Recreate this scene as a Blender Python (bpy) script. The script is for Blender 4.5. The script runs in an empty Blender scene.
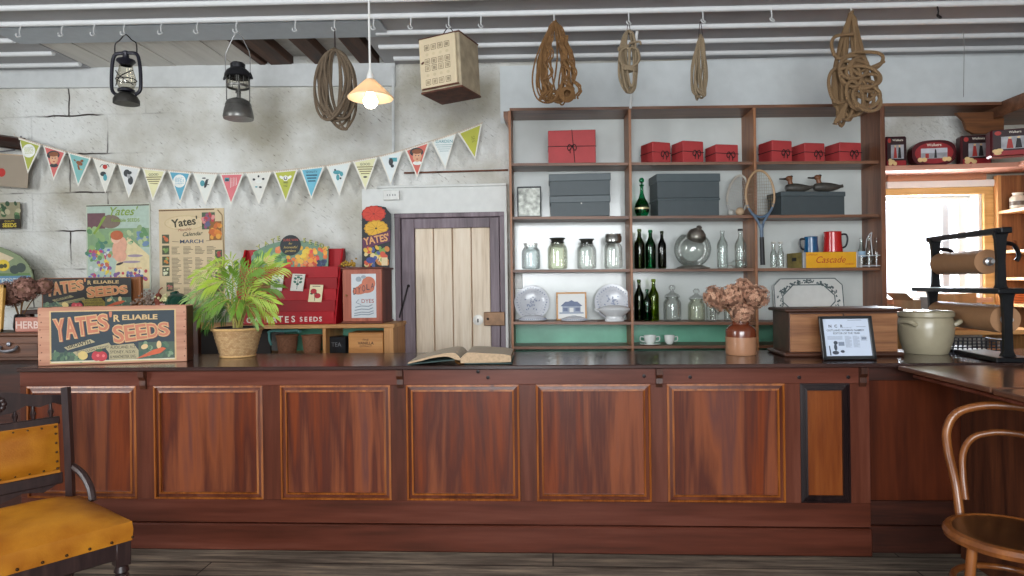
import bpy, math, random
from mathutils import Vector, Matrix, Euler
RND = random.Random(7)
SC = bpy.context.scene
COL = SC.collection
PI = math.pi
sin, cos = math.sin, math.cos
def R(d): return math.radians(d)

# ------------------------------------------------------------------ camera
F, YAW, ROLL, EYE, CY = 650.0, R(3.3), 0.013, 1.375, 282.5
R0 = Vector((cos(YAW), sin(YAW), 0)); FW = Vector((-sin(YAW), cos(YAW), 0)); U0 = Vector((0, 0, 1))
CR = R0*cos(ROLL) - U0*sin(ROLL); CU = U0*cos(ROLL) + R0*sin(ROLL)
def ray(px, py):
    du, dv = px-512, CY-py
    return R0*(du*cos(ROLL)+dv*sin(ROLL))/F + U0*(-du*sin(ROLL)+dv*cos(ROLL))/F + FW
def P(px, py, Y):                      # point of a sight line on the upright plane y = Y
    r = ray(px, py); k = Y/r.y
    return Vector((r.x*k, Y, EYE+r.z*k))
def Q(px, py, z):                      # point of a sight line on the level plane z
    r = ray(px, py); k = (z-EYE)/r.z
    return Vector((r.x*k, r.y*k, z))
def W(px0, px1, Y, py=288): return P(px1, py, Y).x-P(px0, py, Y).x
def H(py0, py1, Y, px=512): return P(px, py0, Y).z-P(px, py1, Y).z

# ------------------------------------------------------------------ mesh builder
class MB:
    def __init__(s):
        s.V = []; s.F = []; s.MI = []; s.SM = []; s.mats = []; s.M = Matrix.Identity(4); s.cur = 0
    def use(s, m):
        if m not in s.mats: s.mats.append(m)
        s.cur = s.mats.index(m); return s
    def at(s, loc=(0, 0, 0), rot=(0, 0, 0), sc=None):
        s.M = Matrix.Translation(loc) @ Euler(rot).to_matrix().to_4x4()
        if sc: s.M = s.M @ Matrix.Diagonal((sc[0], sc[1], sc[2], 1))
        return s
    def add(s, vs, fs, smooth=False):
        n = len(s.V); M = s.M
        s.V += [tuple(M @ Vector(v)) for v in vs]
        for f in fs:
            s.F.append(tuple(i+n for i in f)); s.MI.append(s.cur); s.SM.append(smooth)
        return s
    def box(s, c, d, b=0.0, rot=None):
        hx, hy, hz = d[0]/2, d[1]/2, d[2]/2
        b = min(b, hx*.9, hy*.9, hz*.9)
        vs, fs = [], []
        if b <= 0:
            vs = [(x*hx, y*hy, z*hz) for x in (-1, 1) for y in (-1, 1) for z in (-1, 1)]
            fs = [(0, 1, 3, 2), (4, 6, 7, 5), (0, 4, 5, 1), (2, 3, 7, 6), (0, 2, 6, 4), (1, 5, 7, 3)]
        else:
            idx = {}
            for x in (-1, 1):
                for y in (-1, 1):
                    for z in (-1, 1):
                        for a in range(3):
                            q = [x*(hx-b), y*(hy-b), z*(hz-b)]
                            q[a] = (x*hx, y*hy, z*hz)[a]
                            idx[(x, y, z, a)] = len(vs); vs.append(tuple(q))
            for a in range(3):
                o = [k for k in range(3) if k != a]
                for sg in (-1, 1):
                    ring = []
                    for u, v in ((-1, -1), (1, -1), (1, 1), (-1, 1)):
                        k = [0, 0, 0]; k[a] = sg; k[o[0]] = u; k[o[1]] = v
                        ring.append(idx[(k[0], k[1], k[2], a)])
                    if (sg > 0) != (a != 1): ring.reverse()
                    fs.append(tuple(ring))
            for a in range(3):          # edges along axis a
                o = [k for k in range(3) if k != a]
                for u in (-1, 1):
                    for v in (-1, 1):
                        k0 = [0, 0, 0]; k0[o[0]] = u; k0[o[1]] = v; k0[a] = -1
                        k1 = list(k0); k1[a] = 1
                        q = [idx[(*k0, o[0])], idx[(*k1, o[0])], idx[(*k1, o[1])], idx[(*k0, o[1])]]
                        flip = (u*v > 0)
                        if a == 1: flip = not flip
                        if flip: q.reverse()
                        fs.append(tuple(q))
            for x in (-1, 1):
                for y in (-1, 1):
                    for z in (-1, 1):
                        t = [idx[(x, y, z, 0)], idx[(x, y, z, 1)], idx[(x, y, z, 2)]]
                        if x*y*z < 0: t.reverse()
                        fs.append(tuple(t))
        if rot:
            Rm = Euler(rot).to_matrix(); vs = [tuple(Rm @ Vector(v)) for v in vs]
        vs = [(v[0]+c[0], v[1]+c[1], v[2]+c[2]) for v in vs]
        return s.add(vs, fs)
    def bx(s, x0, x1, y0, y1, z0, z1, b=0.0):
        return s.box(((x0+x1)/2, (y0+y1)/2, (z0+z1)/2), (abs(x1-x0), abs(y1-y0), abs(z1-z0)), b)
    def lathe(s, prof, n=24, c=(0, 0, 0), smooth=True, sx=1.0, sy=1.0):
        vs, fs, rows = [], [], []
        for r, z in prof:
            if r < 1e-6:
                rows.append([len(vs)]); vs.append((c[0], c[1], c[2]+z))
            else:
                rows.append(list(range(len(vs), len(vs)+n)))
                for i in range(n):
                    a = 2*PI*i/n
                    vs.append((c[0]+sx*r*cos(a), c[1]+sy*r*sin(a), c[2]+z))
        for A, B in zip(rows, rows[1:]):
            for i in range(n):
                j = (i+1) % n
                if len(A) == 1 and len(B) == 1: continue
                if len(A) == 1: fs.append((A[0], B[j], B[i]))
                elif len(B) == 1: fs.append((A[i], A[j], B[0]))
                else: fs.append((A[i], A[j], B[j], B[i]))
        return s.add(vs, fs, smooth)
    def tube(s, pts, r, n=8, closed=False, cap=True, smooth=True, flat=1.0):
        pts = [Vector(p) for p in pts]; m = len(pts)
        if m < 2: return s
        rr = r if isinstance(r, (list, tuple)) else [r]*m
        tang = []
        for i in range(m):
            a = pts[(i-1) % m] if (closed or i > 0) else pts[i]
            b = pts[(i+1) % m] if (closed or i < m-1) else pts[i]
            t = (b-a); tang.append(t.normalized() if t.length > 1e-9 else Vector((0, 0, 1)))
        up = Vector((0, 1, 0)) if abs(tang[0].y) < .9 else Vector((1, 0, 0))
        nrm = (up-tang[0]*up.dot(tang[0])).normalized()
        vs, fs = [], []
        for i in range(m):
            nrm = (nrm-tang[i]*nrm.dot(tang[i]))
            nrm = nrm.normalized() if nrm.length > 1e-6 else tang[i].orthogonal().normalized()
            bn = tang[i].cross(nrm)
            for k in range(n):
                a = 2*PI*k/n
                vs.append(tuple(pts[i]+(nrm*cos(a)*flat+bn*sin(a))*rr[i]))
        for i in range(m if closed else m-1):
            A, B = i*n, ((i+1) % m)*n
            for k in range(n):
                k2 = (k+1) % n
                fs.append((A+k, A+k2, B+k2, B+k))
        if cap and not closed:
            fs.append(tuple(range(n-1, -1, -1))); fs.append(tuple((m-1)*n+k for k in range(n)))
        return s.add(vs, fs, smooth)
    def cyl(s, p0, p1, r, r2=None, n=16, smooth=True):
        return s.tube([p0, p1], [r, r if r2 is None else r2], n, smooth=smooth)
    def ball(s, c, r, nu=12, nv=8):
        r = (r, r, r) if not isinstance(r, (tuple, list)) else r
        vs = [(c[0], c[1], c[2]-r[2])]; fs = []
        for j in range(1, nv):
            b = -PI/2+PI*j/nv
            for i in range(nu):
                a = 2*PI*i/nu
                vs.append((c[0]+r[0]*cos(b)*cos(a), c[1]+r[1]*cos(b)*sin(a), c[2]+r[2]*sin(b)))
        vs.append((c[0], c[1], c[2]+r[2]))
        for i in range(nu):
            j = (i+1) % nu
            fs.append((0, 1+j, 1+i)); L = 1+(nv-2)*nu
            fs.append((L+i, L+j, len(vs)-1))
            for q in range(nv-2):
                A, B = 1+q*nu, 1+(q+1)*nu
                fs.append((A+i, A+j, B+j, B+i))
        return s.add(vs, fs, True)
    def prism(s, pts, y0, y1):          # outline in x,z (counter-clockwise seen from -y), from y0 (front) to y1
        n = len(pts)
        vs = [(x, y0, z) for x, z in pts]+[(x, y1, z) for x, z in pts]
        fs = [tuple(range(n)), tuple(range(2*n-1, n-1, -1))]
        for i in range(n):
            j = (i+1) % n; fs.append((i, i+n, j+n, j))
        return s.add(vs, fs)
    # --- flat printed artwork on a plane facing -y
    def poly(s, pts, lay=1):
        s.cnt = (getattr(s, 'cnt', 0)+1) % 24; d = lay*.0002+s.cnt*.000007      # no two inks in one plane
        return s.add([(x, -d, z) for x, z in pts], [tuple(range(len(pts)))])
    def rect(s, x0, z0, x1, z1, lay=1): return s.poly([(x0, z0), (x1, z0), (x1, z1), (x0, z1)], lay)
    def ell(s, cx, cz, rx, rz=None, lay=1, n=18, rot=0):
        rz = rx if rz is None else rz; c0, s0 = cos(rot), sin(rot); pts = []
        for i in range(n):
            a = 2*PI*i/n; x, z = rx*cos(a), rz*sin(a)
            pts.append((cx+x*c0-z*s0, cz+x*s0+z*c0))
        return s.poly(pts, lay)
    def line(s, pts, w, lay=1):
        for (x0, z0), (x1, z1) in zip(pts, pts[1:]):
            d = Vector((x1-x0, z1-z0))
            if d.length < 1e-9: continue
            d.normalize(); nx, nz = -d.y*w/2, d.x*w/2
            s.poly([(x0-nx, z0-nz), (x1-nx, z1-nz), (x1+nx, z1+nz), (x0+nx, z0+nz)], lay)
        return s
    def text(s, txt, x, z, size, lay=2, align='CENTER', bold=0.0, shear=0.0, rot=0.0, width=None, fit=None, depth=0):
        me = text_mesh(txt, bold, shear)
        vs = [v.co.copy() for v in me.vertices]
        if not vs: return s
        x0 = min(v.x for v in vs); x1 = max(v.x for v in vs)
        k = size*1.4; kx = size*1.4         # size = height of the capitals
        if width: kx = width/(x1-x0)
        off = {'CENTER': (x0+x1)/2, 'LEFT': x0, 'RIGHT': x1}[align]
        c0, s0 = cos(rot), sin(rot); out = []
        for v in vs:
            X, Z = (v.x-off)*kx, v.y*k
            if fit: Z += fit(X)
            out.append((x+X*c0-Z*s0, -lay*.0002-.00008-depth, z+X*s0+Z*c0))
        return s.add(out, [tuple(p.vertices) for p in me.polygons])
    def build(s, name, mat=None, parent=None, angle=40, kind=None):
        me = bpy.data.meshes.new(name)
        me.from_pydata(s.V, [], s.F)
        mats = s.mats or [mat or M_('grey', '808080')]
        if mat and not s.mats: mats = [mat]
        for m in mats: me.materials.append(m)
        me.polygons.foreach_set('material_index', s.MI)
        me.polygons.foreach_set('use_smooth', s.SM)
        me.update()
        if any(s.SM): me.set_sharp_from_angle(angle=R(angle))
        o = bpy.data.objects.new(name, me); COL.objects.link(o)
        if parent: o.parent = parent
        if kind: o['kind'] = kind
        return o
_TX = {}
def text_mesh(t, bold, shear):
    k = (t, bold, shear)
    if k not in _TX:
        cu = bpy.data.curves.new('lettering', 'FONT'); cu.body = t; cu.size = 1; cu.offset = bold; cu.shear = shear
        cu.resolution_u = 3
        ob = bpy.data.objects.new('lettering', cu)
        _TX[k] = bpy.data.meshes.new_from_object(ob)
        bpy.data.objects.remove(ob)
    return _TX[k]
def smooth_path(pts, k=6, closed=False):
    pts = [Vector(p) for p in pts]; n = len(pts); out = []
    for i in range(n if closed else n-1):
        g = lambda j: pts[j % n] if closed else pts[max(0, min(n-1, j))]
        a, b, c, d = g(i-1), g(i), g(i+1), g(i+2)
        for q in range(k):
            t = q/k
            out.append(.5*((2*b)+(c-a)*t+(2*a-5*b+4*c-d)*t*t+(3*b-a-3*c+d)*t*t*t))
    if not closed: out.append(pts[-1])
    return out
def thing(name, label, cat, loc=(0, 0, 0), rotz=0.0, group=None, rot=None):
    o = bpy.data.objects.new(name, None); COL.objects.link(o)
    o.empty_display_size = .05; o.location = loc; o.rotation_euler = rot or (0, 0, rotz)
    return tag(o, label, cat, group)
def tag(o, label, cat, group=None):
    o['label'] = label; o['category'] = cat
    if group: o['group'] = group
    return o
def place(o, loc, rotz=0.0, rot=None):
    o.location = loc; o.rotation_euler = rot or (0, 0, rotz); return o

# ------------------------------------------------------------------ materials
def lin(h):
    c = [int(h[i:i+2], 16)/255 for i in (0, 2, 4)]
    return tuple((x/12.92 if x <= .04045 else ((x+.055)/1.055)**2.4) for x in c)+(1,)
_M = {}
def _new(name):
    m = bpy.data.materials.new(name); m.use_nodes = True
    nt = m.node_tree; b = nt.nodes['Principled BSDF']
    return m, nt, b
def M_(name, col, rough=.6, metal=0.0, spec=.5, var=.12, nscale=18, bump=0.0, emit=None, coat=0.0):
    """plain paint, paper, cloth or metal with a little procedural unevenness"""
    if name in _M: return _M[name]
    m, nt, b = _new(name)
    N, L = nt.nodes.new, nt.links.new
    b.inputs['Roughness'].default_value = rough; b.inputs['Metallic'].default_value = metal
    b.inputs['Specular IOR Level'].default_value = spec
    if coat: b.inputs['Coat Weight'].default_value = coat
    c = lin(col)
    if var or bump:
        tc = N('ShaderNodeTexCoord'); nz = N('ShaderNodeTexNoise')
        nz.inputs['Scale'].default_value = nscale; nz.inputs['Detail'].default_value = 4
        L(tc.outputs['Object'], nz.inputs['Vector'])
        rp = N('ShaderNodeValToRGB'); e = rp.color_ramp.elements
        e[0].position = .3; e[1].position = .7
        e[0].color = tuple(x*(1-var) for x in c[:3])+(1,); e[1].color = tuple(min(1, x*(1+var)) for x in c[:3])+(1,)
        L(nz.outputs['Fac'], rp.inputs['Fac']); L(rp.outputs['Color'], b.inputs['Base Color'])
        if bump:
            bp = N('ShaderNodeBump'); bp.inputs['Strength'].default_value = bump; bp.inputs['Distance'].default_value = .01
            L(nz.outputs['Fac'], bp.inputs['Height']); L(bp.outputs['Normal'], b.inputs['Normal'])
    else: b.inputs['Base Color'].default_value = c
    if emit:
        b.inputs['Emission Color'].default_value = c; b.inputs['Emission Strength'].default_value = emit
    _M[name] = m; return m
def wood(name, cols, axis='z', rough=.4, scale=1.0, bump=.15, coat=0.0, stretch=14, fine_mix=.3, spec=.5):
    """grain stretched along an axis; cols = dark .. light"""
    if name in _M: return _M[name]
    m, nt, b = _new(name); N, L = nt.nodes.new, nt.links.new
    tc = N('ShaderNodeTexCoord'); mp = N('ShaderNodeMapping')
    k = {'x': (1, stretch, stretch), 'y': (stretch, 1, stretch), 'z': (stretch, stretch, 1)}[axis]
    mp.inputs['Scale'].default_value = tuple(q*scale for q in k)
    oi = N('ShaderNodeObjectInfo'); cb = N('ShaderNodeCombineXYZ')
    mul = N('ShaderNodeMath'); mul.operation = 'MULTIPLY'; mul.inputs[1].default_value = 37.0
    L(oi.outputs['Random'], mul.inputs[0])
    for i in range(3): L(mul.outputs[0], cb.inputs[i])
    L(cb.outputs[0], mp.inputs['Location'])
    L(tc.outputs['Object'], mp.inputs['Vector'])
    nz = N('ShaderNodeTexNoise'); nz.inputs['Scale'].default_value = 1.0; nz.inputs['Detail'].default_value = 6
    nz.inputs['Roughness'].default_value = .55; nz.inputs['Distortion'].default_value = .35
    L(mp.outputs[0], nz.inputs['Vector'])
    fine = N('ShaderNodeTexNoise'); fine.inputs['Scale'].default_value = 6.0; fine.inputs['Detail'].default_value = 3
    L(mp.outputs[0], fine.inputs['Vector'])
    mx = N('ShaderNodeMix'); mx.data_type = 'FLOAT'; mx.inputs[0].default_value = fine_mix
    L(nz.outputs['Fac'], mx.inputs[2]); L(fine.outputs['Fac'], mx.inputs[3])
    rp = N('ShaderNodeValToRGB'); e = rp.color_ramp.elements
    n = len(cols)
    e[0].position = .33; e[1].position = .68
    e[0].color = lin(cols[0]); e[1].color = lin(cols[-1])
    for i in range(1, n-1):
        q = e.new(.33+.35*i/(n-1)); q.color = lin(cols[i])
    L(mx.outputs[0], rp.inputs['Fac']); L(rp.outputs['Color'], b.inputs['Base Color'])
    b.inputs['Roughness'].default_value = rough; b.inputs['Specular IOR Level'].default_value = spec
    if coat: b.inputs['Coat Weight'].default_value = coat; b.inputs['Coat Roughness'].default_value = .15
    if bump:
        bp = N('ShaderNodeBump'); bp.inputs['Strength'].default_value = bump; bp.inputs['Distance'].default_value = .004
        L(mx.outputs[0], bp.inputs['Height']); L(bp.outputs['Normal'], b.inputs['Normal'])
    _M[name] = m; return m
def glass(name, col='eef4f2', edge=.8, rough=.03):
    """clear or tinted hollow glass: see-through with fresnel reflections, denser at the rim"""
    if name in _M: return _M[name]
    m, nt, b = _new(name); N, L = nt.nodes.new, nt.links.new
    nt.nodes.remove(b); out = nt.nodes['Material Output']
    lw = N('ShaderNodeLayerWeight'); lw.inputs['Blend'].default_value = .35
    tr = N('ShaderNodeBsdfTransparent'); rp = N('ShaderNodeValToRGB')
    c = lin(col); e = rp.color_ramp.elements
    e[0].position = .2; e[1].position = .95
    e[0].color = c; e[1].color = tuple(x*edge for x in c[:3])+(1,)
    L(lw.outputs['Facing'], rp.inputs['Fac']); L(rp.outputs['Color'], tr.inputs['Color'])
    gl = N('ShaderNodeBsdfGlossy'); gl.inputs['Roughness'].default_value = rough
    mp = N('ShaderNodeMath'); mp.operation = 'MULTIPLY_ADD'; mp.inputs[1].default_value = .3; mp.inputs[2].default_value = .03
    L(lw.outputs['Fresnel'], mp.inputs[0])
    mx = N('ShaderNodeMixShader'); L(mp.outputs[0], mx.inputs[0]); L(tr.outputs[0], mx.inputs[1]); L(gl.outputs[0], mx.inputs[2])
    L(mx.outputs[0], out.inputs['Surface'])
    _M[name] = m; return m
def rope_mat(name, c1, c2):
    if name in _M: return _M[name]
    m, nt, b = _new(name); N, L = nt.nodes.new, nt.links.new
    tc = N('ShaderNodeTexCoord'); wv = N('ShaderNodeTexWave'); wv.wave_type = 'BANDS'; wv.bands_direction = 'DIAGONAL'
    wv.inputs['Scale'].default_value = 85; wv.inputs['Distortion'].default_value = 2.0; wv.inputs['Detail'].default_value = 2
    L(tc.outputs['Object'], wv.inputs['Vector'])
    rp = N('ShaderNodeValToRGB'); rp.color_ramp.elements[0].color = lin(c1); rp.color_ramp.elements[1].color = lin(c2)
    L(wv.outputs['Fac'], rp.inputs['Fac']); L(rp.outputs['Color'], b.inputs['Base Color'])
    bp = N('ShaderNodeBump'); bp.inputs['Strength'].default_value = .6; bp.inputs['Distance'].default_value = .004
    L(wv.outputs['Fac'], bp.inputs['Height']); L(bp.outputs['Normal'], b.inputs['Normal'])
    b.inputs['Roughness'].default_value = .9
    _M[name] = m; return m
def wicker_mat(name, c1, c2, sx=60, sz=60):
    if name in _M: return _M[name]
    m, nt, b = _new(name); N, L = nt.nodes.new, nt.links.new
    tc = N('ShaderNodeTexCoord'); ck = N('ShaderNodeTexBrick')
    sp = N('ShaderNodeSeparateXYZ'); L(tc.outputs['Object'], sp.inputs[0])
    at = N('ShaderNodeMath'); at.operation = 'ARCTAN2'; L(sp.outputs['Y'], at.inputs[0]); L(sp.outputs['X'], at.inputs[1])
    cb = N('ShaderNodeCombineXYZ'); L(at.outputs[0], cb.inputs[0])
    mz = N('ShaderNodeMath'); mz.operation = 'MULTIPLY'; mz.inputs[1].default_value = 11.0
    L(sp.outputs['Z'], mz.inputs[0]); L(mz.outputs[0], cb.inputs[1])
    L(cb.outputs[0], ck.inputs['Vector'])
    ck.inputs['Scale'].default_value = 10.0; ck.inputs['Mortar Size'].default_value = .06; ck.inputs['Mortar Smooth'].default_value = 1.0
    ck.inputs['Brick Width'].default_value = 1.2; ck.inputs['Row Height'].default_value = 1.0
    ck.inputs['Color1'].default_value = lin(c1); ck.inputs['Color2'].default_value = lin(c2)
    ck.inputs['Mortar'].default_value = tuple(x*.55 for x in lin(c1)[:3])+(1,)
    L(ck.outputs['Color'], b.inputs['Base Color'])
    bp = N('ShaderNodeBump'); bp.inputs['Strength'].default_value = .8; bp.inputs['Distance'].default_value = .006; bp.invert = True
    L(ck.outputs['Fac'], bp.inputs['Height']); L(bp.outputs['Normal'], b.inputs['Normal'])
    b.inputs['Roughness'].default_value = .75
    _M[name] = m; return m
def plaster(name, base, joint, speck, blocks=True):
    """lime-washed block wall: rough bumps, dark scratches, broken block joints"""
    m, nt, b = _new(name); N, L = nt.nodes.new, nt.links.new
    tc = N('ShaderNodeTexCoord'); sp = N('ShaderNodeSeparateXYZ'); L(tc.outputs['Object'], sp.inputs[0])
    cb = N('ShaderNodeCombineXYZ'); L(sp.outputs['X'], cb.inputs[0]); L(sp.outputs['Z'], cb.inputs[1])
    big = N('ShaderNodeTexNoise'); big.inputs['Scale'].default_value = 1.6; big.inputs['Detail'].default_value = 5
    L(cb.outputs[0], big.inputs['Vector'])
    r1 = N('ShaderNodeValToRGB'); e = r1.color_ramp.elements
    e[0].position = .36; e[1].position = .6
    e[0].color = lin(base[0]); e[1].color = lin(base[1])
    L(big.outputs['Fac'], r1.inputs['Fac'])
    # slanting scratches
    m0 = N('ShaderNodeMapping'); m0.inputs['Rotation'].default_value = (0, 0, R(38)); mp = N('ShaderNodeMapping'); mp.inputs['Scale'].default_value = (19, 75, 1)
    L(cb.outputs[0], m0.inputs['Vector']); L(m0.outputs[0], mp.inputs['Vector'])
    sc = N('ShaderNodeTexNoise'); sc.inputs['Scale'].default_value = 1.0; sc.inputs['Detail'].default_value = 3
    L(mp.outputs[0], sc.inputs['Vector'])
    r2 = N('ShaderNodeValToRGB'); e = r2.color_ramp.elements; e[0].position = .6; e[1].position = .72
    e[0].color = (0, 0, 0, 1); e[1].color = (1, 1, 1, 1)
    L(sc.outputs['Fac'], r2.inputs['Fac'])
    mx = N('ShaderNodeMix'); mx.data_type = 'RGBA'; mx.inputs[7].default_value = lin(speck)
    ms = N('ShaderNodeMath'); ms.operation = 'MULTIPLY'; ms.inputs[1].default_value = .7
    pn = N('ShaderNodeTexNoise'); pn.inputs['Scale'].default_value = 3.1; pn.inputs['Detail'].default_value = 4; L(cb.outputs[0], pn.inputs['Vector'])
    pr = N('ShaderNodeValToRGB'); pr.color_ramp.elements[0].position = .38; pr.color_ramp.elements[1].position = .62; L(pn.outputs['Fac'], pr.inputs['Fac'])
    pm = N('ShaderNodeMath'); pm.operation = 'MULTIPLY'; L(r2.outputs['Color'], pm.inputs[0]); L(pr.outputs['Color'], pm.inputs[1])
    L(pm.outputs[0], ms.inputs[0]); L(ms.outputs[0], mx.inputs[0]); L(r1.outputs['Color'], mx.inputs[6])
    col = mx.outputs[2]
    mid = N('ShaderNodeTexNoise'); mid.inputs['Scale'].default_value = 40; mid.inputs['Detail'].default_value = 6
    L(cb.outputs[0], mid.inputs['Vector'])
    hgt = mid.outputs['Fac']
    if blocks:
        br = N('ShaderNodeTexBrick'); br.inputs['Scale'].default_value = 1.0
        br.inputs['Brick Width'].default_value = .62; br.inputs['Row Height'].default_value = .3
        br.inputs['Mortar Size'].default_value = .007; br.inputs['Mortar Smooth'].default_value = .4
        wob = N('ShaderNodeMix'); wob.data_type = 'RGBA'; wob.inputs[0].default_value = .025
        w2 = N('ShaderNodeTexNoise'); w2.inputs['Scale'].default_value = 7
        L(cb.outputs[0], w2.inputs['Vector']); L(cb.outputs[0], wob.inputs[6]); L(w2.outputs['Color'], wob.inputs[7])
        L(wob.outputs[2], br.inputs['Vector'])
        gate = N('ShaderNodeTexNoise'); gate.inputs['Scale'].default_value = 2.3; gate.inputs['Detail'].default_value = 3
        L(cb.outputs[0], gate.inputs['Vector'])
        rg = N('ShaderNodeValToRGB'); rg.color_ramp.elements[0].position = .5; rg.color_ramp.elements[1].position = .6
        L(gate.outputs['Fac'], rg.inputs['Fac'])
        lt = N('ShaderNodeMath'); lt.operation = 'MULTIPLY_ADD'; lt.use_clamp = True
        lt.inputs[1].default_value = -1.2; lt.inputs[2].default_value = -3.4      # joints show more towards the left end
        L(sp.outputs['X'], lt.inputs[0])
        g2 = N('ShaderNodeMath'); g2.operation = 'MAXIMUM'; L(rg.outputs['Color'], g2.inputs[0]); g2.inputs[1].default_value = 0.12
        m1 = N('ShaderNodeMath'); m1.operation = 'MULTIPLY'; L(br.outputs['Fac'], m1.inputs[0]); L(g2.outputs[0], m1.inputs[1])
        m2 = N('ShaderNodeMath'); m2.operation = 'MULTIPLY'; L(m1.outputs[0], m2.inputs[0]); L(lt.outputs[0], m2.inputs[1])
        mj = N('ShaderNodeMix'); mj.data_type = 'RGBA'; mj.inputs[7].default_value = lin(joint)
        L(m2.outputs[0], mj.inputs[0]); L(col, mj.inputs[6]); col = mj.outputs[2]
        sb = N('ShaderNodeMath'); sb.operation = 'SUBTRACT'; L(hgt, sb.inputs[0]); L(m2.outputs[0], sb.inputs[1]); hgt = sb.outputs[0]
    L(col, b.inputs['Base Color'])
    bp = N('ShaderNodeBump'); bp.inputs['Strength'].default_value = .8; bp.inputs['Distance'].default_value = .016
    L(hgt, bp.inputs['Height']); L(bp.outputs['Normal'], b.inputs['Normal'])
    b.inputs['Roughness'].default_value = .8
    _M[name] = m; return m
# ================================================================== setting
def zc(x): return 3.068-.015*x
DARKW = wood('dark stained timber', ['1c0d08', '38190f', '53281a'], 'x', .42, 1.0, .15)
DARKZ = wood('dark stained upright timber', ['2a140c', '4a2616', '65371f'], 'z', .45, 1.0, .15)
SHELFX = wood('brown shelf timber', ['4c3020', '714a33', '8a6046'], 'x', .42, 1.2, .12)
SHELFZ = wood('brown upright timber', ['67402a', '8e5c3a', 'a8744a'], 'z', .45, 1.2, .12)
RED = wood('red mahogany', ['33180e', '582c1e', '714132'], 'z', .33, .4, .08, stretch=14, spec=.32)
PANELW = wood('figured mahogany panel', ['46190d', '753518', '4f271e', '80452a', '613830', '8c4c28'], 'z', .3, .3, .03, stretch=15, spec=.35, fine_mix=.14)
REDX = wood('red mahogany rail', ['31170d', '562a1d', '6d3d30'], 'x', .33, .4, .08, stretch=14, spec=.32)
GOLDW = wood('honey moulding timber', ['57280e', '8a4a18', 'a8642a'], 'z', .35, 1.5, .05)
BLACKW = wood('ebonised moulding', ['100a0a', '1e1314', '2a1c1a'], 'z', .4, 1.5, .05, spec=.25)
PINE = wood('pale pine', ['a87342', 'c9955c', 'dcae76'], 'x', .5, 1.0, .08)
PINEZ = wood('pale pine upright', ['a06a3c', 'c08a52', 'd4a46c'], 'z', .5, 1.0, .08)
BROWNZ = wood('brown board lining', ['5a3420', '84532f', '9c683f'], 'z', .5, 1.3, .1)
def slab(m, x0, x1, y0, y1, t, dz=0.0):
    vs = []
    for y in (y0, y1):
        for x in (x0, x1):
            vs += [(x, y, zc(x)+dz), (x, y, zc(x)+dz+t)]
    return m.add(vs, [(0, 2, 6, 4), (1, 5, 7, 3), (0, 1, 3, 2), (4, 6, 7, 5), (0, 4, 5, 1), (2, 3, 7, 6)])
def struct(o):
    o['kind'] = 'structure'; return o

XL, XR, YF, YB = -5.3, 3.62, -2.6, 5.0
# floor: weathered boards running along the counter
def floor_mat():
    m, nt, b = _new('weathered floorboards'); N, L = nt.nodes.new, nt.links.new
    tc = N('ShaderNodeTexCoord'); mp = N('ShaderNodeMapping'); mp.inputs['Scale'].default_value = (1.3, 16, 1)
    L(tc.outputs['Object'], mp.inputs['Vector'])
    nz = N('ShaderNodeTexNoise'); nz.inputs['Scale'].default_value = 1.6; nz.inputs['Detail'].default_value = 8; nz.inputs['Roughness'].default_value = .68
    L(mp.outputs[0], nz.inputs['Vector'])
    rp = N('ShaderNodeValToRGB'); e = rp.color_ramp.elements
    e[0].position = .32; e[1].position = .7; e[0].color = lin('3a3026'); e[1].color = lin('a8967f')
    q = e.new(.5); q.color = lin('6e6458')
    L(nz.outputs['Fac'], rp.inputs['Fac'])
    br = N('ShaderNodeTexBrick'); br.inputs['Scale'].default_value = 1; br.inputs['Brick Width'].default_value = 3.4; br.inputs['Row Height'].default_value = .15
    br.inputs['Mortar Size'].default_value = .004; br.inputs['Color1'].default_value = (1, 1, 1, 1); br.inputs['Color2'].default_value = (.72, .72, .72, 1)
    br.inputs['Mortar'].default_value = (.12, .1, .09, 1)
    L(tc.outputs['Object'], br.inputs['Vector'])
    mx = N('ShaderNodeMix'); mx.data_type = 'RGBA'; mx.blend_type = 'MULTIPLY'; mx.inputs[0].default_value = 1
    L(rp.outputs['Color'], mx.inputs[6]); L(br.outputs['Color'], mx.inputs[7]); L(mx.outputs[2], b.inputs['Base Color'])
    bp = N('ShaderNodeBump'); bp.inputs['Strength'].default_value = .4; bp.inputs['Distance'].default_value = .006
    L(nz.outputs['Fac'], bp.inputs['Height']); L(bp.outputs['Normal'], b.inputs['Normal'])
    b.inputs['Roughness'].default_value = .62
    return m
m = MB(); m.bx(XL, XR, YF, YB+.3, -.1, 0)
struct(m.build('floor', floor_mat()))

# back wall with the window opening
WX0, WX1 = P(884, 200, 5).x, P(979, 200, 5).x
WZ0, WZ1 = 1.22, P(930, 195, 5).z
WALL = plaster('limewashed blockwork', ('aaa596', 'dddedb'), '3c3430', '5c5448')
m = MB()
m.bx(XL, WX0, YB, YB+.28, 0, 3.6); m.bx(WX0, WX1, YB, YB+.28, 0, WZ0); m.bx(WX0, WX1, YB, YB+.28, WZ1, 3.6); m.bx(WX1, XR+.2, YB, YB+.28, 0, 3.6)
struct(m.build('wall_back', WALL))
SMOOTHW = M_('smooth painted wall', 'ccd1d2', .7, bump=.15, nscale=9, var=.05)
m = MB(); m.bx(-.36, XR, YB-.012, YB-.001, 2.6, 3.04); struct(m.build('trim_1', SMOOTHW))      # smooth band above the shelves
m = MB(); m.bx(XL-.2, XL, YF, YB+.28, 0, 3.6); struct(m.build('wall_left', M_('side wall paint', 'c9c8c2', .8)))
m = MB(); m.bx(XR, XR+.2, YF, YB+.28, 0, 3.6); struct(m.build('wall_right', M_('side wall paint', 'c9c8c2', .8)))
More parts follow.
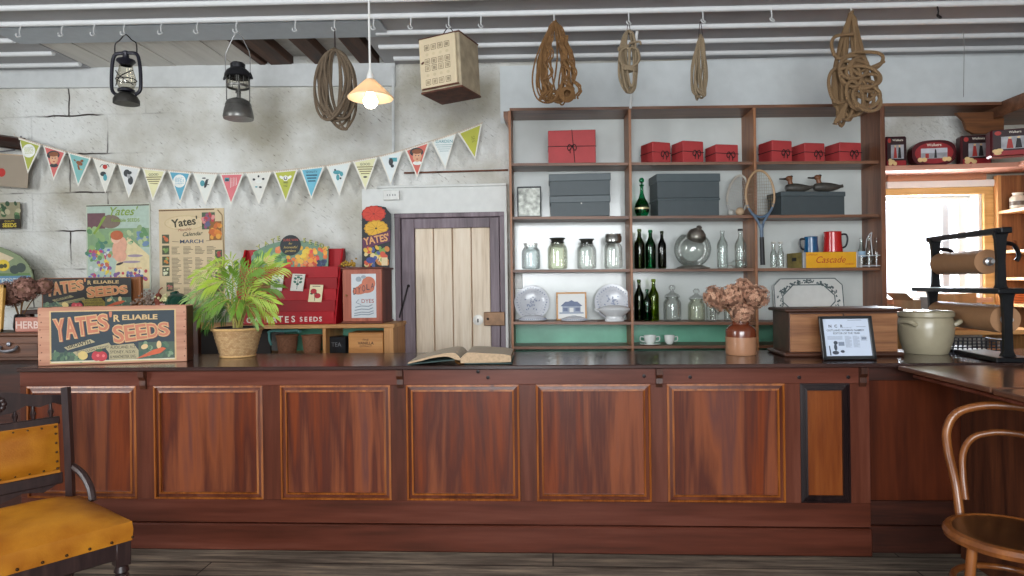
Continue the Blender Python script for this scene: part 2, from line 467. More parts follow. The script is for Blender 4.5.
# wall plate under the ceiling, left
PLATE = M_('white painted timber', 'c6c9c9', .55, var=.05, bump=.05)
m = MB(); zt = P(200, 69, 5).z
m.use(PLATE)
a, b_ = P(0, 70.5, 4.97), P(395, 70.5, 4.97); a2, b2 = P(0, 85, 4.97), P(395, 85.5, 4.97)
m.add([(XL, 4.97, a.z+.06), (b_.x, 4.97, b_.z+.06), (b_.x, 4.97, b2.z), (XL, 4.97, a2.z), (XL, 5, a.z+.06), (b_.x, 5, b_.z+.06), (b_.x, 5, b2.z), (XL, 5, a2.z)],
      [(0, 3, 2, 1), (0, 1, 5, 4), (3, 7, 6, 2), (1, 2, 6, 5)])
struct(m.build('trim_2'))

# ceiling: boards with rounded battens, plank patch and a hole to the rafters
CEIL = M_('shaded ceiling tone', 'a6a6a9', .6, var=.06, nscale=4)  # same paint as the battens, greyed to carry the shade on the boards
CEIL2 = wood('bare greyed ceiling planks', ['c2bfb9', 'd2cfc9', 'dcdad4'], 'y', .7, .5, .03)
BATT = M_('lit batten tone', 'dcdedf', .45, var=.03)  # same paint as the boards, brightened for the light the battens catch
HX0, HX1, PX0 = -2.24, -1.25, -3.62
m = MB().use(CEIL)
slab(m, XL, XR, YF, 4.40, .04); slab(m, XL, PX0, 4.40, 5.02, .04); slab(m, HX1, XR, 4.40, 5.02, .04)
ce = struct(m.build('ceiling'))
m = MB().use(CEIL2)
x = PX0; k = 0
while x < HX0-.01:
    x1 = min(x+.235, HX0); slab(m, x+.004, x1-.004, 4.402, 5.02, .03, .006+.003*(k % 2)); x = x1; k += 1
m.build('ceiling_plank', parent=ce)
m = MB().use(M_('flat ceiling sheet', 'b4bcc4', .55, var=.04))
slab(m, PX0-.1, HX1+.18, 4.13, 4.40, .012, -.014)
m.build('ceiling_sheet', parent=ce)
for y, segs in ((2.6, [(XL, XR)]), (2.85, [(XL, XR)]), (3.1, [(XL, XR)]), (3.35, [(XL, XR)]), (3.6, [(XL, XR)]), (3.83, [(XL, XR)]), (4.07, [(XL, XR)]),
                (4.345, [(XL, PX0-.1), (HX1+.1, XR)]), (4.605, [(XL, PX0-.02), (HX1+.05, XR)]), (4.85, [(XL, PX0), (HX1+.1, XR)])):
    for x0, x1 in segs:
        m = MB().use(BATT)
        m.tube([(x0, y, zc(x0)-.004), (x1, y, zc(x1)-.006)], .021, 10)
        m.build('ceiling_batten', parent=ce)
m = MB().use(M_('dark added roof slab', '3a3632', .8)); slab(m, XL, XR, YF, 5.25, .03, .34); m.build('added_roof_slab', parent=ce)  # unseen slab added to keep sky light out of the plank gaps
# rafters seen through the hole
RAFT = wood('old rafter timber', ['2a1a12', '4a2e1e', '5e3d29'], 'y', .7, .9, .2)
m = MB().use(M_('roof lining', 'b9b7b2', .7)); slab(m, HX0-.3, HX1+.3, 4.3, 5.02, .02, .075); m.build('roof_lining', parent=ce)
for x, w in ((HX0+.02, .05), (HX0+.17, .17), (HX0+.50, .13), (HX0+.865, .15)):
    m = MB().use(RAFT); m.box((x, 4.71, zc(x)+.04), (w, .62, .075), .004); m.build('rafter', parent=ce)

# door
DOORP = wood('worn purple-brown door paint', ['4c4046', '6f6068', '857780'], 'z', .5, .9, .12)
DBOARD = wood('cream tongue-and-groove board', ['c0ab90', 'dccbb4', 'e6d9c6'], 'z', .55, 1.0, .05)
dx0, dx1 = P(397, 260, 5).x, P(507, 260, 5).x
dz1 = P(450, 213, 4.95).z
dr = thing('door_1', 'cream boarded door in a worn purple frame behind the counter', 'door'); dr['kind'] = 'structure'
m = MB().use(DOORP)
m.bx(dx0, dx0+.045, 4.93, 5.0, 0, dz1, .004); m.bx(dx1-.05, dx1, 4.93, 5.0, 0, dz1, .004); m.bx(dx0-.002, dx1+.002, 4.927, 5.0, dz1-.035, dz1+.001, .004)
m.build('door_frame', parent=dr)
lx0, lx1 = dx0+.05, dx1-.055
bx0, bx1, bz1 = P(414.7, 260, 4.95).x, P(490.3, 260, 4.95).x, P(450, 228, 4.95).z
m = MB().use(DOORP)
m.bx(lx0, bx0, 4.945, 4.99, 0.02, dz1-.038, .003); m.bx(bx1, lx1, 4.945, 4.99, 0.02, dz1-.038, .003)
m.bx(bx0, bx1, 4.945, 4.99, bz1, dz1-.038, .003); m.bx(bx0, bx1, 4.945, 4.99, .02, .2, .003)
m.build('door_leaf', parent=dr)
w = (bx1-bx0)/4
for i in range(4):
    m = MB().use(DBOARD); m.bx(bx0+i*w+.003, bx0+(i+1)*w-.003, 4.958, 4.985, .2, bz1, .005); m.build('board', parent=dr)
m = MB().use(M_('door groove', '8a5c34', .8)); m.bx(bx0, bx1, 4.975, 4.984, .2, bz1); m.build('board_backing', parent=dr)
IRON = M_('dark iron', '2a2728', .5, .6, var=.2)
a, b_ = P(408, 286, 4.93), P(400, 318, 4.93)
m = MB().use(IRON); m.tube(smooth_path([(a.x, 4.945, a.z), (a.x-.005, 4.925, a.z-.02), ((a.x+b_.x)/2, 4.918, (a.z+b_.z)/2), (b_.x, 4.925, b_.z+.02), (b_.x, 4.945, b_.z)]), .006)
m.ball((a.x, 4.943, a.z), .012); m.ball((b_.x, 4.943, b_.z), .01); m.build('door_handle', parent=dr)
a, b_ = P(484, 312, 4.93), P(505, 325.5, 4.93)
m = MB().use(M_('rusty brass', '7d6048', .5, .5, var=.3)); m.bx(a.x, b_.x, 4.915, 4.946, b_.z, a.z, .004)
m.use(IRON).ball((a.x+.03, 4.913, (a.z+b_.z)/2), .01); m.build('door_lock', parent=dr)
a = P(478, 320, 4.95)
m = MB().use(M_('worn white metal', 'd8d4cc', .4, .1, var=.2)); m.at((a.x, 4.954, a.z), (PI/2, 0, 0)).lathe([(0, 0), (.04, 0), (.04, .006), (.028, .008), (0, .008)], 20)
m.use(IRON).at((a.x, 4.944, a.z)).box((0, 0, -.004), (.01, .004, .028)); m.build('keyhole_plate', parent=dr)
# boards round the door head and side, white
m = MB().use(M_('white trim board', 'd4d6d3', .55, var=.04))
a, b_ = P(362, 189, 4.97), P(507, 212, 4.97)
m.bx(a.x, b_.x, 4.96, 5.0, b_.z, a.z, .003); m.bx(a.x+.12, b_.x, 4.945, 5.0, a.z, a.z+.018, .003)
c = P(362, 320, 4.97); m.bx(a.x, dx0, 4.965, 5.0, 0, b_.z, .002)
m.bx(b_.x-.018, b_.x+.003, 4.92, 5.0, 0, b_.z, .002)
struct(m.build('trim_3'))

# window on the right: frame, sashes, sill
wn = thing('window_1', 'bright sash window with pale timber frame behind the paper rolls', 'window'); wn['kind'] = 'structure'
YEL = wood('varnished pine frame', ['b98a4a', 'd8ad6c', 'e3c084'], 'x', .45, 1.0, .04)
WHT = M_('white window paint', 'e8e8e4', .5, var=.02)
m = MB().use(YEL); t = .05
m.bx(WX0, WX1+.09, 4.97, 5.02, WZ1-.002, WZ1+.05, .004); m.bx(WX1+.012, WX1+.09, 4.965, 5.02, WZ0-.3, WZ1, .004)
m.build('window_frame', parent=wn)
m = MB().use(WHT); m.bx(WX0, WX1+.1, 4.95, 5.0, WZ1+.05, WZ1+.1, .004)
m.bx(WX1-.012, WX1+.012, 4.99, 5.1, WZ0, WZ1, .002); m.bx(WX1-.09, WX1-.035, 5.1, 5.14, WZ0, WZ1, .002); m.bx(WX1-.2, WX1-.14, 5.12, 5.15, WZ0, WZ1, .002)
m.bx(WX0, WX1, 5.096, 5.137, WZ1-.03, WZ1-.001, .002); zz = P(905, 250, 5.1).z; m.bx(WX0, WX1-.09, 5.1, 5.13, zz-.004, zz+.004, .001)
m.build('sash', parent=wn)
m = MB().use(glass('window glass', 'fafcff', .95)); m.bx(WX0, WX1, 5.115, 5.119, WZ0, WZ1); m.build('window_pane', parent=wn)
m = MB().use(wood('pinkish sill timber', ['a9785c', 'c89a7c', 'd9b094'], 'x', .5)); m.bx(WX0-.03, WX0+.3, 4.84, 5.1, WZ0-.04, WZ0, .004); m.bx(WX0+.28, WX1+.05, 4.93, 5.1, WZ0-.035, WZ0, .004)
m.build('window_sill', parent=wn)
TRIMZ = P(930, 174, 4.95).z
# pale board between the upper shelf and the window head
m = MB().use(wood('pale head board', ['9c6a4c', 'b98364', 'c99578'], 'x', .5))
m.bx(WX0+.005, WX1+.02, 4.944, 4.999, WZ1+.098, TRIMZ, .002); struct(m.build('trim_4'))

# ------------------------------------------------------------------ camera, light, sky
cam = bpy.data.cameras.new('camera'); cam.sensor_width = 36; cam.sensor_fit = 'HORIZONTAL'; cam.lens = F/1024*36
cam.shift_y = -(288-CY)/1024; cam.clip_start = .05
co = bpy.data.objects.new('camera', cam); COL.objects.link(co)
co.matrix_world = Matrix((( CR.x, CU.x, -FW.x, 0), (CR.y, CU.y, -FW.y, 0), (CR.z, CU.z, -FW.z, EYE), (0, 0, 0, 1)))
SC.camera = co
def area(name, loc, target, sx, sy, power, col):
    l = bpy.data.lights.new(name, 'AREA'); l.shape = 'RECTANGLE'; l.size = sx; l.size_y = sy; l.energy = power; l.color = col
    o = bpy.data.objects.new(name, l); COL.objects.link(o); o.location = loc
    o.rotation_euler = (Vector(target)-Vector(loc)).to_track_quat('-Z', 'Y').to_euler(); return o
area('side_window_daylight', (-5.1, .2, 2.25), (.3, 4.9, 1.5), 1.3, 1.4, 150, (.95, .98, 1))
area('shop_window_daylight', (.2, -2.4, 2.05), (.2, 5, 1.9), 3.4, 1.6, 270, (.93, .97, 1))
area('shop_door_daylight', (-.5, -2.4, 1.3), (-.2, 5, 1.4), 1.1, 2.0, 42, (.93, .97, 1))
area('back_window_daylight', ((WX0+WX1)/2, 5.3, (WZ0+WZ1)/2), ((WX0+WX1)/2-.5, 2.5, .4), WX1-WX0, WZ1-WZ0, 120, (.9, .95, 1))
w = bpy.data.worlds.new('overcast_sky'); SC.world = w; w.use_nodes = True
nt = w.node_tree; N, L = nt.nodes.new, nt.links.new
bg = nt.nodes['Background']; tc = N('ShaderNodeTexCoord'); sp = N('ShaderNodeSeparateXYZ'); L(tc.outputs['Generated'], sp.inputs[0])
rp = N('ShaderNodeValToRGB'); e = rp.color_ramp.elements
e[0].position = .45; e[1].position = .8; e[0].color = (.36, .38, .41, 1); e[1].color = (4.2, 4.4, 4.6, 1)
mr = N('ShaderNodeMapRange'); mr.inputs['From Min'].default_value = -1; L(sp.outputs['Y'], mr.inputs['Value'])
L(mr.outputs[0], rp.inputs['Fac']); L(rp.outputs['Color'], bg.inputs['Color'])
bg.inputs['Strength'].default_value = 1.0
SC.view_settings.view_transform = 'Standard'; SC.view_settings.look = 'None'; SC.view_settings.gamma = 1; SC.view_settings.use_curve_mapping = False
SC.view_settings.exposure = -0.06
SC.cycles.use_denoising = True
SC.cycles.max_bounces = 8; SC.cycles.transparent_max_bounces = 24
SC.cycles.sample_clamp_indirect = 6

# ================================================================== counter
CT = .955; DF = 3.287
ctop_mat = wood('dark polished counter top', ['1d1210', '34211d', '49322c'], 'x', .2, .6, .05, coat=.3)
x0, x1 = P(16, 372, DF).x, 3.25
m = MB().use(ctop_mat); m.bx(x0, x1, DF, 3.93, CT-.021, CT, .004)
tag(m.build('worktop'), 'long dark polished top of the panelled counter with crates and plants on it', 'counter top')
cb_ = thing('shop_counter', 'long panelled mahogany shop counter front with moulded panels', 'counter')
FY = 3.31
def cz(py, px=512): return P(px, py, FY).z
ztop = CT-.021; zp1 = cz(384.6); zp0 = cz(501); zb = cz(524.5)
xl, xr = P(20, 400, FY).x, P(870, 440, FY).x
panels = [(27, 136.5), (153.8, 263), (280.5, 390.8), (406.5, 519.6), (536.5, 651), (667.5, 785.2), (800.6, 850.4)]
pxs = [(P(a, 440, FY).x, P(b, 440, FY).x) for a, b in panels]
m = MB().use(REDX)
m.bx(xl, xr, FY, FY+.05, zp1, ztop, .002); m.bx(xl, xr, FY, FY+.05, zb, zp0, .002)
m.build('rail', parent=cb_)
m = MB().use(REDX); m.bx(xl-.005, xr, FY-.016, FY+.05, 0, zb-.004, .006); m.build('plinth', parent=cb_)
edges = [xl]+[e for p in pxs for e in p]+[xr]
for i in range(0, len(edges), 2):
    m = MB().use(RED); m.bx(edges[i], edges[i+1], FY, FY+.05, zp0, zp1, .0015); m.build('stile', parent=cb_)
def moulding(m, a, b, z0, z1, mats):
    # stepped picture-frame moulding made of three mitred rings
    rings = [(0, .01, -.004), (.01, .026, .004), (.026, .035, -.002)]
    for (o0, o1, y), mt in zip(rings, mats):
        m.use(mt)
        A = [(a+o0, z0+o0), (b-o0, z0+o0), (b-o0, z1-o0), (a+o0, z1-o0)]
        B = [(a+o1, z0+o1), (b-o1, z0+o1), (b-o1, z1-o1), (a+o1, z1-o1)]
        for i in range(4):
            j = (i+1) % 4
            vs = [(A[i][0], FY+y+.003, A[i][1]), (A[j][0], FY+y+.003, A[j][1]), (B[j][0], FY+y, B[j][1]), (B[i][0], FY+y, B[i][1])]
            vs += [(v[0], FY+.03, v[2]) for v in vs]
            m.add(vs, [(0, 1, 2, 3), (0, 4, 5, 1), (2, 6, 7, 3)])
for i, (a, b_) in enumerate(pxs):
    m = MB(); moulding(m, a, b_, zp0, zp1, [BLACKW]*3 if i == 6 else [GOLDW, RED, GOLDW])
    o = m.build('panel_moulding', parent=cb_)
    if i == 6: o['label'] = 'black moulding round the narrow panel'
    m = MB().use(PANELW if i != 6 else wood('orange mahogany panel', ['54230a', '743812', '884a1c'], 'z', .32, .8, .06))
    m.bx(a+.03, b_-.03, FY+.012, FY+.03, zp0+.03, zp1-.03); m.build('panel', parent=cb_)
for px in (144, 400.5, 659, 862):
    x = P(px, 385, FY).x; m = MB().use(DARKZ)
    pass
    prof = [(0, 0), (-.032, 0), (-.03, -.03), (-.014, -.05), (-.016, -.075), (-.008, -.095), (0, -.095)]
    n = len(prof); w2 = .016
    vs = [(x-w2, FY+y, ztop+z) for y, z in prof]+[(x+w2, FY+y, ztop+z) for y, z in prof]
    m.add(vs, [tuple(range(n)), tuple(range(2*n-1, n-1, -1))]+[(i, i+n, (i+1) % n+n, (i+1) % n) for i in range(n)])
    m.build('bracket', parent=cb_)
for px, py in ((478, 371.5), (488, 377.5), (644, 376), (690, 377), (799, 377.3), (848, 377)):
    q = P(px, py, FY); m = MB().use(BLACKW); m.at((q.x, FY, q.z), (PI/2, 0, 0)).lathe([(0, 0), (.009, 0), (.009, .006), (0, .008)], 10); m.build('peg', parent=cb_)
# boarded section beyond the end post, set back
m = MB().use(wood('shade-darkened red boarding', ['32130b', '522412', '683018'], 'z', .42, .5, .06, stretch=12, spec=.2))  # darker colour stands in for the shade at this end
FY2 = FY+.05
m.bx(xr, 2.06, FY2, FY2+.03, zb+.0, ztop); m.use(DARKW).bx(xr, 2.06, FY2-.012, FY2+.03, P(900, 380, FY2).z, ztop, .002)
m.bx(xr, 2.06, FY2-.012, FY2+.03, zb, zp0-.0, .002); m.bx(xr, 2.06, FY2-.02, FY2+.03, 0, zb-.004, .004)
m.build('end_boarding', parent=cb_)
m = MB().use(DARKZ); m.bx(xl, xl+.03, FY+.03, 3.9, 0, ztop); m.bx(xl, 3.2, 3.88, 3.9, 0, ztop); m.build('carcass', parent=cb_)
o = MB().use(DARKW).bx(-4.3, xl-.01, 3.48, 4.18, 0, CT-.0005, .003).build('side_bench'); tag(o, 'dark bench at the far left end beyond the counter, under the drawer chest', 'bench')
# return counter with lifting flap, running towards the viewer on the right
rc = thing('return_counter', 'dark return counter on the right, running forward from the long counter', 'counter')
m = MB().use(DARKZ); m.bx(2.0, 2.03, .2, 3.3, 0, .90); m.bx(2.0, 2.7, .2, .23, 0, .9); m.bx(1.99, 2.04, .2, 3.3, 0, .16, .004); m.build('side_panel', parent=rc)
m = MB().use(REDX); m.bx(1.72, 1.78, .2, 3.2, .897, .914, .004); m.bx(1.78, 2.0, 2.9, 2.94, .88, .914, .004); m.build('batten', parent=rc)
ft = .945; fx = (Q(913, 369, ft).x+Q(990, 387.8, ft).x)/2
seam = Q(990, 387.8, ft).y
flapm = wood('worn polished flap top', ['3a2419', '5a3a2a', '74503e'], 'y', .28, .6, .03, coat=.55)
m = MB().use(flapm); m.bx(fx, 2.75, seam+.004, 3.28, ft-.022, ft, .004)
tag(m.build('flap_worktop'), 'lit wooden flap top where the long counter meets the return counter', 'counter top')
m = MB().use(flapm); m.bx(fx+.004, 2.75, .2, seam-.004, ft-.026, ft-.004, .004)
tag(m.build('return_worktop'), 'near end of the return counter top beyond the seam at right', 'counter top')
# ================================================================== wall shelving and what stands on it
SF = 4.69                                     # front edges of the shelves
SX0, SX1 = P(510.5, 200, SF).x, P(883, 200, SF).x
SHELF = []                                    # (z at left, z at right) of each shelf top
for a, b_ in ((108, 103.5), (162.4, 160), (216.3, 214), (269.6, 267.5), (321.6, 322.3), (346.6, 344.6)):
    SHELF.append((P(513, a, SF).z, P(865, b_, SF).z))
def sz(i, x):
    u = (x-P(513, 200, SF).x)/(P(865, 200, SF).x-P(513, 200, SF).x); return SHELF[i][0]*(1-u)+SHELF[i][1]*u
su = thing('shelving_unit', 'tall brown open shelving unit filled with boxes, jars and bottles behind the counter', 'shelves')
U = [P(510.7, 200, SF).x, P(631.3, 240, SF).x, P(756.2, 240, SF).x, P(884, 200, SF).x]
XE = P(1003, 101, SF).x
for i in range(6):
    m = MB().use(SHELFX); x0, x1 = U[0]-.0, (XE if i == 0 else U[3])
    yf = SF if i in (0, 4, 5) else SF+.03
    th = .02
    m.add([(x, y, sz(i, x)+dz) for y in (yf, 4.985) for x in (x0, x1) for dz in (-th, 0)],
          [(0, 2, 3, 1), (4, 5, 7, 6), (0, 4, 6, 2), (1, 3, 7, 5), (0, 1, 5, 4), (2, 6, 7, 3)])
    m.build('top_board' if i == 0 else 'shelf', parent=su)
for i in range(3):
    m = MB().use(SHELFZ); m.bx(U[i]-.009, U[i]+.009, SF-.002, 4.985, .3, sz(0, U[i])-.02, .001); m.build('upright', parent=su)
m = MB().use(wood('thick end post', ['573423', '7a4e36', '946246'], 'z', .45, .9, .2)); m.bx(U[3]-.02, U[3]+.012, SF-.003, 4.992, .3, sz(0, U[3])-.02, .002); m.build('end_post', parent=su)
GLOSSB = M_('pale glossy backing', 'c6cbc8', .16, var=.05, nscale=6, bump=.05, spec=.6)
GREENB = M_('sea green backing', '67a98d', .3, var=.12, nscale=7, spec=.5)
for i in range(3):
    m = MB().use(GLOSSB); m.bx(U[i], U[i+1], 4.975, 4.99, sz(4, U[i])-.02, sz(0, U[i])-.02); m.build('back_board', parent=su)
    m = MB().use(GREENB); m.bx(U[i], U[i+1], 4.97, 4.99, .3, sz(4, U[i])-.03); o = m.build('back_board', parent=su); o['label'] = 'sea green lower back board'
m = MB().use(SHELFX)                            # little corbel at the left end, scalloped one at the right
m.prism([(U[0]-.045, sz(0, U[0])-.02), (U[0]-.045, sz(0, U[0])-.06), (U[0]-.012, sz(0, U[0])-.12), (U[0]-.004, sz(0, U[0])-.12), (U[0]-.004, sz(0, U[0])-.02)], SF+.01, 4.9)
m.build('corbel', parent=su)
m = MB().use(wood('knotty corbel timber', ['4a2c18', '6d4324', '86562f'], 'x', .5, 1.2))
q = lambda px, py: (P(px, py, SF+.1).x, P(px, py, SF+.1).z)
m.prism([q(955, 113), q(963, 121), q(966, 130), q(973, 134), q(1003, 134), q(1003, 112)], SF+.09, SF+.115)
m.build('corbel', parent=su)
m = MB().use(M_('white strut', 'd9dbdb', .5)); a = P(637, 31, 4.37); b_ = P(630.5, 108, SF-.01)
m.tube([a, b_], .010, 6); tag(m.build('shelf_strut'), 'slanting white rod from ceiling to shelf top behind a rope hank', 'rod')
# shelf with the biscuit tins over the window, window light from below put into its pink colour
TS = P(925, 165, SF+.02).z
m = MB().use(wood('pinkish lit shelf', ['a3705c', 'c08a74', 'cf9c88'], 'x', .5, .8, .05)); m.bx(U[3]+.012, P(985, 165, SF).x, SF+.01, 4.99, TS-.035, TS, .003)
tag(m.build('window_shelf'), 'wooden shelf with painted-in pink light above the window holding red biscuit tins', 'shelf')

def onshelf(i, px, Y=4.78):
    x = P(px, 250, Y).x; return Vector((x, Y, sz(i, x)+.0005))
def scale_at(px, Y): return W(px-.5, px+.5, Y)
# --- red parcels tied with string
REDP = M_('red wrapping paper', 'aa383a', .6, var=.06, bump=.03)
REDL = M_('red wrapping paper side', '9c3436', .55, var=.06)
STR = M_('dark string', '2a1616', .8)
def parcel(label, px0, px1, pyt, i, Y=4.76, dep=.16, rz=0.0, seam=True, knot=(0.15, .35), group='red tied parcels', big=False):
    pc = (px0+px1)/2; base = onshelf(i, pc, Y+dep/2); w = (W(px0, px1, Y)-dep*abs(sin(rz)))/cos(rz)
    h = P(pc, pyt, Y).z-base.z
    t = thing('red_parcel', label, 'parcel', base, rz, group)
    m = MB().use(REDP); m.box((0, 0, h/2), (w, dep, h), .004)
    m.prism([(-w/2, h*.12), (-w/2+.03, h*.22), (-w/2+.0, h*.45)], -dep/2-.002, -dep/2) ; m.build('wrapping', parent=t)
    m = MB().use(STR); r = .0028; f = -dep/2-.001; e = .002
    zz = h*.52
    m.tube([(-w/2-e, f, zz), (w/2+e, f, zz-.004), (w/2+e, dep/2, zz), (-w/2-e, dep/2, zz)], r, 6, closed=True)
    if big: m.tube([(0.02, f, 0), (0.0, f, h+e), (0, dep/2, h+e), (.02, dep/2, 0)], r, 6, closed=True)
    kx, kz = knot[0]*w, zz-.003
    for s in (-1, 1):
        m.tube(smooth_path([(kx, f-.003, kz), (kx+s*.02, f-.008, kz+.012), (kx+s*.032, f-.006, kz-.012), (kx+s*.022, f-.005, kz-.03), (kx+s*.006, f-.004, kz-.012)]), r*1.1, 6)
        m.tube(smooth_path([(kx, f-.003, kz), (kx+s*.012, f-.006, kz-.025), (kx+s*.014, f-.004, kz-.05)]), r, 6)
    m.ball((kx, f-.004, kz), .007, 8, 6); m.build('string', parent=t); return t
parcel('large red parcel tied crosswise with string, alone on the upper left shelf', 549, 596.5, 130, 1, 4.74, .2, big=True, knot=(-.0, .3))
parcel('red parcel leftmost of the three in the middle top bay', 642.5, 671, 142, 1, rz=R(24))
parcel('red parcel second of three in the middle top bay', 673.5, 703.5, 141, 1, rz=R(20))
parcel('red parcel third of three in the middle top bay, beside the second upright', 708, 737.5, 144.5, 1, rz=R(14))
parcel('red parcel leftmost of the three in the right top bay', 761.5, 791, 140.5, 1, rz=R(18))
parcel('red parcel middle of the three in the right top bay', 795, 823, 143, 1, rz=R(14))
parcel('red parcel rightmost of the three, next to the thick end post', 829, 859, 142.5, 1, rz=R(14))
# --- grey storage boxes with lids
GREY = M_('slate grey card', '3f494d', .5, var=.05)
GREYL = M_('slate grey lid', '465155', .45, var=.05)
def greybox(label, px0, px1, pyt, z, Y, dep, rz=0.0, dot=False, lidh=.33):
    pc = (px0+px1)/2; w = (W(px0, px1, Y)-dep*abs(sin(rz)))/cos(rz); x = P(pc, 200, Y).x
    h = P(pc, pyt, Y).z-z
    t = thing('storage_box', label, 'box', (x, Y+dep/2, z), rz, 'grey lidded storage boxes')
    m = MB().use(GREY); m.box((0, 0, h*.5), (w-.012, dep-.012, h*.99), .002); m.build('box_body', parent=t)
    m = MB().use(GREYL); m.box((0, 0, h*(1-lidh/2)), (w, dep, h*lidh), .003); m.build('lid', parent=t)
    if dot:
        m = MB().use(M_('white dot', 'd8d8d4', .6)); m.at((.01, -dep/2-.001, h*.62), (PI/2, 0, 0)).lathe([(0, 0), (.005, 0), (0, .003)], 10); m.build('knob', parent=t)
    return z+h+.001
zb_ = onshelf(2, 580).z
z1 = greybox('lower slate grey storage box with a white dot, beside the metal tin', 549.5, 610.5, 195.5, zb_, 4.72, .24, dot=True)
greybox('upper slate grey storage box stacked beside the metal tin', 549, 611, 173.5, z1, 4.72, .24)
zb_ = onshelf(2, 690).z
z1 = greybox('lower slate grey storage box next to the green decanter', 653.5, 721, 198, zb_, 4.73, .22, R(6), lidh=.12)
greybox('upper slate grey storage box next to the green decanter', 653, 721.5, 173.5, z1, 4.73, .22, R(6))
zb_ = onshelf(2, 815).z
ztopd = greybox('single slate grey storage box with two carved ducks on it', 774, 848.5, 191.5, zb_, 4.73, .2, R(10), lidh=.2)
# --- metal tin
p = onshelf(2, 530, 4.8); w = W(518, 541, 4.74); h = P(530, 186.5, 4.74).z-p.z
t = thing('metal_tin', 'square tarnished silver tin with dark edges at the left end of a shelf', 'tin', p)
m = MB().use(M_('tarnished tinplate', '84867f', .4, .35, var=.6, nscale=26)); m.box((0, 0, h/2), (w, .1, h), .006); m.build('tin_body', parent=t)
m = MB().use(M_('dark tin edge', '26282a', .4, .4))
for s in (-1, 1): m.box((s*w/2, -.05, h/2), (.008, .008, h), .002)
m.box((0, 0, h-.004), (w+.006, .106, .012), .002); m.box((0, 0, .004), (w+.004, .104, .008), .002); m.build('edging', parent=t)

# --- jars and bottles
CLEAR = glass('clear glass', 'fbfcfb', .84); GREENISH = glass('pale greenish glass', 'fcfdf8', .88)
LIDD = M_('dull dark jar lid', '4a4c46', .35, .7); LIDS = M_('silver jar lid', 'a8a8a2', .25, .9, var=.2)
def jar(label, px0, px1, pyt, i, Y=4.78, lid='flare', mat=CLEAR, group='glass storage jars', name='glass_jar'):
    pc = (px0+px1)/2; p = onshelf(i, pc, Y); r = W(px0, px1, Y)/2; h = P(pc, pyt, Y).z-p.z
    t = thing(name, label, 'jar', p, 0, group)
    s = {'flare': .80, 'band': .74, 'knob': .62, 'open': .84}[lid]; sh = h*s
    m = MB().use(mat)
    out = [(0, .004), (r*.9, .004), (r*.99, .015), (r, .03), (r, sh-.045), (r*.96, sh-.025), (r*.8, sh-.008), (r*.7, sh), (r*.7, sh+.012)]
    inn = [(q*.93, z+.002) for q, z in reversed(out[1:])]+[(0, .012)]
    m.lathe(out+inn, 28); m.build('jar_body', parent=t)
    m = MB()
    if lid == 'flare': m.use(LIDD).lathe([(0, sh+.006), (r*.62, sh+.006), (r*.66, sh+.012), (r*.6, sh+.022), (r*.66, sh+.034), (r*.8, h-.006), (r*.78, h), (0, h)], 24)
    elif lid == 'band': m.use(LIDS).lathe([(0, sh), (r*.76, sh), (r*.92, sh+.012), (r*.92, h-.02), (r*.84, h-.012), (r*.84, h), (0, h)], 24)
    elif lid == 'open': m.use(CLEAR).lathe([(r*.7, sh+.012), (r*.78, sh+.014), (r*.78, h), (r*.66, h), (r*.66, sh+.012)], 24)
    else: m.use(CLEAR).lathe([(0, sh+.004), (r*.8, sh+.004), (r*.86, sh+.018), (r*.7, sh+.032), (r*.3, sh+.045), (r*.16, sh+.06), (r*.34, h-.03), (r*.38, h-.014), (r*.2, h), (0, h)], 24)
    m.build('jar_rim' if lid == 'open' else 'lid', parent=t); return t
t = jar('small square-shouldered glass jar at the left end of the jar shelf', 521.5, 540, 243, 3, lid='open', mat=glass('embossed glass', 'fafcfc', .8, .15))
jar('greenish glass jar with dark flared lid, second on the jar shelf', 547.5, 567.5, 238, 3, mat=GREENISH)
jar('glass jar with dark flared lid, third on the jar shelf', 577, 596.5, 239, 3)
jar('tall glass jar with banded silver lid next to the upright', 604, 622.5, 234, 3, lid='band')
jar('round glass jar with knobbed glass stopper, left of the pair', 662.5, 680.5, 271+14, 4, lid='knob')
jar('greenish glass jar with knobbed glass stopper, right of the pair', 687, 704.5, 288.5, 4, lid='knob', mat=GREENISH)
def bottle(label, px, wpx, pyt, base, Y, mat, neck=.34, sh=.58, group=None, cap=None, thick=False):
    p = base if isinstance(base, Vector) else onshelf(base, px, Y); r = W(px-wpx/2, px+wpx/2, Y)/2; h = P(px, pyt, Y).z-p.z
    t = thing('glass_bottle', label, 'bottle', p, 0, group)
    out = [(0, .006), (r*.85, .002), (r, .012), (r, h*sh), (r*.92, h*(sh+.07)), (r*.62, h*(sh+.15)), (r*neck*1.1, h*(sh+.23)), (r*neck, h*.93), (r*neck*1.25, h*.935), (r*neck*1.25, h*.985), (r*neck, h)]
    m = MB().use(mat); m.lathe(out, 20)
    m.lathe([(q*.86, max(z, .012)) for q, z in out[2:9]], 20)
    m.build('bottle_body', parent=t)
    if cap:
        m = MB().use(cap); m.lathe([(0, h-.002), (r*neck*1.3, h-.002), (r*neck*1.3, h+.012), (0, h+.014)], 14); m.build('bottle_cap', parent=t)
    return t
DG = glass('dark green bottle glass', '90a070', .5); TG = glass('bottle green glass', '40b088', .5); OG = glass('olive bottle glass', 'c2d078', .6); BK = glass('near black bottle glass', '707a58', .5)
g = 'green wine bottles on the jar shelf'
bottle('dark olive bottle leftmost of three beside the glass globe', 639.5, 10.5, 229, 3, 4.80, DG, group=g)
bottle('emerald green bottle in the middle of three beside the glass globe', 650.5, 10.5, 230, 3, 4.80, TG, group=g)
bottle('almost black bottle rightmost of three beside the glass globe', 662, 8.5, 231, 3, 4.80, BK, group=g)
g = 'green wine bottles on the tableware shelf'
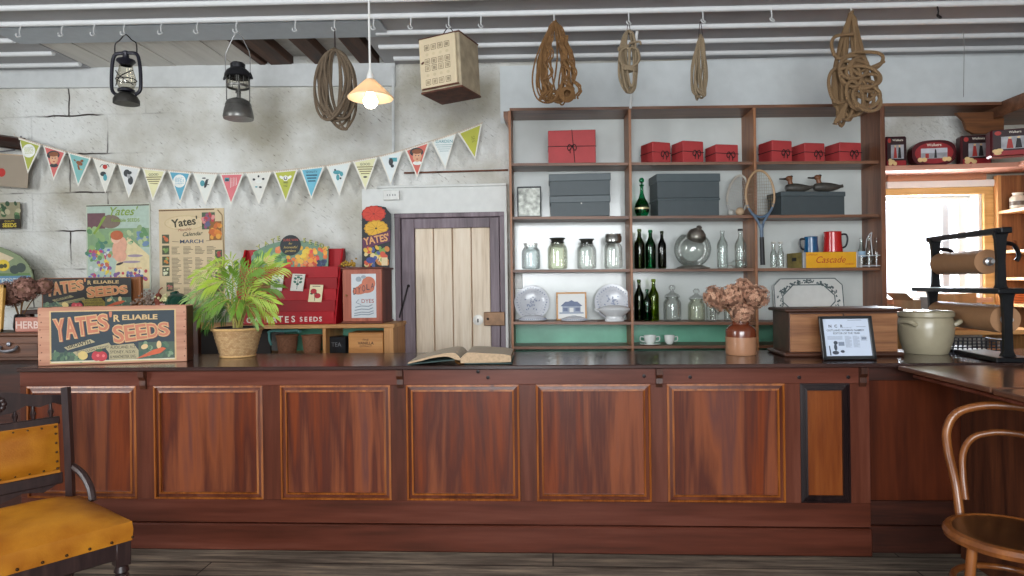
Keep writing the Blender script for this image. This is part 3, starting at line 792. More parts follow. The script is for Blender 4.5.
bottle('dark green bottle leftmost of three beside the stoppered jars', 638.5, 9.5, 279.5, 4, 4.82, DG, group=g)
bottle('short bright green bottle in the middle of three beside the stoppered jars', 646.5, 8, 289, 4, 4.78, TG, group=g)
bottle('olive green tall bottle nearest the stoppered jars', 653, 10.5, 279, 4, 4.80, OG, group=g)
CB = glass('old clear bottle glass', 'f8faf9', .8)
bottle('clear bottle standing just right of the glass globe', 722.5, 11, 230.5, 3, 4.80, CB, sh=.6, group='clear bottles on the jar shelf')
bottle('clear bottle with dark stopper beside the second upright', 740.5, 11.5, 230.5, 3, 4.82, CB, sh=.6, cap=M_('dark stopper', '2c2c2c', .5), group='clear bottles on the jar shelf')
t = thing('lying_bottle', 'clear bottle lying on its side in front of the standing bottles', 'bottle', onshelf(3, 737, 4.73), 0)
r = H(259.5, 268, 4.73, 737)/2
m = MB().use(CB); m.at((-W(728, 737, 4.73), 0, r), (0, PI/2, 0)); L_ = W(728, 746, 4.73)
m.lathe([(0, L_), (r*.9, L_), (r, L_-.01), (r, L_*.3), (r*.5, L_*.2), (r*.36, L_*.12), (r*.36, 0)], 18); m.build('bottle_body', parent=t)
# green decanter
p = onshelf(2, 642.5, 4.76); h = H(175.5, 215.5, 4.76, 642); r = W(635, 650, 4.76)/2
t = thing('decanter', 'emerald green round-bellied decanter with ball stopper', 'decanter', p)
EM = glass('emerald glass', '40b890', .55)
m = MB().use(EM); m.lathe([(0, .003), (r*.7, 0), (r*.95, h*.1), (r, h*.2), (r*.85, h*.32), (r*.45, h*.45), (r*.24, h*.58), (r*.2, h*.74), (r*.34, h*.78), (r*.3, h*.79)], 24)
m.lathe([(r*.85, h*.1), (r*.9, h*.2), (r*.75, h*.3), (r*.36, h*.45)], 24); m.build('decanter_body', parent=t)
m = MB().use(EM); m.ball((0, 0, h*.9), r*.36, 16, 10); m.cyl((0, 0, h*.76), (0, 0, h*.85), r*.14); m.build('stopper', parent=t)
m = MB().use(M_('gilt band', 'b9b08a', .3, .5)); m.lathe([(r*1.0, h*.17), (r*1.012, h*.2), (r*1.0, h*.215)], 24); m.build('band', parent=t)
# glass globe candy jar with tilted metal lid
p = onshelf(3, 692.5, 4.80); r = W(674, 711, 4.8)/2
t = thing('globe_jar', 'big spherical glass jar with tilted metal lid on a round base', 'jar', p)
m = MB().use(CLEAR)
prof = [(r*.55, .025)]+[(r*cos(a), r*.92+.02+r*sin(a)) for a in [R(q) for q in range(-62, 61, 9)]]
m.lathe(prof, 36); m.lathe([(q*.97, z) for q, z in prof], 36); m.build('globe', parent=t)
m = MB().use(M_('pewter', '9a948c', .32, .85, var=.3)); m.lathe([(0, 0), (r*.92, 0), (r*.9, .008), (r*.6, .022), (r*.5, .026), (0, .026)], 30); m.build('base', parent=t)
m = MB().use(_M['pewter']); m.at((.025, -.02, r*1.78), (R(22), R(14), 0)).lathe([(r*.46, -.03), (r*.5, -.02), (r*.52, 0), (r*.44, .03), (r*.26, .05), (r*.14, .058), (r*.16, .07), (r*.06, .08), (0, .08)], 28); m.build('lid', parent=t)
# second shelf bits: balls by the racket
for lb, px, py, rr in (('small tan ball beside the box stack', 740.5, 211.5, 4.3), ('small pale grey ball left of the tan one', 731.5, 212.5, 3.2)):
    rad = W(px-rr, px+rr, 4.76)/2; p = onshelf(2, px, 4.76)
    o = MB().use(M_('ball '+lb[6:9], 'b49a7c' if 'tan ball' in lb else 'a9aaa4', .7, bump=.1)).ball((0, 0, rad), rad, 16, 10).build('ball'); place(o, p); tag(o, lb, 'ball', 'balls by the rackets')
# rackets
def racket(label, pc, pt, pb, rx, ph, Y, tilt, fade):
    c = P(pc, (pt+pb)/2, Y); a, b_ = W(pc-rx, pc+rx, Y)/2, H(pt, pb, Y, pc)/2
    t = thing('tennis_racket', label, 'racket', c, rot=tilt)
    hoop = [(a*sin(q)*(1-.08*cos(q)), 0, b_*cos(q)) for q in [2*PI*k/40 for k in range(40)]]
    m = MB()
    m.use(M_('racket tan'+fade, 'a88a68' if not fade else 'b9b3a8', .45)).tube(hoop[:14]+[hoop[14]], .0085, 8); m.tube(hoop[26:]+[hoop[0]], .0085, 8)
    m.use(M_('racket blue'+fade, '51657a' if not fade else 'a8a9a6', .4)).tube(hoop[13:28], .0085, 8)
    m.build('hoop', parent=t)
    m = MB().use(M_('racket gut'+fade, '8f7f66' if not fade else 'bdbab2', .6)); n = 11
    for k in range(-n//2+1, n//2+1):
        x = a*k/(n/2+.5)*.95; zz = b_*math.sqrt(max(0, 1-(x/a)**2))*.97
        m.tube([(x, 0, -zz), (x, 0, zz)], .0009, 4)
    for k in range(-7, 8):
        z = b_*k/7.8; xx = a*math.sqrt(max(0, 1-(z/b_)**2))*.97
        m.tube([(-xx, .001, z), (xx, .001, z)], .0009, 4)
    m.build('strings', parent=t)
    if ph:
        L = H(pb, ph, Y, pc)
        m = MB().use(_M['racket blue'])
        for s in (-1, 1): m.tube(smooth_path([(s*a*.62, 0, -b_*.82), (s*.022, 0, -b_-.03), (s*.008, 0, -b_-.075)]), .009, 8)
        m.tube([(0, 0, -b_-.05), (0, 0, -b_-L*.45)], [.015, .013], 8); m.build('throat', parent=t)
        m = MB().use(M_('black grip', '1f2022', .6)); m.tube([(0, 0, -b_-L*.42), (0, 0, -b_-L+.006), (0, 0, -b_-L)], [.0155, .0165, .018], 8); m.build('grip', parent=t)
racket('old wooden tennis racket with black grip hung on the second upright', 760, 170.5, 217, 14.2, 265, SF-.02, (0, R(-1.5), 0), '')
racket('faded pale racket hoop leaning on the back board behind the hung racket', 738, 174.5, 215.5, 10.5, 0, 4.86, (R(-8), R(12), 0), 'p')
# carved ducks on the grey box
def duck(label, pc, px0, px1, Y):
    t = thing('carved_duck', label, 'duck decoy', (P(pc, 190, Y).x, Y, ztopd), R(-4), 'carved wooden ducks')
    w = W(px0, px1, Y)
    B = M_('dark carved wood', '3d3a35', .5, var=.3, nscale=40)
    m = MB().use(B); m.tube(smooth_path([(-w*.36, 0, .032), (-w*.2, 0, .036), (w*.1, 0, .034), (w*.38, 0, .034), (w*.58, 0, .04)]), [.012+.022*sin(PI*min(1, (k+3)/24)) for k in range(25)], 12)
    m.build('body', parent=t)
    m = MB().use(M_('rusty brown head', '6e4326', .45, var=.3)); hx = -w*.2
    m.tube(smooth_path([(hx+.01, 0, .045), (hx, 0, .075), (hx-.004, 0, .1)]), [.02]+[.016]*11+[.017], 10); m.ball((hx-.008, 0, .105), (.025, .02, .02)); m.build('head', parent=t)
    m = MB().use(M_('black bill', '1c1a18', .4)); m.tube([(hx-.028, 0, .104), (hx-.05, 0, .103), (hx-.075, 0, .105)], [.009, .006, .005], 8); m.ball((hx+.008, 0, .118), (.012, .012, .009)); m.build('bill', parent=t)
duck('carved duck with brown head, left one on the grey box', 796, 784, 812, 4.80)
duck('carved duck with brown head, right one on the grey box', 825, 812, 842, 4.78)
# crockery
CHINA = M_('blue-grey white china', 'c9ccd2', .2, var=.04, spec=.6)
BLUEP = M_('blue transfer print', '8790a6', .3, var=.2)
def plate(label, pc, py, rp, Y, lean):
    r = W(pc-rp, pc+rp, Y)/2; c = P(pc, py, Y); base = onshelf(4, pc, Y)
    t = thing('china_plate', label, 'plate', (c.x, Y, base.z+r*cos(lean)+.002), rot=(-lean, 0, 0))
    m = MB().use(CHINA).at((0, 0, 0), (PI/2, 0, 0)); m.lathe([(0, -.004), (r*.6, -.004), (r*.66, .002), (r*.98, .016), (r, .02), (r*.97, .02), (r*.66, .008), (r*.6, .003), (0, .003)], 40); m.build('plate_body', parent=t)
    m = MB().use(BLUEP)
    for k in range(34):
        a = 2*PI*k/34; q = r*(.84+.05*sin(5*a)); m.ell(q*cos(a), q*sin(a), r*.05, r*.03, 85, 8, a)
    for k in range(24): a = 2*PI*k/24; m.ell(r*.66*cos(a), r*.66*sin(a), r*.04, r*.018, 40, 6, a+PI/2)
    for k in range(26):
        a, q = RND.uniform(0, 2*PI), r*RND.uniform(.05, .5); m.ell(q*cos(a), q*sin(a), r*.06, r*.035, 30, 7, RND.uniform(0, 3))
    m.at((0, 0, 0)); m.build('printed_border', parent=t)
plate('patterned white china plate standing at the left end of the tableware shelf', 532, 305, 17.5, 4.86, R(14))
plate('patterned white china plate standing behind the tureen', 612.5, 304, 18.2, 4.88, R(12))
def dishcover(label, px0, px1, pyt, Y):
    pc = (px0+px1)/2; p = onshelf(4, pc, Y); r = W(px0, px1, Y)/2; h = P(pc, pyt, Y).z-p.z
    t = thing('china_dish', label, 'dish', p, 0, 'low blue and white dishes')
    m = MB().use(CHINA); m.lathe([(0, .0), (r*.8, 0), (r, .008), (r*.97, .014), (r*.86, h*.55), (r*.5, h*.82), (r*.2, h*.86), (r*.16, h), (0, h)], 32, sy=.7); m.build('dish_body', parent=t)
    m = MB().use(BLUEP)
    for k in range(40):
        a = 2*PI*k/40; q = r*.935; m.ball((q*cos(a), .7*q*sin(a), h*.32), (.006, .005, .004), 6, 4)
    m.build('printed_border', parent=t)
dishcover('low covered blue and white dish in front of the left plate', 518, 546, 314, 4.76)
dishcover('low blue and white dish in front of the framed house picture', 560, 586.5, 315.5, 4.74)
p = onshelf(4, 613.5, 4.76); r = W(596, 630, 4.76)/2; h = P(613, 305, 4.76).z-p.z
t = thing('tureen', 'white footed china tureen with side handle by the first upright', 'tureen', p)
m = MB().use(M_('plain white china', 'd3d5d6', .18, var=.02, spec=.6)); m.lathe([(0, 0), (r*.56, 0), (r*.58, .008), (r*.5, .02), (r*.5, h*.3), (r*.72, h*.45), (r*.96, h*.68), (r, h*.74), (r*.94, h*.8), (r*.8, h*.8)], 36, sy=.72); m.build('bowl', parent=t)
m = MB().use(_M['plain white china']); m.lathe([(r*.9, h*.79), (r*.86, h*.84), (r*.5, h*.96), (r*.1, h), (0, h)], 36, sy=.72); m.build('lid', parent=t)
for s in (-1, 1):
    m = MB().use(_M['plain white china']); m.tube(smooth_path([(s*r*.9, 0, h*.6), (s*r*1.08, 0, h*.66), (s*r*1.12, 0, h*.78), (s*r*.95, 0, h*.76)]), .006, 8); m.build('handle', parent=t)
# framed picture of a house
Y = 4.84; a, b_ = P(556.5, 321, Y), P(586.5, 292.5, Y); w, h = b_.x-a.x, b_.z-a.z
t = thing('framed_picture', 'small framed blue-ink picture of a house on the tableware shelf', 'picture', (a.x+w/2, Y, sz(4, a.x)), rot=(R(-6), 0, 0))
m = MB().use(PINE)
for q in ((-w/2, -w/2+.012, 0, h), (w/2-.012, w/2, 0, h), (-w/2, w/2, 0, .012), (-w/2, w/2, h-.012, h)): m.bx(q[0], q[1], -.008, .01, q[2], q[3], .001)
m.build('frame', parent=t)
m = MB().use(M_('drawing paper', 'dfe0de', .5, var=.01)).at((0, 0, 0)); m.rect(-w/2+.01, .01, w/2-.01, h-.01, 1)
I = M_('blue ink', '6a7590', .6); I2 = M_('pale blue ink', '9aa3b4', .6); u = w/30
m.use(I2).rect(-9*u, 8*u, 9*u, 14*u, 2).use(I).poly([(-11*u, 14*u), (11*u, 14*u), (6*u, 18.5*u), (-6*u, 18.5*u)], 3)
m.use(I).poly([(-4*u, 18*u), (4*u, 18*u), (0, 20*u)], 4)
for x in (-6, 6): m.use(I).rect((x-2.2)*u, 9*u, (x+2.2)*u, 12.5*u, 3)
m.use(M_('drawing paper', 'dfe0de')).rect(-2*u, 8*u, 2*u, 12.5*u, 4).use(I2).rect(-12*u, 6.5*u, 12*u, 8*u, 3)
m.build('picture_sheet', parent=t)
m = MB().use(M_('white plastic', 'd9dad6', .4)); a = P(518.5, 281, 4.97); m.at((a.x, 4.965, a.z)).box((0, 0, 0), (W(514.5, 522.5, 4.97), .02, H(273, 288, 4.97)), .004)
m.use(M_('switch rocker', 'e6e6e2', .3)).box((0, -.011, 0), (.015, .006, .03), .002)
tag(m.build('wall_switch'), 'white wall switch inside the left shelving bay above a plate', 'switch')
# cups on the lowest shelf
for lb, px0, px1, hs in (('white cup with handle on a saucer, left of two', 642.5, 655, -1), ('white teacup with handle, right of two on the lowest shelf', 663, 673.5, 1)):
    Y = 4.76; pc = (px0+px1)/2; p = onshelf(5, pc, Y); r = W(px0, px1, Y)/2; h = P(pc, 335.3, Y).z-p.z
    t = thing('teacup', lb, 'cup', p, 0, 'white teacups')
    CW = M_('cup china', 'd9ddd8', .2, var=.02)
    m = MB().use(CW); m.lathe([(0, .004), (r*.5, .004), (r*.7, .014), (r*.92, h*.5), (r, h), (r*.94, h), (r*.85, h*.5), (0, .015)], 24); m.build('cup_body', parent=t)
    for s in ((-1, 1) if hs < 0 else (1,)):
        m = MB().use(CW); m.tube(smooth_path([(s*r*.9, 0, h*.8), (s*r*1.5, 0, h*.85), (s*r*1.5, 0, h*.45), (s*r*.85, 0, h*.35)]), .004, 8); m.build('handle', parent=t)
    if hs < 0:
        o = MB().use(CW).lathe([(0, 0), (r*.9, 0), (r*1.7, .008), (r*1.7, .011), (r*.8, .004), (0, .004)], 28).build('saucer'); place(o, p); tag(o, 'white saucer under the left cup on the lowest shelf', 'saucer')
# drinking glasses
for k, (px, wp, pt, Y) in enumerate(((709, 9, 291, 4.82), (717, 8, 300, 4.76), (727, 9, 298, 4.74), (735.5, 8, 303, 4.78), (746, 9, 303, 4.76), (753, 7, 301, 4.82), (712, 7, 304, 4.72))):
    p = onshelf(4, px, Y); r = W(px-wp/2, px+wp/2, Y)/2; h = P(px, pt, Y).z-p.z
    m = MB().use(CLEAR)
    if k % 2 == 0: m.lathe([(0, .004), (r*.75, 0), (r*.8, .01), (r, h), (r*.94, h), (r*.74, .02), (0, .02)], 18)
    else: m.lathe([(0, .002), (r*.6, 0), (r*.6, .006), (r*.14, .012), (r*.14, h*.25), (r*.9, h*.5), (r, h*.75), (r*.86, h), (r*.8, h), (r*.92, h*.75), (r*.8, h*.5), (0, h*.3)], 18)
    o = m.build('drinking_glass'); place(o, p)
    tag(o, ['tall clear tumbler right beside the greenish stoppered jar', 'stemmed glass partly behind the pot, second glass from the stoppered jars', 'clear tumbler behind the dried flowers, third along the row',
            'stemmed glass hidden by the dried flower heads', 'clear tumbler right of the dried flowers', 'stemmed glass against the second upright', 'short clear tumbler in front of the tall one'][k], 'glass', 'clear drinking glasses')
# two small bottles, yellow crate, mugs, wire carrier
for lb, px in (('small clear bottle with white label, left of two by the yellow crate', 773.5), ('small clear bottle, right of two, touching the yellow crate', 780.5)):
    t = bottle(lb, px, 6.6, 243.5, 3, 4.76, CB, sh=.55, neck=.5, group='small clear bottles', cap=M_('pale cap', 'b9b6ac', .4))
Y = 4.73; a = P(801, 266.5, Y); b_ = P(857, 250.5, Y); w, h = b_.x-a.x, H(250.7, 266.5, Y, 829); rz = R(7)
p = onshelf(3, 826, Y+.12); t = thing('yellow_crate', 'yellow painted crate with red script lettering under two mugs', 'crate', (a.x+w/2, Y+.12, p.z), rz)
YC = M_('yellow crate paint', 'dda21e', .5, var=.06); OL = wood('olive end board', ['6f6230', '8c7c40', 'a08f50'], 'x', .6)
m = MB().use(YC); m.bx(-w/2, w/2, -.12, -.108, 0, h, .002); m.bx(-w/2, w/2, .108, .12, 0, h, .002); m.build('side_board', parent=t)
m = MB().use(OL); m.bx(-w/2-.012, -w/2, -.11, .11, 0, h, .002); m.use(IRON).box((-w/2-.013, 0, h*.58), (.004, .06, .025), .002); m.build('end_board', parent=t)
m = MB().use(OL); m.bx(w/2, w/2+.012, -.11, .11, 0, h, .002); m.bx(-w/2, w/2, -.108, .108, .0, .012); m.bx(-w/2, w/2, -.108, .108, h-.012, h-.002); m.build('end_board', parent=t)
m = MB().use(M_('grey corner strap', 'a9abae', .4, .5)); m.bx(-w/2-.012, -w/2+.01, -.124, -.1, 0, h, .002); m.build('corner_strap', parent=t); m = MB().use(_M['grey corner strap']); m.bx(w/2-.008, w/2+.014, -.124, -.1, 0, h, .002); m.build('corner_strap', parent=t)
m = MB().use(M_('red crate lettering', 'b1341f', .6)).at((0, -.1205, 0)); m.text('Cascade', .0, h*.32, h*.42, 1, shear=.35); m.text('COMPANY', -w*.36, h*.78, h*.11, 1); m.text('HOBART', w*.36, h*.18, h*.11, 1); m.build('lettering', parent=t)
crz = p.z+h
def mug(label, px0, px1, pyt, hs, Y, col):
    pc = (px0+px1)/2; r = W(px0, px1, Y)/2; h = P(pc, pyt, Y).z-crz
    t = thing('enamel_mug', label, 'mug', (P(pc, 245, Y).x, Y, crz+.001), 0, 'enamel mugs on the yellow crate')
    m = MB().use(M_('enamel '+col, col, .18, var=.08, spec=.6)); m.lathe([(0, .002), (r, .002), (r*1.0, .01), (r*.9, h*.6), (r*.9, h), (r*.86, h), (r*.86, .01), (0, .008)], 28)
    m.lathe([(r*.9, h-.006), (r*.94, h-.002), (r*.9, h+.001)], 28); m.build('mug_body', parent=t)
    m = MB().use(M_('dark enamel handle', '20242c', .25)); m.tube(smooth_path([(hs*r*.86, 0, h*.86), (hs*r*1.45, 0, h*.86), (hs*r*1.6, 0, h*.6), (hs*r*1.4, 0, h*.3), (hs*r*.95, 0, h*.2)]), .007, 8, flat=.7); m.build('handle', parent=t)
mug('blue enamel mug with dark handle on the yellow crate', 804, 818, 237, -1, 4.83, '14527c')
mug('large red enamel mug with dark handle on the yellow crate', 823.5, 842, 232, 1, 4.83, 'b81f22')
Y = 4.76; t = thing('wire_carrier', 'white wire bottle carrier holding clear bottles against the end post', 'bottle carrier', onshelf(3, 869, Y))
m = MB().use(M_('white wire', 'd5d6d8', .35, .3)); w = W(858, 881, Y); 
for z in (.012, .085):
    m.tube([(-w/2, -.05, z), (w/2, -.05, z), (w/2, .05, z), (-w/2, .05, z)], .003, 6, closed=True)
    for k in (-1, 0, 1): m.tube([(k*w/6, -.05, z), (k*w/6, .05, z)], .002, 6)
for x in (-w/2, -w/6, w/6, w/2):
    for y in (-.05, .05): m.tube([(x, y, .003), (x, y, .085)], .0025, 6)
m.tube(smooth_path([(0, -.05, .085), (.0, -.03, .2), (0.02, 0, .25), (0, .03, .2), (0, .05, .085)]), .003, 6); m.build('wire_frame', parent=t)
base = onshelf(3, 869, Y)
for lb, dx, pt in (('clear bottle with blue label at the left of the wire carrier', -.052, 238), ('clear tall bottle in the middle of the wire carrier', 0.0, 236), ('clear bottle at the right of the wire carrier', .052, 238)):
    q = base+Vector((dx, 0, .016)); px = 869+dx/W(868.5, 869.5, Y)
    tb = bottle(lb, px, 7, pt, q, Y, CB, sh=.5, neck=.45, group='bottles in the wire carrier')
    if dx < 0: m = MB().use(M_('pale blue label', '8fb0c8', .5)); m.lathe([(.0262, .06), (.0262, .1)], 18); m.build('bottle_label', parent=tb)
# serving platter
Y = 4.9; a, b_ = P(775, 322, Y), P(845, 277, Y); w = b_.x-a.x; zb_ = sz(4, a.x); h = b_.z-zb_
t = thing('serving_platter', 'large eight-sided white platter with dark transfer border behind the wooden box', 'platter', (a.x+w/2, Y, zb_+.001), rot=(R(-9), 0, 0))
def octo(w, h, c, z0): return [(-w/2+c, z0), (w/2-c, z0), (w/2, z0+c), (w/2, z0+h-c), (w/2-c, z0+h), (-w/2+c, z0+h), (-w/2, z0+h-c), (-w/2, z0+c)]
m = MB().use(M_('old ivory china', 'cfd0cc', .2, var=.04)); m.prism(octo(w, h, .055, 0), -.006, .012); m.build('platter_body', parent=t)
m = MB().use(M_('grey-blue transfer', '4c5a5c', .35, var=.2)).at((0, -.006, 0))
def outline(pts, wd, lay):
    m.line(pts+[pts[0]], wd, lay)
outline(octo(w-.012, h-.012, .05, .006), .007, 1); outline(octo(w*.74, h*.66, .08, h*.17), .008, 1)
for k in range(90):
    a_ = RND.uniform(0, 2*PI); q = RND.uniform(.8, .93); m.ell(w/2*q*cos(a_)*.96, h/2+h/2*q*sin(a_)*.94, .007, .0045, 2, 7, RND.uniform(0, 3))
for k in range(60):
    a_ = RND.uniform(R(20), R(160)); q = RND.uniform(.76, .92); m.ell(w/2*q*cos(a_)*.96, h/2+h/2*q*sin(a_), .009, .006, 3, 7, RND.uniform(0, 3))
m.build('printed_border', parent=t)
# --- biscuit tins on the window shelf
TIN = M_('deep red tin', '4a1018', .3, .2, var=.15); TIND = M_('dark tin print', '2c1418', .35); TR = M_('tin red panel', '8e2228', .35); CREAM = M_('biscuit cream', 'd8b880', .5)
GRAYB = M_('tin picture grey', '9a9ba0', .4, var=.3); WHL = M_('tin lettering white', 'e8e0d0', .5); BLK = M_('tin figure black', '18161a', .5); FIG = M_('tin figure red', 'a02c26', .5)
def tin(label, px0, px1, pyt, pyb, Y, kind, rz=0.0, dep=.08):
    a, b_ = P(px0, pyb, Y), P(px1, pyt, Y); w, h = b_.x-a.x, b_.z-TS-.001
    t = thing('biscuit_tin', label, 'biscuit tin', ((a.x+b_.x)/2, Y+dep/2, TS+.001), rz, 'red biscuit tins')
    m = MB().use(TIN)
    if kind == 'oval':
        pts = []
        for k in range(32):
            q = 2*PI*k/32; cx = w/2*abs(cos(q))**.7*(1 if cos(q) > 0 else -1); cz_ = h/2+h/2*abs(sin(q))**.7*(1 if sin(q) > 0 else -1); pts.append((cx, cz_))
        m.prism(pts, -dep/2, dep/2)
    else: m.box((0, 0, h/2), (w, dep, h), .01)
    m.build('tin_body', parent=t)
    m = MB().at((0, -dep/2-.0005, 0))
    if kind == 'oval':
        m.use(TR).ell(0, h/2, w*.44, h*.42, 1, 28); m.use(GRAYB).rect(-w*.3, h*.28, w*.3, h*.68, 2); m.use(M_('tin sky', 'b9bcc4', .5)).rect(-w*.3, h*.5, w*.3, h*.68, 3)
        m.use(BLK).poly([(0, h*.3), (w*.06, h*.3), (w*.05, h*.6), (w*.02, h*.66)], 4); m.use(FIG).rect(-w*.2, h*.3, -w*.12, h*.48, 4)
        for x in (-.32, -.22, .24, .33): m.use(CREAM).ell(x*w, h*.24, w*.06, h*.09, 5, 10)
        m.use(WHL).text('Walkers', 0, h*.76, h*.11, 4, bold=.01)
    else:
        m.use(TIND).rect(-w*.44, h*.03, w*.44, h*.97, 1); m.use(TR).rect(-w*.44, h*.03, w*.44, h*.2, 2)
        m.use(GRAYB).rect(-w*.26, h*.26, w*.34, h*.72, 3)
        m.use(FIG).poly([(-w*.14, h*.28), (w*.02, h*.28), (-w*.02, h*.62), (-w*.1, h*.64)], 4); m.use(BLK).poly([(w*.06, h*.28), (w*.22, h*.28), (w*.18, h*.62), (w*.1, h*.64)], 4)
        m.use(CREAM).ell(-w*.06, h*.67, w*.04, h*.035, 5, 10).ell(w*.14, h*.67, w*.04, h*.035, 5, 10)
        for x, z in ((-.3, .2), (-.18, .16), (-.3, .1), (-.08, .1)) if kind != 'figures' else ((-.38, .2), (-.34, .12), (-.3, .22)): m.use(CREAM).ell(x*w, z*h, w*.09, h*.07, 6, 10)
        m.use(FIG).ell(-w*.33, h*.86, w*.08, h*.08, 3, 12); m.use(WHL).text('Walkers', w*.06, h*.84, h*.08 if kind != 'slim' else h*.07, 3, bold=.01)
    m.build('tin_print', parent=t)
tin('narrow upright red biscuit tin next to the thick end post', 886, 907, 136, 165.5, 4.76, 'slim')
tin('oval red biscuit tin with a landscape picture', 914, 955.5, 139.5, 165.5, 4.75, 'oval', R(-6))
tin('square red biscuit tin with two figures and pale biscuits, right of the oval one', 963, 992, 134.5, 165.5, 4.74, 'rect', R(-8))
# ================================================================== right-hand shelves and paper rolls
rs = thing('side_shelves', 'pine shelves along the right wall beside the bright window', 'shelves')
SXF = 3.262
m = MB().use(BROWNZ); m.bx(SXF, XR, 4.93, 4.96, .3, P(993, 176, 4.95).z, .002); m.bx(XR-.03, XR-.001, 2.2, 4.95, .3, P(993, 176, 4.95).z); m.build('back_board', parent=rs)
m = MB().use(PINEZ); m.bx(SXF-.004, SXF+.022, 4.915, 4.962, .3, P(993, 176, 4.95).z, .002); m.build('upright', parent=rs)
SHZ = []
for py in (211.5, 251, 277.5, 303):
    z = P(993.5, py, 4.94).z; SHZ.append(z)
    m = MB().use(wood('pine shelf edge', ['b07a48', 'd09c64', 'e0b47c'], 'y', .5)); m.bx(SXF, XR-.03, 2.4, 4.93, z-.022, z, .002); m.build('shelf', parent=rs)
for y in (4.3, 3.6): 
    m = MB().use(PINEZ); m.bx(SXF+.03, XR-.03, y, y+.02, SHZ[3], SHZ[1]-.02, .001); m.build('divider', parent=rs)
zt_ = P(985, 175, SF).z
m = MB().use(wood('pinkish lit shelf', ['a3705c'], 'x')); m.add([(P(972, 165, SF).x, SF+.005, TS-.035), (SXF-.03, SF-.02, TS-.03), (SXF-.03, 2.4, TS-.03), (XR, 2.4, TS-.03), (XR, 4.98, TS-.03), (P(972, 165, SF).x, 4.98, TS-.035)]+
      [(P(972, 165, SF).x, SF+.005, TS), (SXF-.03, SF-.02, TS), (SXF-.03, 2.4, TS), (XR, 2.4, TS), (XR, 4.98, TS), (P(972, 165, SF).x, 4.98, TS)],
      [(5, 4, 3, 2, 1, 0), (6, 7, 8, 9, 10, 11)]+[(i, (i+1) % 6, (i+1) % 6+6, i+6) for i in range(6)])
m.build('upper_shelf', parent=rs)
m = MB().use(SHELFX); a = P(1002, 101, SF)
m.bx(a.x, XR, 2.4, SF+.3, a.z-.1, a.z, .004); m.build('head_beam', parent=rs)
# tin at far right, nearer on the side shelf
a = P(1011, 165, 4.45)
TSs = TS; tin('large red biscuit tin with two figures at the far right end of the shelf', 996, 1034, 128, 166, 4.42, 'figures', R(-16), .1)
# things on the side shelves
def small_pot(label, px, py_b, py_t, wpx, i, x, col, band=None):
    r_ = ray(px, py_b); k = (x)/r_.x; pos = Vector((x, r_.y*k, SHZ[i]+.001)); s = k/F
    t = thing('stoneware_jar', label, 'jar', pos, 0, 'small jars on the side shelves'); r = wpx/2*s; h = (py_b-py_t)*s
    m = MB().use(M_('pot '+col, col, .35, var=.1)); m.lathe([(0, 0), (r*.85, 0), (r, h*.12), (r, h*.68), (r*.75, h*.82), (r*.62, h*.86), (r*.7, h), (r*.55, h), (0, h*.8)], 22); m.build('jar_body', parent=t)
    if band: m = MB().use(M_('pot '+band, band, .4)); m.lathe([(r*1.005, h*.25), (r*1.005, h*.5)], 22); m.build('band', parent=t)
small_pot('cream stoneware jar with dark motif on the top side shelf', 1018, 207, 190, 14, 0, 3.36, 'd8cdb8', '6a5a4c')
small_pot('small pale jar on the second side shelf', 1001, 249, 238, 8, 1, 3.36, 'b9a98c')
small_pot('small brown jar on the second side shelf, nearer the frame edge', 1012, 249, 236, 9, 1, 3.38, '7a4a2c')
for k, (lb, px, c, hh) in enumerate((('stack of orange paper packets on the third side shelf', 1006, 'c8643c', .10), ('orange-red carton on the fourth side shelf', 1012, 'd8733c', .09))):
    r_ = ray(px, 272); x = 3.38; kk = x/r_.x
    o = MB().use(M_('packet '+c, c, .6)); 
    for q in range(5): o.box((0, 0, .01+q*hh/5), (.12-.004*(q % 2), .16, hh/5-.003), .002)
    o = o.build('paper_packet'); place(o, (x+.02, r_.y*kk, SHZ[2+k]+.001)); tag(o, lb, 'packet')
# white cards standing on the third shelf
for k, y in enumerate((3.95, 3.9, 3.85)):
    o = MB().use(M_('white card', 'd9d2c8', .6)).box((0, 0, .085), (.2, .006, .17), .001).build('file_card'); place(o, (3.42, y, SHZ[2]+.001)); tag(o, ['white card standing farthest back in the row on the third side shelf', 'white card in the middle of the row on the third side shelf', 'white card standing nearest in the row on the third side shelf'][k], 'card', 'white cards on the side shelf')
# bench below the window with packing clutter
t_ = thing('back_bench', 'low bench under the window behind the long counter', 'bench', (0, 0, 0))
BZ = 1.02
m = MB().use(PINE); m.bx(2.42, 3.25, 4.45, 4.95, BZ-.03, BZ, .003); m.build('bench_top', parent=t_)
for x in (2.46, 3.2):
    m = MB().use(PINEZ); m.bx(x-.03, x+.03, 4.5, 4.9, 0, BZ-.03, .003); m.build('leg', parent=t_)
def clutter(name, label, cat, px, py, Y, w, d, h, rz, col, fn=None):
    m = MB().use(M_(name+' '+col, col, .65, var=.12)); m.at((0, 0, 0)); m.box((0, 0, h/2), (w, d, h), .004)
    if fn: fn(m, w, d, h)
    o = m.build(name); x = P(px, py, Y).x; place(o, (x, Y, BZ+.001), rz); tag(o, label, cat)
def flaps(m, w, d, h):
    m.box((-w/2-.03, 0, h+.02), (.08, d, .004), 0, (0, R(40), 0)); m.box((w/2+.02, 0, h+.03), (.09, d, .004), 0, (0, R(-50), 0))
clutter('cardboard_box', 'open cardboard box under the window left of the paper stand', 'box', 913, 310, 4.72, .14, .2, .2, R(10), 'a5896a', flaps)
clutter('paper_bundle', 'grey paper bundle lying under the window', 'paper', 925, 312, 4.68, .1, .15, .22, R(-14), '8f8a86')
clutter('wooden_tray', 'tilted pale wooden tray on the bench under the window', 'tray', 955, 310, 4.65, .2, .16, .24, R(20), 'b98a5c')
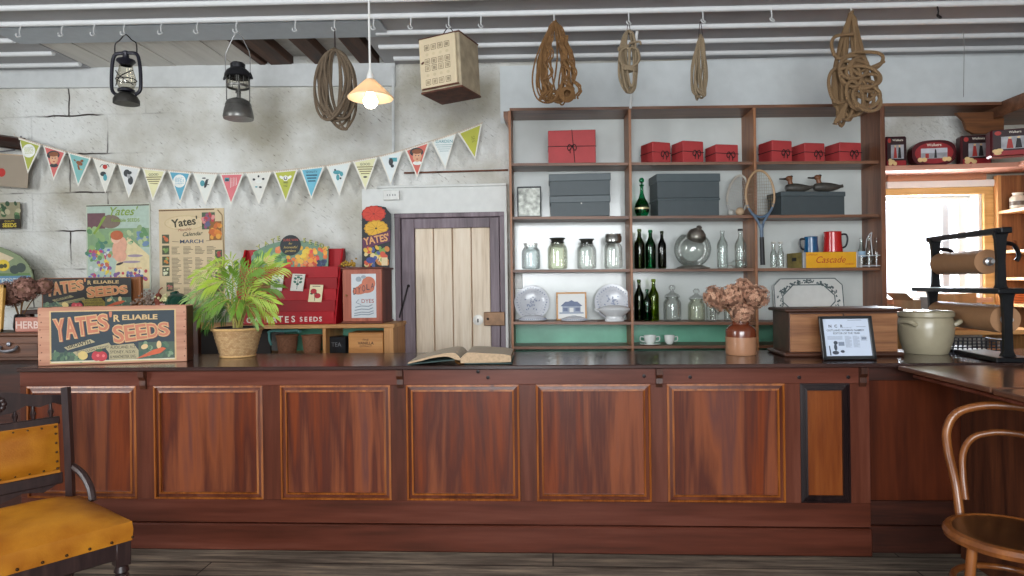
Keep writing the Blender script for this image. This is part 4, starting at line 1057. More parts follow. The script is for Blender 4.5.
clutter('orange_carton', 'bright orange carton behind the lower paper roll', 'carton', 988, 342, 4.6, .1, .12, .09, R(5), 'e07a24')
m = MB().use(M_('black mesh', '22232a', .4, .3))
w, d, h = .3, .2, .07
for k in range(13): m.bx(-w/2+k*w/12-.003, -w/2+k*w/12+.003, -d/2-.002, -d/2+.002, 0, h); m.bx(-w/2+k*w/12-.003, -w/2+k*w/12+.003, d/2-.002, d/2+.002, 0, h)
for z in (.0, .0175, .035, .0525, .07): m.tube([(-w/2, -d/2, z), (w/2, -d/2, z), (w/2, d/2, z), (-w/2, d/2, z)], .003, 5, closed=True)
m.bx(-w/2, w/2, -d/2, d/2, 0, .004)
o = m.build('mesh_basket'); place(o, (P(970, 345, 3.95).x, 3.72, CT+.012)); o.location = Q(970, 352, CT)+Vector((0, 0, .001)); tag(o, 'low black mesh basket behind the lower paper roll', 'basket')

# paper roll stand: two tiers of black iron frames with rolls running away from the viewer
CI = M_('black cast iron', '14161a', .35, .6, var=.3)
KRAFT = M_('brown kraft paper', '9c7350', .6, var=.05); KEND = M_('kraft roll end', 'b08660', .65, var=.12, nscale=60)
def dpt(px, py, d): r_ = ray(px, py); return Vector((r_.x*d, r_.y*d, EYE+r_.z*d))
n_, f_ = dpt(1000, 232, 3.25), dpt(935, 243, 3.9)
ax = Vector((f_.x-n_.x, f_.y-n_.y, 0)); LEN = ax.length; rz = math.atan2(ax.y, ax.x)     # local +x runs from the near end to the far end
zl = EYE+(277-293)/F*3.3*1; base_z = CT
st = thing('paper_roll_stand', 'black cast iron two-tier wrapping paper dispenser at the counter corner', 'paper dispenser', (n_.x, n_.y, base_z+.001), rz)
def zloc(px, py, d): return dpt(px, py, d).z-base_z
zt, zm, zb0 = zloc(1000, 231, 3.25), zloc(1003, 291, 3.25), 0.012
m = MB().use(CI); m.box((LEN/2, 0, zt), (LEN+.12, .05, .03), .004); m.build('top_bar', parent=st)
m = MB().use(CI); m.box((LEN/2-.0, 0, zm), (LEN+.26, .16, .026), .004); m.build('middle_plate', parent=st)
m = MB().use(CI); m.box((LEN/2-.02, 0, .012), (LEN+.2, .17, .024), .004); m.build('base_plate', parent=st)
def post(x, y, z0, z1, wd):
    m = MB().use(CI); m.at((x, y, 0))
    prof = [(-wd, z0), (wd, z0), (wd*.6, z0+.03), (wd*.5, (z0+z1)/2), (wd*.7, z1-.04), (wd, z1), (-wd, z1), (-wd*.7, z1-.04), (-wd*.5, (z0+z1)/2), (-wd*.6, z0+.03)]
    m.at((x, y, 0), (0, 0, PI/2)); m.prism(prof, -.012, .012); m.build('post', parent=st)
for x in (0.0, LEN): post(x, 0, zm, zt, .035)
for x in (-.05, LEN+.04): post(x, 0, .02, zm, .035)
for x, s in ((.0, -1), (LEN, 1)):
    m = MB().use(CI); m.tube(smooth_path([(x, -.0, zt-.06), (x-s*.02, -.07, zt-.07), (x-s*.03, -.1, zt-.12), (x-s*.03, -.09, zt-.15)]), .011, 8); m.build('hook_arm', parent=st)
ru = H(252, 276, 3.55, 975)/2*.95
for nm, lab, x0, x1, yy, zz, rr in (('paper_roll', 'brown paper roll on the upper tier of the black dispenser', .15, LEN-.03, -.02, (zm+zt)/2+.0, .064), ('paper_roll', 'wider brown paper roll on the lower tier of the black dispenser', -.0, LEN-.0, -.02, zm*.5+.03, .07)):
    t = thing(nm, lab, 'paper roll', st.location+Vector((0, 0, zz)), rz, 'brown paper rolls')
    m = MB().use(KRAFT); m.at((x0, yy, 0), (0, PI/2, 0)).lathe([(rr*.35, 0), (rr, 0), (rr, x1-x0), (rr*.35, x1-x0), (rr*.35, 0)], 32); m.build('paper', parent=t)
    m = MB().use(M_('steel core', 'b5b8bc', .3, .8)); m.at((x0-.05, yy, 0), (0, PI/2, 0)).lathe([(0, 0), (.01, 0), (.012, .02), (.022, .025), (.022, .05), (rr*.34, .05), (rr*.34, x1-x0+.05), (0, x1-x0+.08)], 18); m.build('core', parent=t)
# ================================================================== left wall: bunting, posters, low cabinet
BW = 4.86
flags = [(27, 150), (54, 157.5), (79.5, 163.5), (104.5, 168), (129, 172), (154, 175.5), (179.5, 177), (205.5, 177), (232, 177.5), (258.5, 177), (286, 173.5), (312, 171), (339, 167), (365.5, 160), (391, 154), (417, 147.5), (443.5, 139), (469.5, 128)]
fcols = ['a9b04a', 'd06a66', '7fb7b4', 'dcdad0', 'd8dad8', 'e0dcae', '5aa3bc', 'dfe2da', 'd9767c', 'dcdcd4', 'b3b84a', '6fb6cc', 'dbe2e0', 'e2e0b4', 'dce4e4', 'd0695c', 'dfe6e4', 'b9ba48']
fdesc = ['lime green flag with round white badge at the left end of the string', 'salmon pink flag with a portrait, second from the left end', 'turquoise flag with a leaping brown animal', 'white flag with a red flower centre',
         'white flag with a dark silhouette portrait', 'first plain cream flag with small dark lettering', 'bright blue flag with round white badge', 'white flag with a dark leaf and teal patch', 'pink flag with fine white stripes and a small picture',
         'white flag with black specks of print', 'olive green flag with a winged white emblem', 'blue flag with dark lettering lines', 'white flag with blue animal print', 'cream flag with dark lettering, above the lamp conduit', 'white flag with teal corner and dark figure over the conduit',
         'red flag with a portrait', 'white flag with blue lettering', 'plain yellow-green flag at the right end of the string']
tops = [(19, 138.5)]+[(f[0]-13, 0) for f in flags[1:]]
sx = [17.5, 42, 67, 92, 117, 141.5, 167, 192, 218.5, 245, 272.5, 299, 325.5, 352, 378.5, 404, 430.5, 457, 483]
sy = [137, 144.5, 151.5, 157.5, 163.5, 167.5, 170, 172, 173.2, 172.5, 171, 168.5, 165.5, 161, 156, 149.5, 141, 132.5, 122.5]
c0 = P(250, 172, BW)
bt = thing('bunting', 'string of eighteen vintage-print triangular flags hung across the white wall', 'bunting', c0)
SCR = M_('flag string', 'c9b9a8', .8)
pts = [P(x, y, BW)-c0 for x, y in zip(sx, sy)]
pts = [P(14, 134, BW+.03)-c0]+pts
m = MB().use(SCR); m.tube(smooth_path(pts, 4), .003, 6); m.build('string', parent=bt)
for k in range(18):
    a, b_ = P(sx[k]+.8, sy[k]+.4, BW)-c0, P(sx[k+1]-.8, sy[k+1]+.4, BW)-c0
    tip = P(flags[k][0]+(0 if k not in (16, 17) else (6 if k == 17 else 2)), sy[k]+(sy[k+1]-sy[k])*.5+32.5, BW)-c0; tip.y -= .012*((k % 3)-.6)
    m = MB(); C_ = M_('flag '+fcols[k], fcols[k], .6, var=.03); BD = M_('flag border', 'e4e2d8', .6, var=.02)
    u = (a+b_)/2; wv = (b_-a); w = wv.length
    def T(s, t, lay): return ((1-t)*(a+wv*(s+.5))+t*tip)[0], ((1-t)*(a+wv*(s+.5))+t*tip)[1]-lay*.0007, ((1-t)*(a+wv*(s+.5))+t*tip)[2]
    def tri(mt, s0, s1, t0, t1, lay):
        m.use(mt)
        m.add([T(s0, t0, lay), T(s1, t0, lay), tuple(Vector(T(0, t1, lay)))], [(0, 2, 1)])
    m.use(BD).add([T(-.5, 0, 0), T(.5, 0, 0), T(0, 1, 0), T(-.5, 0, -3), T(.5, 0, -3), T(0, 1, -3)], [(0, 2, 1), (3, 4, 5), (0, 3, 5, 2), (1, 2, 5, 4)])
    tri(C_, -.43, .43, .05, .91, 1)
    m.use(SCR)
    for q in range(11):
        s = -.45+q*.09; m.add([T(s, -.01, 2), T(s+.05, -.01, 2), T(s+.05, .025, 2), T(s, .025, 2)], [(0, 3, 2, 1)])
    f = m.build('flag', parent=bt); f['label'] = fdesc[k]
    # prints
    p = MB(); o = T(0, .3, 3); h = (Vector(T(0, 0, 0))-Vector(T(0, 1, 0))).length
    p.at((o[0], o[1]-.001, o[2]), sc=(1.3, 1, 1.3) if k not in (0, 6) else None)
    DK = M_('flag ink', '3a3d40', .6); WH = M_('flag white', 'e6e8e2', .6); TE = M_('flag teal', '4f9aa4', .6); RD = M_('flag red', 'b2352c', .6); BR = M_('flag brown', '8a5436', .6); SK = M_('flag skin', 'd9a684', .6); YE = M_('flag yellow', 'c9b648', .6)
    def lines(mt, n, z0, dz, wd): 
        p.use(mt)
        for q in range(n): p.rect(-wd/2*(1-.16*q), z0-q*dz, wd/2*(1-.16*q), z0-q*dz+dz*.45, 2)
    if k in (0, 6): p.use(WH).ell(0, .0, w*.27, w*.27, 1); p.use(C_).text('SEEDS', 0, -.006, .02, 2); p.text('QUALITY', 0, .016, .012, 2); p.text('GARDEN', 0, -.024, .012, 2)
    elif k in (1, 15): p.use(DK).ell(-.004, .018, w*.2, w*.13, 1).use(SK).ell(0, -.006, w*.13, w*.16, 2).use(BR).ell(0, .022, w*.15, w*.07, 3).use(DK).ell(-.008, -.002, .004, .003, 4, 8).ell(.008, -.002, .004, .003, 4, 8).use(RD).ell(0, -.022, .007, .003, 4, 8); p.use(WH if k == 15 else DK).ell(0, -.045, w*.13, w*.06, 1)
    elif k == 2: p.use(BR).ell(.004, .006, .022, .012, 2, 12, -.5).ell(.02, .02, .01, .008, 3, 10).ell(.0, -.022, .006, .022, 2, 10, .3).line([(-.02, .02), (-.03, .03)], .006, 2); p.use(YE).poly([(-.03, -.03), (.022, -.03), (.006, -.075), (-.006, -.075)], 1)
    elif k == 3: p.use(RD).ell(.004, .022, .014, .014, 3).use(DK).line([(-.028, .02), (-.016, .036), (0, .03)], .004, 2).line([(.03, .02), (.022, .036), (.01, .03)], .004, 2); p.use(DK).ell(-.008, -.02, .018, .014, 2).use(TE).ell(.004, -.042, .012, .02, 2)
    elif k == 4: p.use(DK).ell(-.012, .014, .02, .022, 2).ell(.01, -.03, .016, .026, 2).use(SK if 0 else M_('flag grey', '9a9c9c', .6)).ell(.0, -.002, .011, .016, 3).use(DK).ell(.004, .016, .015, .01, 4)
    elif k in (5, 13): p.use(DK).text('GOOD', 0, .018, .014, 2); lines(M_('flag tan ink', '8a7f5c', .6), 4, .006, .013, w*.5); (p.use(DK).ell(0, -.05, .012, .005, 2) if k == 13 else None)
    elif k == 7: p.use(TE).ell(-.016, -.004, .014, .018, 1).use(DK).ell(.006, -.006, .009, .028, 2, 12, -.3).ell(-.006, .026, .012, .004, 2).line([(.006, -.01), (.026, -.014)], .004, 3).line([(.006, .005), (.022, .018)], .004, 3)
    elif k == 8:
        p.use(WH)
        for q in range(5): p.rect(-.006+q*.009, -.03+.004*q, -.004+q*.009, .03, 2)
        p.use(TE).rect(-.04, .008, -.012, .03, 3).use(DK).ell(-.026, .016, .011, .006, 4)
    elif k == 9: p.use(DK).ell(-.028, .014, .008, .007, 2).ell(.028, .016, .008, .006, 2).ell(0, .032, .006, .007, 2).ell(.01, -.032, .009, .006, 2).use(WH).ell(0, .004, .02, .012, 2).use(TE).ell(-.014, -.03, .008, .004, 2)
    elif k == 10: p.use(WH).ell(-.024, .014, .014, .008, 2, 12, -.6).ell(.024, .014, .014, .008, 2, 12, .6).ell(0, .008, .016, .016, 3).use(DK).ell(0, .008, .011, .011, 4).use(WH).ell(0, .01, .006, .008, 5); p.use(DK).text('1883', 0, -.022, .012, 3); p.text('NZ', 0, -.042, .012, 3)
    elif k == 11: p.use(DK).text('QUALITY', 0, .024, .012, 2); lines(M_('flag navy', '2f5a70', .6), 4, .006, .017, w*.34)
    elif k == 12: p.use(TE).ell(-.01, .006, .024, .012, 2).ell(.016, -.004, .01, .014, 2).ell(-.006, -.024, .01, .018, 2).use(DK).ell(-.022, .02, .006, .006, 3).ell(.01, -.03, .006, .006, 3)
    elif k == 14: p.use(TE).rect(-.01, .005, .036, .028, 1).use(DK).ell(0, .004, .013, .022, 2).ell(.008, -.02, .01, .01, 2)
    elif k == 16: p.use(TE).text('GARDEN', 0, .022, .018, 2); lines(M_('flag pale ink', 'b4c4c4', .6), 4, .008, .012, w*.5)
    else: p.use(M_('flag olive', '8d8f34', .6)).text('SEEDS', .004, -.03, .02, 2, rot=R(-80))
    p.build('print', parent=f)

# --- picture posters
def poster(name, label, px0, py0, px1, py1, Y, cat='poster', paper='cfc2a2', lean=0, group=None):
    a, b_ = P(px0, py1, Y), P(px1, py0, Y)
    w, h = b_.x-a.x, b_.z-a.z
    m = MB().use(M_('paper '+paper, paper, .6, var=.04, nscale=7)).at((0, 0, 0)); m.bx(-w/2, w/2, 0, .003, 0, h)
    m.w, m.h, m.loc = w, h, Vector(((a.x+b_.x)/2, Y, a.z)); m.nm = name; m.lb = label; m.ct = cat; m.lean = lean; m.gp = group
    return m
def hang(m):
    o = m.build(m.nm); place(o, m.loc, rot=(m.lean, 0, 0)); tag(o, m.lb, m.ct, m.gp); return o
def ink(c): return M_('ink '+c, c, .6, var=.08, nscale=30)
r_ = random.Random(11)
def blobs(m, cols, n, x0, x1, z0, z1, s0, s1, lay):
    for q in range(n):
        m.use(ink(cols[q % len(cols)])).ell(r_.uniform(x0, x1), r_.uniform(z0, z1), r_.uniform(s0, s1), r_.uniform(s0, s1)*.8, lay+(q % 5)*.4, 9, r_.uniform(0, 3))
# garden poster
m = poster('garden_poster', 'colourful garden poster of a crouching child among flowers, left of the calendar', 87, 203.5, 150, 291, 4.995, paper='b9c0ae')
w, h = m.w, m.h
m.use(ink('a9bcae')).rect(-w*.48, h*.02, w*.48, h*.98, 1); m.use(ink('7d9a74')).rect(-w*.48, h*.5, w*.48, h*.72, 2)
m.use(ink('d9c79a')).poly([(-w*.1, h*.02), (w*.48, h*.02), (w*.48, h*.4), (w*.16, h*.62), (w*.04, h*.56), (-w*.04, h*.3)], 3)
m.use(ink('6b4a50')).rect(-w*.48, h*.72, -w*.2, h*.9, 3); m.use(ink('7a6a5c')).ell(-w*.12, h*.8, w*.16, h*.08, 3)
blobs(m, ['5f8a5c', '86a46c', '4a7a66', '94b078'], 34, -w*.46, -w*.08, h*.36, h*.7, w*.03, w*.07, 4)
blobs(m, ['5f8a5c', 'a9b88c', '6c86a4', '8aa074'], 26, w*.1, w*.46, h*.52, h*.72, w*.02, w*.06, 4)
blobs(m, ['b9486c', 'd9c04c', 'c9d0cc', '6c78b0', 'c26a4c', '8a5a94'], 60, -w*.46, -w*.1, h*.1, h*.48, w*.015, w*.04, 7)
blobs(m, ['6c78b0', 'b8404c', 'd8d4c4', '4a5a86', '7a5a8c'], 34, -w*.1, w*.46, h*.06, h*.24, w*.02, w*.05, 7)
m.use(ink('d9a288')).ell(w*.02, h*.5, w*.11, h*.13, 10, 16, -.3).ell(w*.03, h*.4, w*.1, h*.07, 10).use(ink('e0b49a')).ell(-w*.04, h*.6, w*.07, h*.055, 11)
m.use(ink('b8623c')).ell(-w*.02, h*.64, w*.1, h*.055, 12); m.use(ink('d9a288')).line([(w*.0, h*.5), (-w*.08, h*.38)], w*.04, 11)
m.use(ink('3a3038')).ell(w*.02, h*.31, w*.06, h*.014, 12, 10, .3); m.use(ink('9a8a98')).ell(w*.26, h*.4, w*.12, h*.016, 6).ell(w*.2, h*.33, w*.14, h*.014, 6)
m.use(ink('7f9a3c')).text("Yates'", w*.1, h*.87, h*.1, 13, bold=.01, shear=.35); m.line([(-w*.2, h*.86), (-w*.3, h*.74), (-w*.38, h*.66)], w*.035, 13); m.text('Reliable SEEDS', w*.12, h*.795, h*.04, 13, bold=.01)
m.use(ink('4a3c30')).line([(-w*.49, h*.985), (w*.49, h*.985)], h*.012, 13); m.text('', 0, 0, 1) if 0 else None
m.use(ink('c26a4c')).text('Garden Guide', w*.26, h*.25, h*.02, 13)
hang(m)
# calendar poster
m = poster('calendar_poster', 'tan planting calendar poster headed March with columns of print and small vegetable pictures', 160, 208, 224, 309, 4.994, paper='cdb893')
w, h = m.w, m.h
m.use(ink('6a4a2c')).line([(-w*.5, h*.985), (w*.35, h*.99)], h*.012, 1); m.use(ink('8a7450')).line([(w*.46, h*.02), (w*.49, h*.5), (w*.47, h*.93), (w*.4, h*.985)], w*.02, 1)
m.use(ink('c4ae86')).ell(-w*.1, h*.86, w*.32, h*.075, 1, 24); m.use(ink('d2be98')).ell(-w*.1, h*.86, w*.3, h*.066, 2, 24)
m.use(ink('3a3420')).text("Yates'", -w*.1, h*.83, h*.08, 4, bold=.025, rot=R(7)); m.use(ink('8a3a30')).text('Monthly', -w*.1, h*.78, h*.03, 4, shear=.4, rot=R(5)); m.use(ink('3a4030')).text('Calendar', w*.02, h*.73, h*.04, 4, bold=.015, shear=.4, rot=R(3))
m.use(ink('3c4660')).text('MARCH', .0, h*.655, h*.036, 4, bold=.02, width=w*.36); m.use(ink('6a6048')).line([(-w*.3, h*.675), (-w*.2, h*.67)], .004, 3).line([(w*.22, h*.675), (w*.3, h*.68)], .004, 3)
IK = ink('6e6450')
for cx in (-.24, -.06, .12, .3):
    z = h*.615
    k = 0
    while z > h*.03:
        if k in (6, 26): z -= h*.03
        wd = w*r_.uniform(.07, .15); m.use(IK).rect(cx*w-w*.07, z, cx*w-w*.07+wd, z+h*.006, 2); z -= h*.0135; k += 1
pics = [('c2643a', -.4, .7), ('6c8a4a', -.4, .59), ('c67a34', -.4, .48), ('cfd0b0', -.4, .375), ('b06a64', -.34, .22), ('a23a3a', .41, .54), ('c98a70', .41, .43), ('9a4a44', .41, .32), ('7a5a40', .41, .21)]
for c, x, z in pics:
    m.use(ink('4a5038')).rect(x*w-w*.055, z*h-h*.045, x*w+w*.055, z*h+h*.045, 2); blobs(m, [c, c, '8a9a58'], 8, x*w-w*.03, x*w+w*.03, z*h-h*.025, z*h+h*.025, w*.012, w*.03, 3)
m.use(ink('4a5a44')).rect(w*.16, h*.79, w*.36, h*.96, 2); blobs(m, ['b23a44', '8a4a6a', 'd08a84', '5a5a7a'], 22, w*.18, w*.34, h*.81, h*.94, w*.02, w*.05, 3)
m.use(ink('8a5a28')).rect(w*.27, h*.68, w*.46, h*.87, 3); blobs(m, ['d07a2c', 'd99a3c', 'c2662c'], 14, w*.29, w*.44, h*.7, h*.85, w*.03, w*.06, 5)
hang(m)
# seed merchant signs at the left edge
m = poster('wooden_sign', 'plain wooden sign board with a red mark at the left edge of the wall', -22, 153, 27, 187, 4.9, 'sign', '978a79')
m.M = Matrix.Identity(4); w, h = m.w, m.h
m.use(ink('b22a24')).ell(-w*.04, h*.42, .032, .034, 1); m.use(ink('b9a184')).line([(-w*.5, h*.985), (w*.5, h*.985)], .008, 1)
o = hang(m); o.rotation_euler = (0, R(5), 0)
m = MB().use(DARKW); a, b_ = P(-10, 135, 4.9), P(24, 148, 4.9); m.tube([(a.x-.3, 4.9, a.z+.01), (b_.x, 4.9, b_.z+.03)], .05, 8); tag(m.build('hanging_pole'), 'dark wooden pole end poking in at the left edge above the sign board', 'pole')
m = MB().use(M_('grey metal rod', '6a6a6e', .4, .4)); a, b_ = P(-10, 153, 4.93), P(18, 140, 4.93); m.tube([a, P(14, 150, 4.93), P(20, 143, 4.93), P(21, 136, 4.93)], .006, 6); tag(m.build('wall_bracket'), 'bent dark wire bracket holding the left end of the flag string', 'bracket')
m = poster('seed_sign', 'small dark sign lettered seeds with leaves above, at the left edge of the wall', -24, 202, 20, 229, 4.94, 'sign', '4a3c26')
w, h = m.w, m.h
m.use(ink('8a8468')).rect(-w*.5, h*.34, w*.5, h, 1); blobs(m, ['3c5a38', '5a7a4c', '2c4a30', 'a9a284'], 40, -w*.46, w*.46, h*.42, h*.95, w*.03, w*.08, 2)
m.use(ink('241c12')).rect(-w*.5, 0, w*.5, h*.36, 6); m.use(ink('c9b23c')).text('SEEDS', w*.26, h*.05, h*.15, 8, bold=.03); m.text('QUALITY', w*.26, h*.24, h*.07, 8)
hang(m)
Y = 4.8; q = lambda px, py: (P(px, py, Y).x, P(px, py, Y).z)
m = MB().use(ink('7d8a68')); outl = [q(-30, 287), q(32.5, 287), q(32.5, 275), q(28, 264), q(20, 256), q(10, 251), q(0, 247), q(-30, 243)]
c = Vector((outl[0][0], Y, outl[0][1])); sh = lambda pp: [(x-c.x, z-c.z) for x, z in pp]
m.prism(sh(outl), 0, .012); w = outl[1][0]-outl[0][0]; h = outl[7][1]-outl[0][1]
m.use(ink('c9b89a')).poly(sh([q(-30, 248), q(0, 252), q(14, 258), q(8, 262), q(-30, 262)]), 1)
m.use(ink('3f4a44')).ell(w*.82, h*.42, w*.08, h*.11, 3).ell(w*.72, h*.38, w*.08, h*.1, 3); m.use(ink('5e7a4a')).rect(0, h*.2, w*.96, h*.3, 2)
m.use(ink('d0b53a')).ell(w*.54, h*.48, w*.1, h*.13, 4).use(ink('4a4a2c')).ell(w*.51, h*.46, w*.04, h*.05, 5).ell(w*.57, h*.47, w*.03, h*.05, 5)
m.use(ink('5f86a4')).rect(0, 0, w*.97, h*.24, 4); m.use(ink('b8c2c4')).text('SEEDS', w*.8, h*.05, h*.14, 6, bold=.02).text("YATES'", w*.45, h*.05, h*.14, 6, bold=.02)
o = m.build('arched_sign'); place(o, c); tag(o, 'arched cardboard display sign with painted vegetables and a blue band at the left edge', 'sign')
# conduit, switch box
m = MB().use(M_('white conduit', 'cdd0d0', .5)); a, b_ = P(393, 66, 4.97), P(393.5, 192, 4.97); m.tube([(a.x, 4.97, a.z), (b_.x, 4.97, b_.z)], .012, 8); tag(m.build('conduit'), 'white electrical conduit running down the wall to the socket box', 'pipe')
a, b_ = P(384, 200.5, 4.95), P(400, 190.5, 4.95); m = MB().use(M_('white plastic', 'd9dad6')); m.bx(a.x, b_.x, 4.925, 4.96, a.z, b_.z, .004); m.use(M_('socket slots', '77787a', .5))
for s in (-.03, -.01, .012, .03): m.box(((a.x+b_.x)/2+s, 4.924, (a.z+b_.z)/2), (.006, .003, .014))
tag(m.build('socket_box'), 'white double socket box above the poppy poster', 'socket')

m = MB().use(M_('rusty rail', '6a4232', .7, .2, var=.4)); a, b_ = P(404, 173, 4.985), P(508, 170, 4.985); m.tube([a, (a+b_)/2, b_], .007, 7); tag(m.build('wall_rail'), 'thin rusty horizontal rail on the wall above the door, below the flags', 'rail')
# --- low cabinet with the red seed stand
LC = 4.56; LZ = P(320, 324.6, LC).z
lx0, lx1 = P(150, 330, LC).x, P(393, 330, LC).x
t = thing('low_cabinet', 'low open pine cabinet along the wall under the red seed stand', 'cabinet', (0, 0, 0))
m = MB().use(PINE); m.bx(lx0, lx1+.01, LC, 4.98, LZ-.028, LZ, .003); m.build('cabinet_top', parent=t)
for px in (152, 324, 388.5):
    x = P(px, 340, LC).x; m = MB().use(PINEZ); wd = .012 if px != 388.5 else .034; m.bx(x-wd, x+wd, LC+.004, 4.97, .2, LZ-.028, .002); m.build('side_panel', parent=t)
m = MB().use(GREENB); m.bx(P(262, 340, LC).x, lx1, 4.955, 4.965, .2, LZ-.028); m.build('back_board', parent=t)
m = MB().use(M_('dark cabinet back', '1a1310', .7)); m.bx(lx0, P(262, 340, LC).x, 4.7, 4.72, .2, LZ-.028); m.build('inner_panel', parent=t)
IZ = P(350, 354.2, LC+.1).z-.0
m = MB().use(PINE); m.bx(lx0, lx1, LC+.01, 4.95, IZ-.02, IZ, .002); m.build('inner_shelf', parent=t)
BASK = wicker_mat('dark woven basket', '7a4e34', '94654a')
for lb, px0, px1 in (('brown woven pot basket, left of two on the low cabinet shelf', 276.5, 298), ('brown woven pot basket, right of two, beside the cabinet divider', 302, 322)):
    pc = (px0+px1)/2; Y = 4.7; x = P(pc, 345, Y).x; r = W(px0, px1, Y)/2*.97; h = P(pc, 335, Y).z-IZ
    t = thing('woven_basket', lb, 'basket', (x, Y, IZ), 0, 'woven baskets in the low cabinet')
    m = MB().use(BASK); m.lathe([(0, 0), (r*.8, 0), (r, h), (r*.94, h), (r*.75, .01), (0, .01)], 26); m.build('basket_body', parent=t)
    m = MB().use(M_('woven rim', '86583c', .7)); m.tube([(r*cos(a), r*sin(a), h-.004) for a in [2*PI*k/24 for k in range(24)]], .006, 6, closed=True); m.build('rim', parent=t)
m = MB().use(M_('teal cloth', '5f9a96', .85)); a, b_ = P(269, 331, 4.66), P(300, 331, 4.66)
m.tube(smooth_path([(a.x, 4.66, a.z-.01), (a.x+.05, 4.64, a.z+.005), ((a.x+b_.x)/2, 4.66, a.z), (b_.x-.03, 4.67, a.z+.004), (b_.x, 4.66, a.z-.008)]), [.012]*25, 8, flat=1.4)
m.tube(smooth_path([(a.x+.01, 4.64, a.z-.01), (a.x+.02, 4.62, a.z-.06), (a.x+.03, 4.63, a.z-.1)]), .009, 8)
tag(m.build('teal_cloth'), 'folded teal cloth tucked above the left woven basket', 'cloth')
a, b_ = P(329.5, 353, LC+.06), P(347, 338.5, LC+.06); w = b_.x-a.x
t = thing('black_tin_box', 'small black box with worn pale lettering beside the cabinet divider', 'box', ((a.x+b_.x)/2, LC+.06+w/2, IZ+.001), R(-8))
m = MB().use(M_('black lacquer', '1c1d20', .35, var=.3)); m.box((0, 0, w/2), (w*.95, w*.95, w), .004); m.build('box_body', parent=t)
m = MB().use(M_('worn grey lettering', '77787a', .6)).at((0, -w*.476, 0)); m.text('TEA', -w*.05, w*.45, w*.24, 1); m.build('lettering', parent=t)
a, b_ = P(348.5, 354, LC+.05), P(383, 332.5, LC+.05); w, h = b_.x-a.x, b_.z-IZ
t = thing('stamped_wooden_box', 'small varnished wooden box with a dark stamp in the low cabinet', 'box', ((a.x+b_.x)/2, LC+.05+.1, IZ+.001))
m = MB().use(wood('orange pine box', ['b0743a', 'cc9052', 'd8a266'], 'x', .45)); m.box((0, 0, h/2), (w, .2, h), .004); m.build('box_body', parent=t)
m = MB().use(M_('dark stamp ink', '4a2c1c', .6)).at((0, -.1, 0)); m.text('FINE', 0, h*.62, h*.1, 1); m.text('VANILLA', 0, h*.46, h*.13, 1, bold=.02); m.text('EXTRACT', 0, h*.34, h*.09, 1); m.build('stamp', parent=t)
# red seed stand
Y = LC+.04; SR = M_('red stand paint', 'a00e1a', .42, var=.06, spec=.3); SRD = M_('red stand shelf', '8c0c16', .45, var=.05, spec=.3)
a, b_ = P(232.5, 323.5, Y), P(336, 323.5, Y); w = b_.x-a.x; xc = (a.x+b_.x)/2
Zt = lambda py, yy: P(290, py, yy).z-LZ
SD = .12; h1 = Zt(268.5, Y+SD)
t = thing('seed_packet_stand', 'red stepped seed packet stand with white lettering along its foot', 'display stand', (xc, Y, LZ+.001))
for k in range(5):
    y0 = SD*k/5; z0, z1 = h1*(k/5), h1*((k+1)/5)
    m = MB().use(SR if k % 2 == 0 else SRD); m.bx(-w/2+.012, w/2-.012, y0, y0+.01, z0+.002, z1+.01, .002); m.bx(-w/2+.012, w/2-.012, y0+.01, .2, z0, z0+.006)
    m.build('tier', parent=t)
zb2 = Zt(249.5, Y+.22)
pr = [(-.004, 0), (.24, 0), (.24, zb2), (.2, zb2), (SD+.01, h1+.012), (-.004, .02)]
for s in (-1, 1):
    vs = [(s*(w/2-.012), y, z) for y, z in pr]+[(s*w/2, y, z) for y, z in pr]; k = len(pr)
    m = MB().use(SR); m.add(vs, [tuple(range(k)), tuple(range(2*k-1, k-1, -1))]+[(i, i+k, (i+1) % k+k, (i+1) % k) for i in range(k)])
    m.build('side_board', parent=t)
m = MB().use(SR); m.bx(-w/2, w/2, .22, .24, 0, zb2, .002); m.build('back_board', parent=t)
m = MB().use(M_('white stand lettering', 'dcd6cc', .6)).at((0, 0, 0))
ux = lambda px: (px-284.3)/103.5*w
for i, ch in enumerate('GROW'): m.text(ch, ux(235+i*7.3), .014+.002*(i % 2), .04, 2, bold=.02)
for i, ch in enumerate('YATES'): m.text(ch, ux(268+i*6.4), .014+.003*((i+1) % 2), .045, 2, bold=.02)
for i, ch in enumerate('SEEDS'): m.text(ch, ux(301.5+i*4.8), .02, .034, 2, bold=.015)
m.build('lettering', parent=t)
